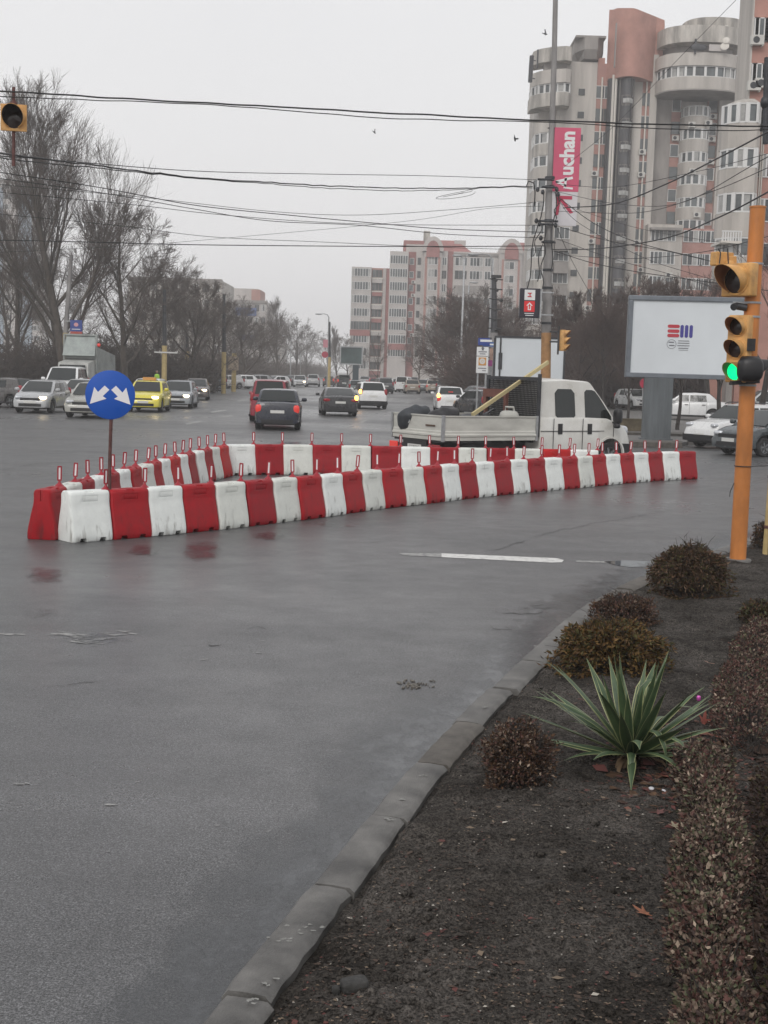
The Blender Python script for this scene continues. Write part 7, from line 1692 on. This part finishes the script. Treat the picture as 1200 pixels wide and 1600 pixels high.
# ---- fallen leaves, each its own
def maple(name, px, py, size, rz, tilt, col, label, sink=0.0, group=None):
    p = bb(px, py); b = MB(); n = 0; out = []
    lobes = [(0, 1.0), (52, .82), (-52, .82), (105, .55), (-105, .55)]
    for a, l in sorted(lobes):
        out += [((a-26), .36), (a-9, l*.72), (a, l), (a+9, l*.72)]
    out += [(131, .36), (180, .18), (229, .36)]
    V_ = [(0, 0, .0)]
    for a, l in out: a = R(a); V_.append((math.sin(a)*l*size, math.cos(a)*l*size, size*(.18*l*l+.12*math.sin(a*2.5)*l)))
    F_ = [(0, i, i % (len(V_)-1)+1) for i in range(1, len(V_))]; b.add(V_, F_); b.tube([(0, 0, 0), (0, -size*.5, size*.02), (size*.08, -size*.95, size*.1)], .0022, 4)
    o = b.build(name, mat('leaf_'+label.split()[0], col, .7, var=.35, vscale=28, detail=3), None, 50, (p.x, p.y, p.z+.012-sink), (R(tilt), R(tilt*.5), R(rz))); tag(o, label, 'leaf', group); return o
maple('fallen_leaf', 1008, 1424, .062, 60, 12, (.27, .105, .055), 'bright orange-brown curled leaf lying alone on the bare soil at the lower right')
maple('fallen_leaf', 1100, 1128, .085, 20, 55, (.20, .05, .035), 'large upright russet maple leaf right of the yucca')
maple('fallen_leaf', 1132, 1160, .075, 200, 25, (.22, .10, .07), 'tan maple leaf lying below the russet upright one')
maple('fallen_leaf', 1180, 1115, .07, 120, 30, (.24, .09, .06), 'pale brown maple leaf at the right border above the dark gap')
maple('fallen_leaf', 1060, 1190, .06, 300, 25, (.19, .075, .05), 'rust maple leaf touching the drooping yucca tip')
maple('fallen_leaf', 1108, 1037, .045, 80, 12, (.28, .17, .13), 'pinkish tan leaf on the soil behind the yucca')
maple('fallen_leaf', 1054, 1292, .045, 10, 8, (.26, .22, .15), 'pale straw-coloured leaf beside the hedge')
maple('fallen_leaf', 1040, 1212, .06, 140, 8, (.20, .06, .035), 'orange leaf lying flat just below the yucca')
maple('fallen_leaf', 1030, 1268, .055, 260, 10, (.12, .045, .04), 'dark wine-red leaf below the white litter bits')
maple('fallen_leaf', 1125, 1332, .05, 30, 20, (.22, .15, .10), 'tan leaf caught on top of the taupe hedge').location.z += .2
maple('fallen_leaf', 1142, 1075, .05, 210, 25, (.22, .09, .05), 'brown leaf caught on the reddish hedge').location.z += .16
# leaf litter and chips
def litter(name, n, zone, size, mats, seed, label, cat, wts=None, thick=0.0):
    r = random.Random(seed); V_, Q_, mi = [], [], []; tries = 0
    while len(Q_) < n and tries < n*30:
        tries += 1; px, py = zone(r)
        p = G(px, py, .08); j = min(range(0, len(ki), 3), key=lambda i: (ki[i]-Vector((p.x, p.y))).length_squared); dn = kn(j); dd = (Vector((p.x, p.y))-ki[j]).dot(dn)
        if dd < .03 or name == 'ground_litter' and mnoise.noise(Vector((p.x*2.1, p.y*2.1, seed))) < r.uniform(-.5, .3): continue
        z = bed_z(p.x, p.y, dd)+.003; s_ = size*r.uniform(.3, 1.0)*(1+1.6*(r.random() < .08)); a = r.uniform(0, 6.28); ux, uy = math.cos(a)*s_, math.sin(a)*s_; asp = r.uniform(.25, .8); tz = r.uniform(-.4, .4)*s_; k0 = len(V_)
        V_ += [(p.x-ux, p.y-uy, z), (p.x+uy*asp, p.y-ux*asp, z+abs(tz)), (p.x+ux, p.y+uy, z+abs(tz)*.5), (p.x-uy*asp, p.y+ux*asp, z+.002)]; Q_.append((k0, k0+1, k0+2, k0+3)); mi.append(r.choices(range(len(mats)), wts)[0])
    o = link(name, fastmesh(name, V_, Q_, mats, mi)); tag(o, label, cat, None, 'stuff')
chips = [mat('chip_dark', (.03, .024, .019), .9), mat('chip_brown', (.065, .042, .03), .9), mat('chip_tan', (.16, .12, .085), .9), mat('chip_pale', (.40, .37, .32), .8), mat('chip_red', (.10, .03, .025), .8)]
def zn(r):
    py = 900+700*r.random()**.8*1.04; px = r.uniform(420, 1200); return px, py
litter('ground_litter', 11000, zn, .010, chips, 3, 'tiny chips, twigs and crumbs scattered over the dark soil', 'litter', [.52, .30, .11, .012, .058])
litter('leaf_litter', 1100, lambda r: (r.gauss(1075, 65), r.gauss(1195, 38)), .035, [chips[4], LB[0], LB[1], mat('litter_rust', (.15, .06, .04), .8), LH[0]], 5, 'drift of broken red-brown leaves below and right of the yucca', 'leaf litter', [.3, .25, .25, .15, .05])
litter('leaf_litter', 260, lambda r: (r.gauss(1185, 14), r.gauss(1270, 90)), .03, [chips[4], LB[1], LB[1]], 8, 'fallen leaves along the right border, coloured dark for the deep shade there', 'leaf litter', [.3, .4, .3])  # dark leaf colours stand for the deep shade along the border
b = MB(); rr = random.Random(77)
def onbedp(p):
    j = min(range(len(ki)), key=lambda i: (ki[i]-Vector((p.x, p.y))).length); return (Vector((p.x, p.y))-ki[j]).dot(kn(j)) > .04
def pebbles(px, py, n, sx, sy, s0_, s1_, b):
    for _ in range(n):
        p = bb(px+rr.gauss(0, sx), py+rr.gauss(0, sy)); s_ = rr.uniform(s0_, s1_)
        if not onbedp(p): continue
        b.blob((p.x, p.y, p.z+s_*.3), s_, s_*rr.uniform(.6, 1), s_*.5, 2.4, 8, 5, 0, rr.uniform(0, 3), .3)
for _ in range(130): pebbles(rr.uniform(450, 1050), rr.uniform(1250, 1600), 1, 30, 20, .002, .006, b)
tag(b.build('pebbles', mat('pebble', (.30, .28, .25), .7, var=.4, vscale=20), None, 60), 'small pale pebbles strewn over the soil', 'pebbles', None, 'stuff')
b = MB()
for x, y in ((1018, 1224), (1037, 1228), (1056, 1222), (1018, 1226), (1143, 1143)): pebbles(x, y, 1, .5, .5, .012, .018, b)
M['papr'] = mat('litter_white', (.6, .6, .63), .6); o = b.build('litter_scrap', M['papr'], None, 60); tag(o, 'few small white paper scraps beside the fallen leaves', 'litter', None, 'stuff')
p = bb(1093, 1117); o = MB().blob((0, 0, .03), .014, .012, .018, 3, 10, 8, 0, 0, .5).build('foil_wrapper', mat('foil_pink', (.6, .12, .45), .25, .4), None, 60, (p.x-.02, p.y-.03, p.z+.10)); tag(o, 'small shiny pink foil wrapper stuck on the upright russet leaf', 'wrapper')
# clods
b = MB()
for _ in range(2200):
    x, y = rr.uniform(430, 1080), rr.uniform(1120, 1620); p = bb(x, y)
    if not onbedp(p) or mnoise.noise(Vector((p.x*1.7, p.y*1.7, 5))) < rr.uniform(-.35, .25): continue
    s_ = rr.uniform(.003, .009)*(1+2.4*(rr.random() < .16)); b.blob((p.x, p.y, p.z), s_, s_*rr.uniform(.6, 1), s_*.6, 2.2, 8, 5, 0, rr.uniform(0, 3), .7)
tag(b.build('soil_clods', M['soil'], None, 60), 'lumps of dark earth scattered on the bed', 'clods', None, 'stuff')
p = bb(552, 1533); b = MB(); b.blob((0, 0, .01), .05, .032, .024, 5.5, 16, 10, 0, .3, .35); b.blob((-.062, -.015, -.004), .02, .018, .02, 3, 10, 8, 0, 0, .6)
tag(b.build('broken_stone', mat('stone_dark', (.04, .039, .037), .8, var=.5, vscale=20, bump=.5, bscale=40), None, 50, tuple(p)), 'dark broken stone lying on the soil near the lower end of the kerb', 'stone')
# rubbish on the road
b = MB(); rr = random.Random(3)
for _ in range(46):
    q = G(650+rr.gauss(0, 14), 1072+rr.gauss(0, 3.5), 0); a = rr.uniform(0, 3.1); s_ = rr.uniform(.006, .028); b.blob((q.x, q.y, .006), s_, s_*.4, .007, 2, 8, 4, 0, a, .7)
tag(b.build('road_litter', mat('road_rubbish', (.13, .12, .105), .8, var=.7, vscale=40), None, 50), 'flat clump of sodden leaves and rubbish on the road left of the kerb', 'litter', None, 'stuff')
# lime smears on the kerb stones
b = MB()
for cx_, cy_, n, sx, sy in ((470, 1448, 10, 14, 5), (440, 1468, 6, 12, 4), (425, 1535, 5, 12, 5), (390, 1562, 4, 8, 3), (612, 1280, 5, 7, 3), (628, 1250, 3, 5, 2), (660, 1210, 4, 10, 2), (752, 1105, 4, 12, 2), (838, 1010, 5, 12, 2), (850, 1000, 3, 6, 2)):
    for _ in range(n):
        q = G(cx_+rr.gauss(0, sx), cy_+rr.gauss(0, sy), KZ+.006); a = rr.uniform(0, 3); vs = []
        for j in range(9): t_ = 2*math.pi*j/9; r_ = rr.uniform(.002, .012); vs.append((q.x+math.cos(t_)*r_*1.4, q.y+math.sin(t_)*r_, KZ+.0065+len(b.f)*2e-5))
        b.add(vs, [tuple(range(9))])
tag(b.build('kerb_stains', M['kerb_mortar']), kind='structure')

# ================================================================= PERSON in hi-vis
c = AT(245, 586, 98); t = empty('person', (c.x, 98, .13), R(200)); tag(t, 'person in a bright yellow-green safety vest standing behind the taxi by the pale yellow post', 'person')
me = bpy.data.meshes.new('body'); J = [(0,0,.95),(0,0,1.2),(0,0,1.42),(0,0,1.52),(0,.01,1.64),(0,.0,1.75),(.2,0,1.40),(.27,.02,1.12),(.24,.16,.95),(-.2,0,1.40),(-.27,.02,1.12),(-.24,.14,.95),(.1,0,.88),(.12,.02,.48),(.12,0,.07),(.12,.14,.03),(-.1,0,.88),(-.12,-.02,.48),(-.12,-.04,.07),(-.12,.10,.03)]
E = [(0,1),(1,2),(2,3),(3,4),(4,5),(2,6),(6,7),(7,8),(2,9),(9,10),(10,11),(0,12),(12,13),(13,14),(14,15),(0,16),(16,17),(17,18),(18,19)]
rad = [.15,.15,.15,.06,.10,.07,.075,.055,.04,.075,.055,.04,.10,.07,.05,.04,.10,.07,.05,.04]
me.from_pydata(J, E, []); me.materials.append(mat('dark_clothes', (.02, .022, .03), .8)); tmp = bpy.data.objects.new('tmp', me); COL.objects.link(tmp); tmp.modifiers.new('Skin', 'SKIN'); tmp.modifiers.new('Sub', 'SUBSURF').levels = 1
for i, r_ in enumerate(rad): me.skin_vertices[0].data[i].radius = (r_, r_*.8)
me.skin_vertices[0].data[0].use_root = True
bpy.context.view_layer.update(); mm = bpy.data.meshes.new_from_object(tmp.evaluated_get(bpy.context.evaluated_depsgraph_get())); bpy.data.objects.remove(tmp); link('body', mm, t)
b = MB(); b.loft([[(.21*math.cos(a)*w_, .155*math.sin(a)*w_, z) for a in [2*math.pi*k/16 for k in range(16)]] for z, w_ in ((.88, 1.02), (1.1, 1.0), (1.3, 1.06), (1.42, .95), (1.5, .45))]); b.build('safety_vest', mat('hivis', (.42, .75, .06), .6, emit=(.4, .8, .05), estr=.0), t, 60)
MB().blob((0, .01, 1.66), .095, .11, .12).build('head', mat('skin', (.4, .24, .18), .6), t, 60); MB().blob((0, -.015, 1.72), .102, .11, .08).build('cap', M['darkmetal'], t, 60)

# ================================================================= HAZE
b = MB(); b.box(-860, 860, -60, 1510, -1.6, 62); hz_o = b.build('haze', None) if False else None
m = bpy.data.materials.new('haze_air'); m.use_nodes = True; nt = m.node_tree; nt.nodes.clear(); ou = nt.nodes.new('ShaderNodeOutputMaterial'); pv = nt.nodes.new('ShaderNodeVolumePrincipled')
pv.inputs['Color'].default_value = (.985, .985, .99, 1); pv.inputs['Density'].default_value = HAZE_D; pv.inputs['Anisotropy'].default_value = .0; nt.links.new(pv.outputs[0], ou.inputs['Volume'])
tag(b.build('haze', m), 'thin pale winter mist filling the air over the junction', 'haze', None, 'stuff')
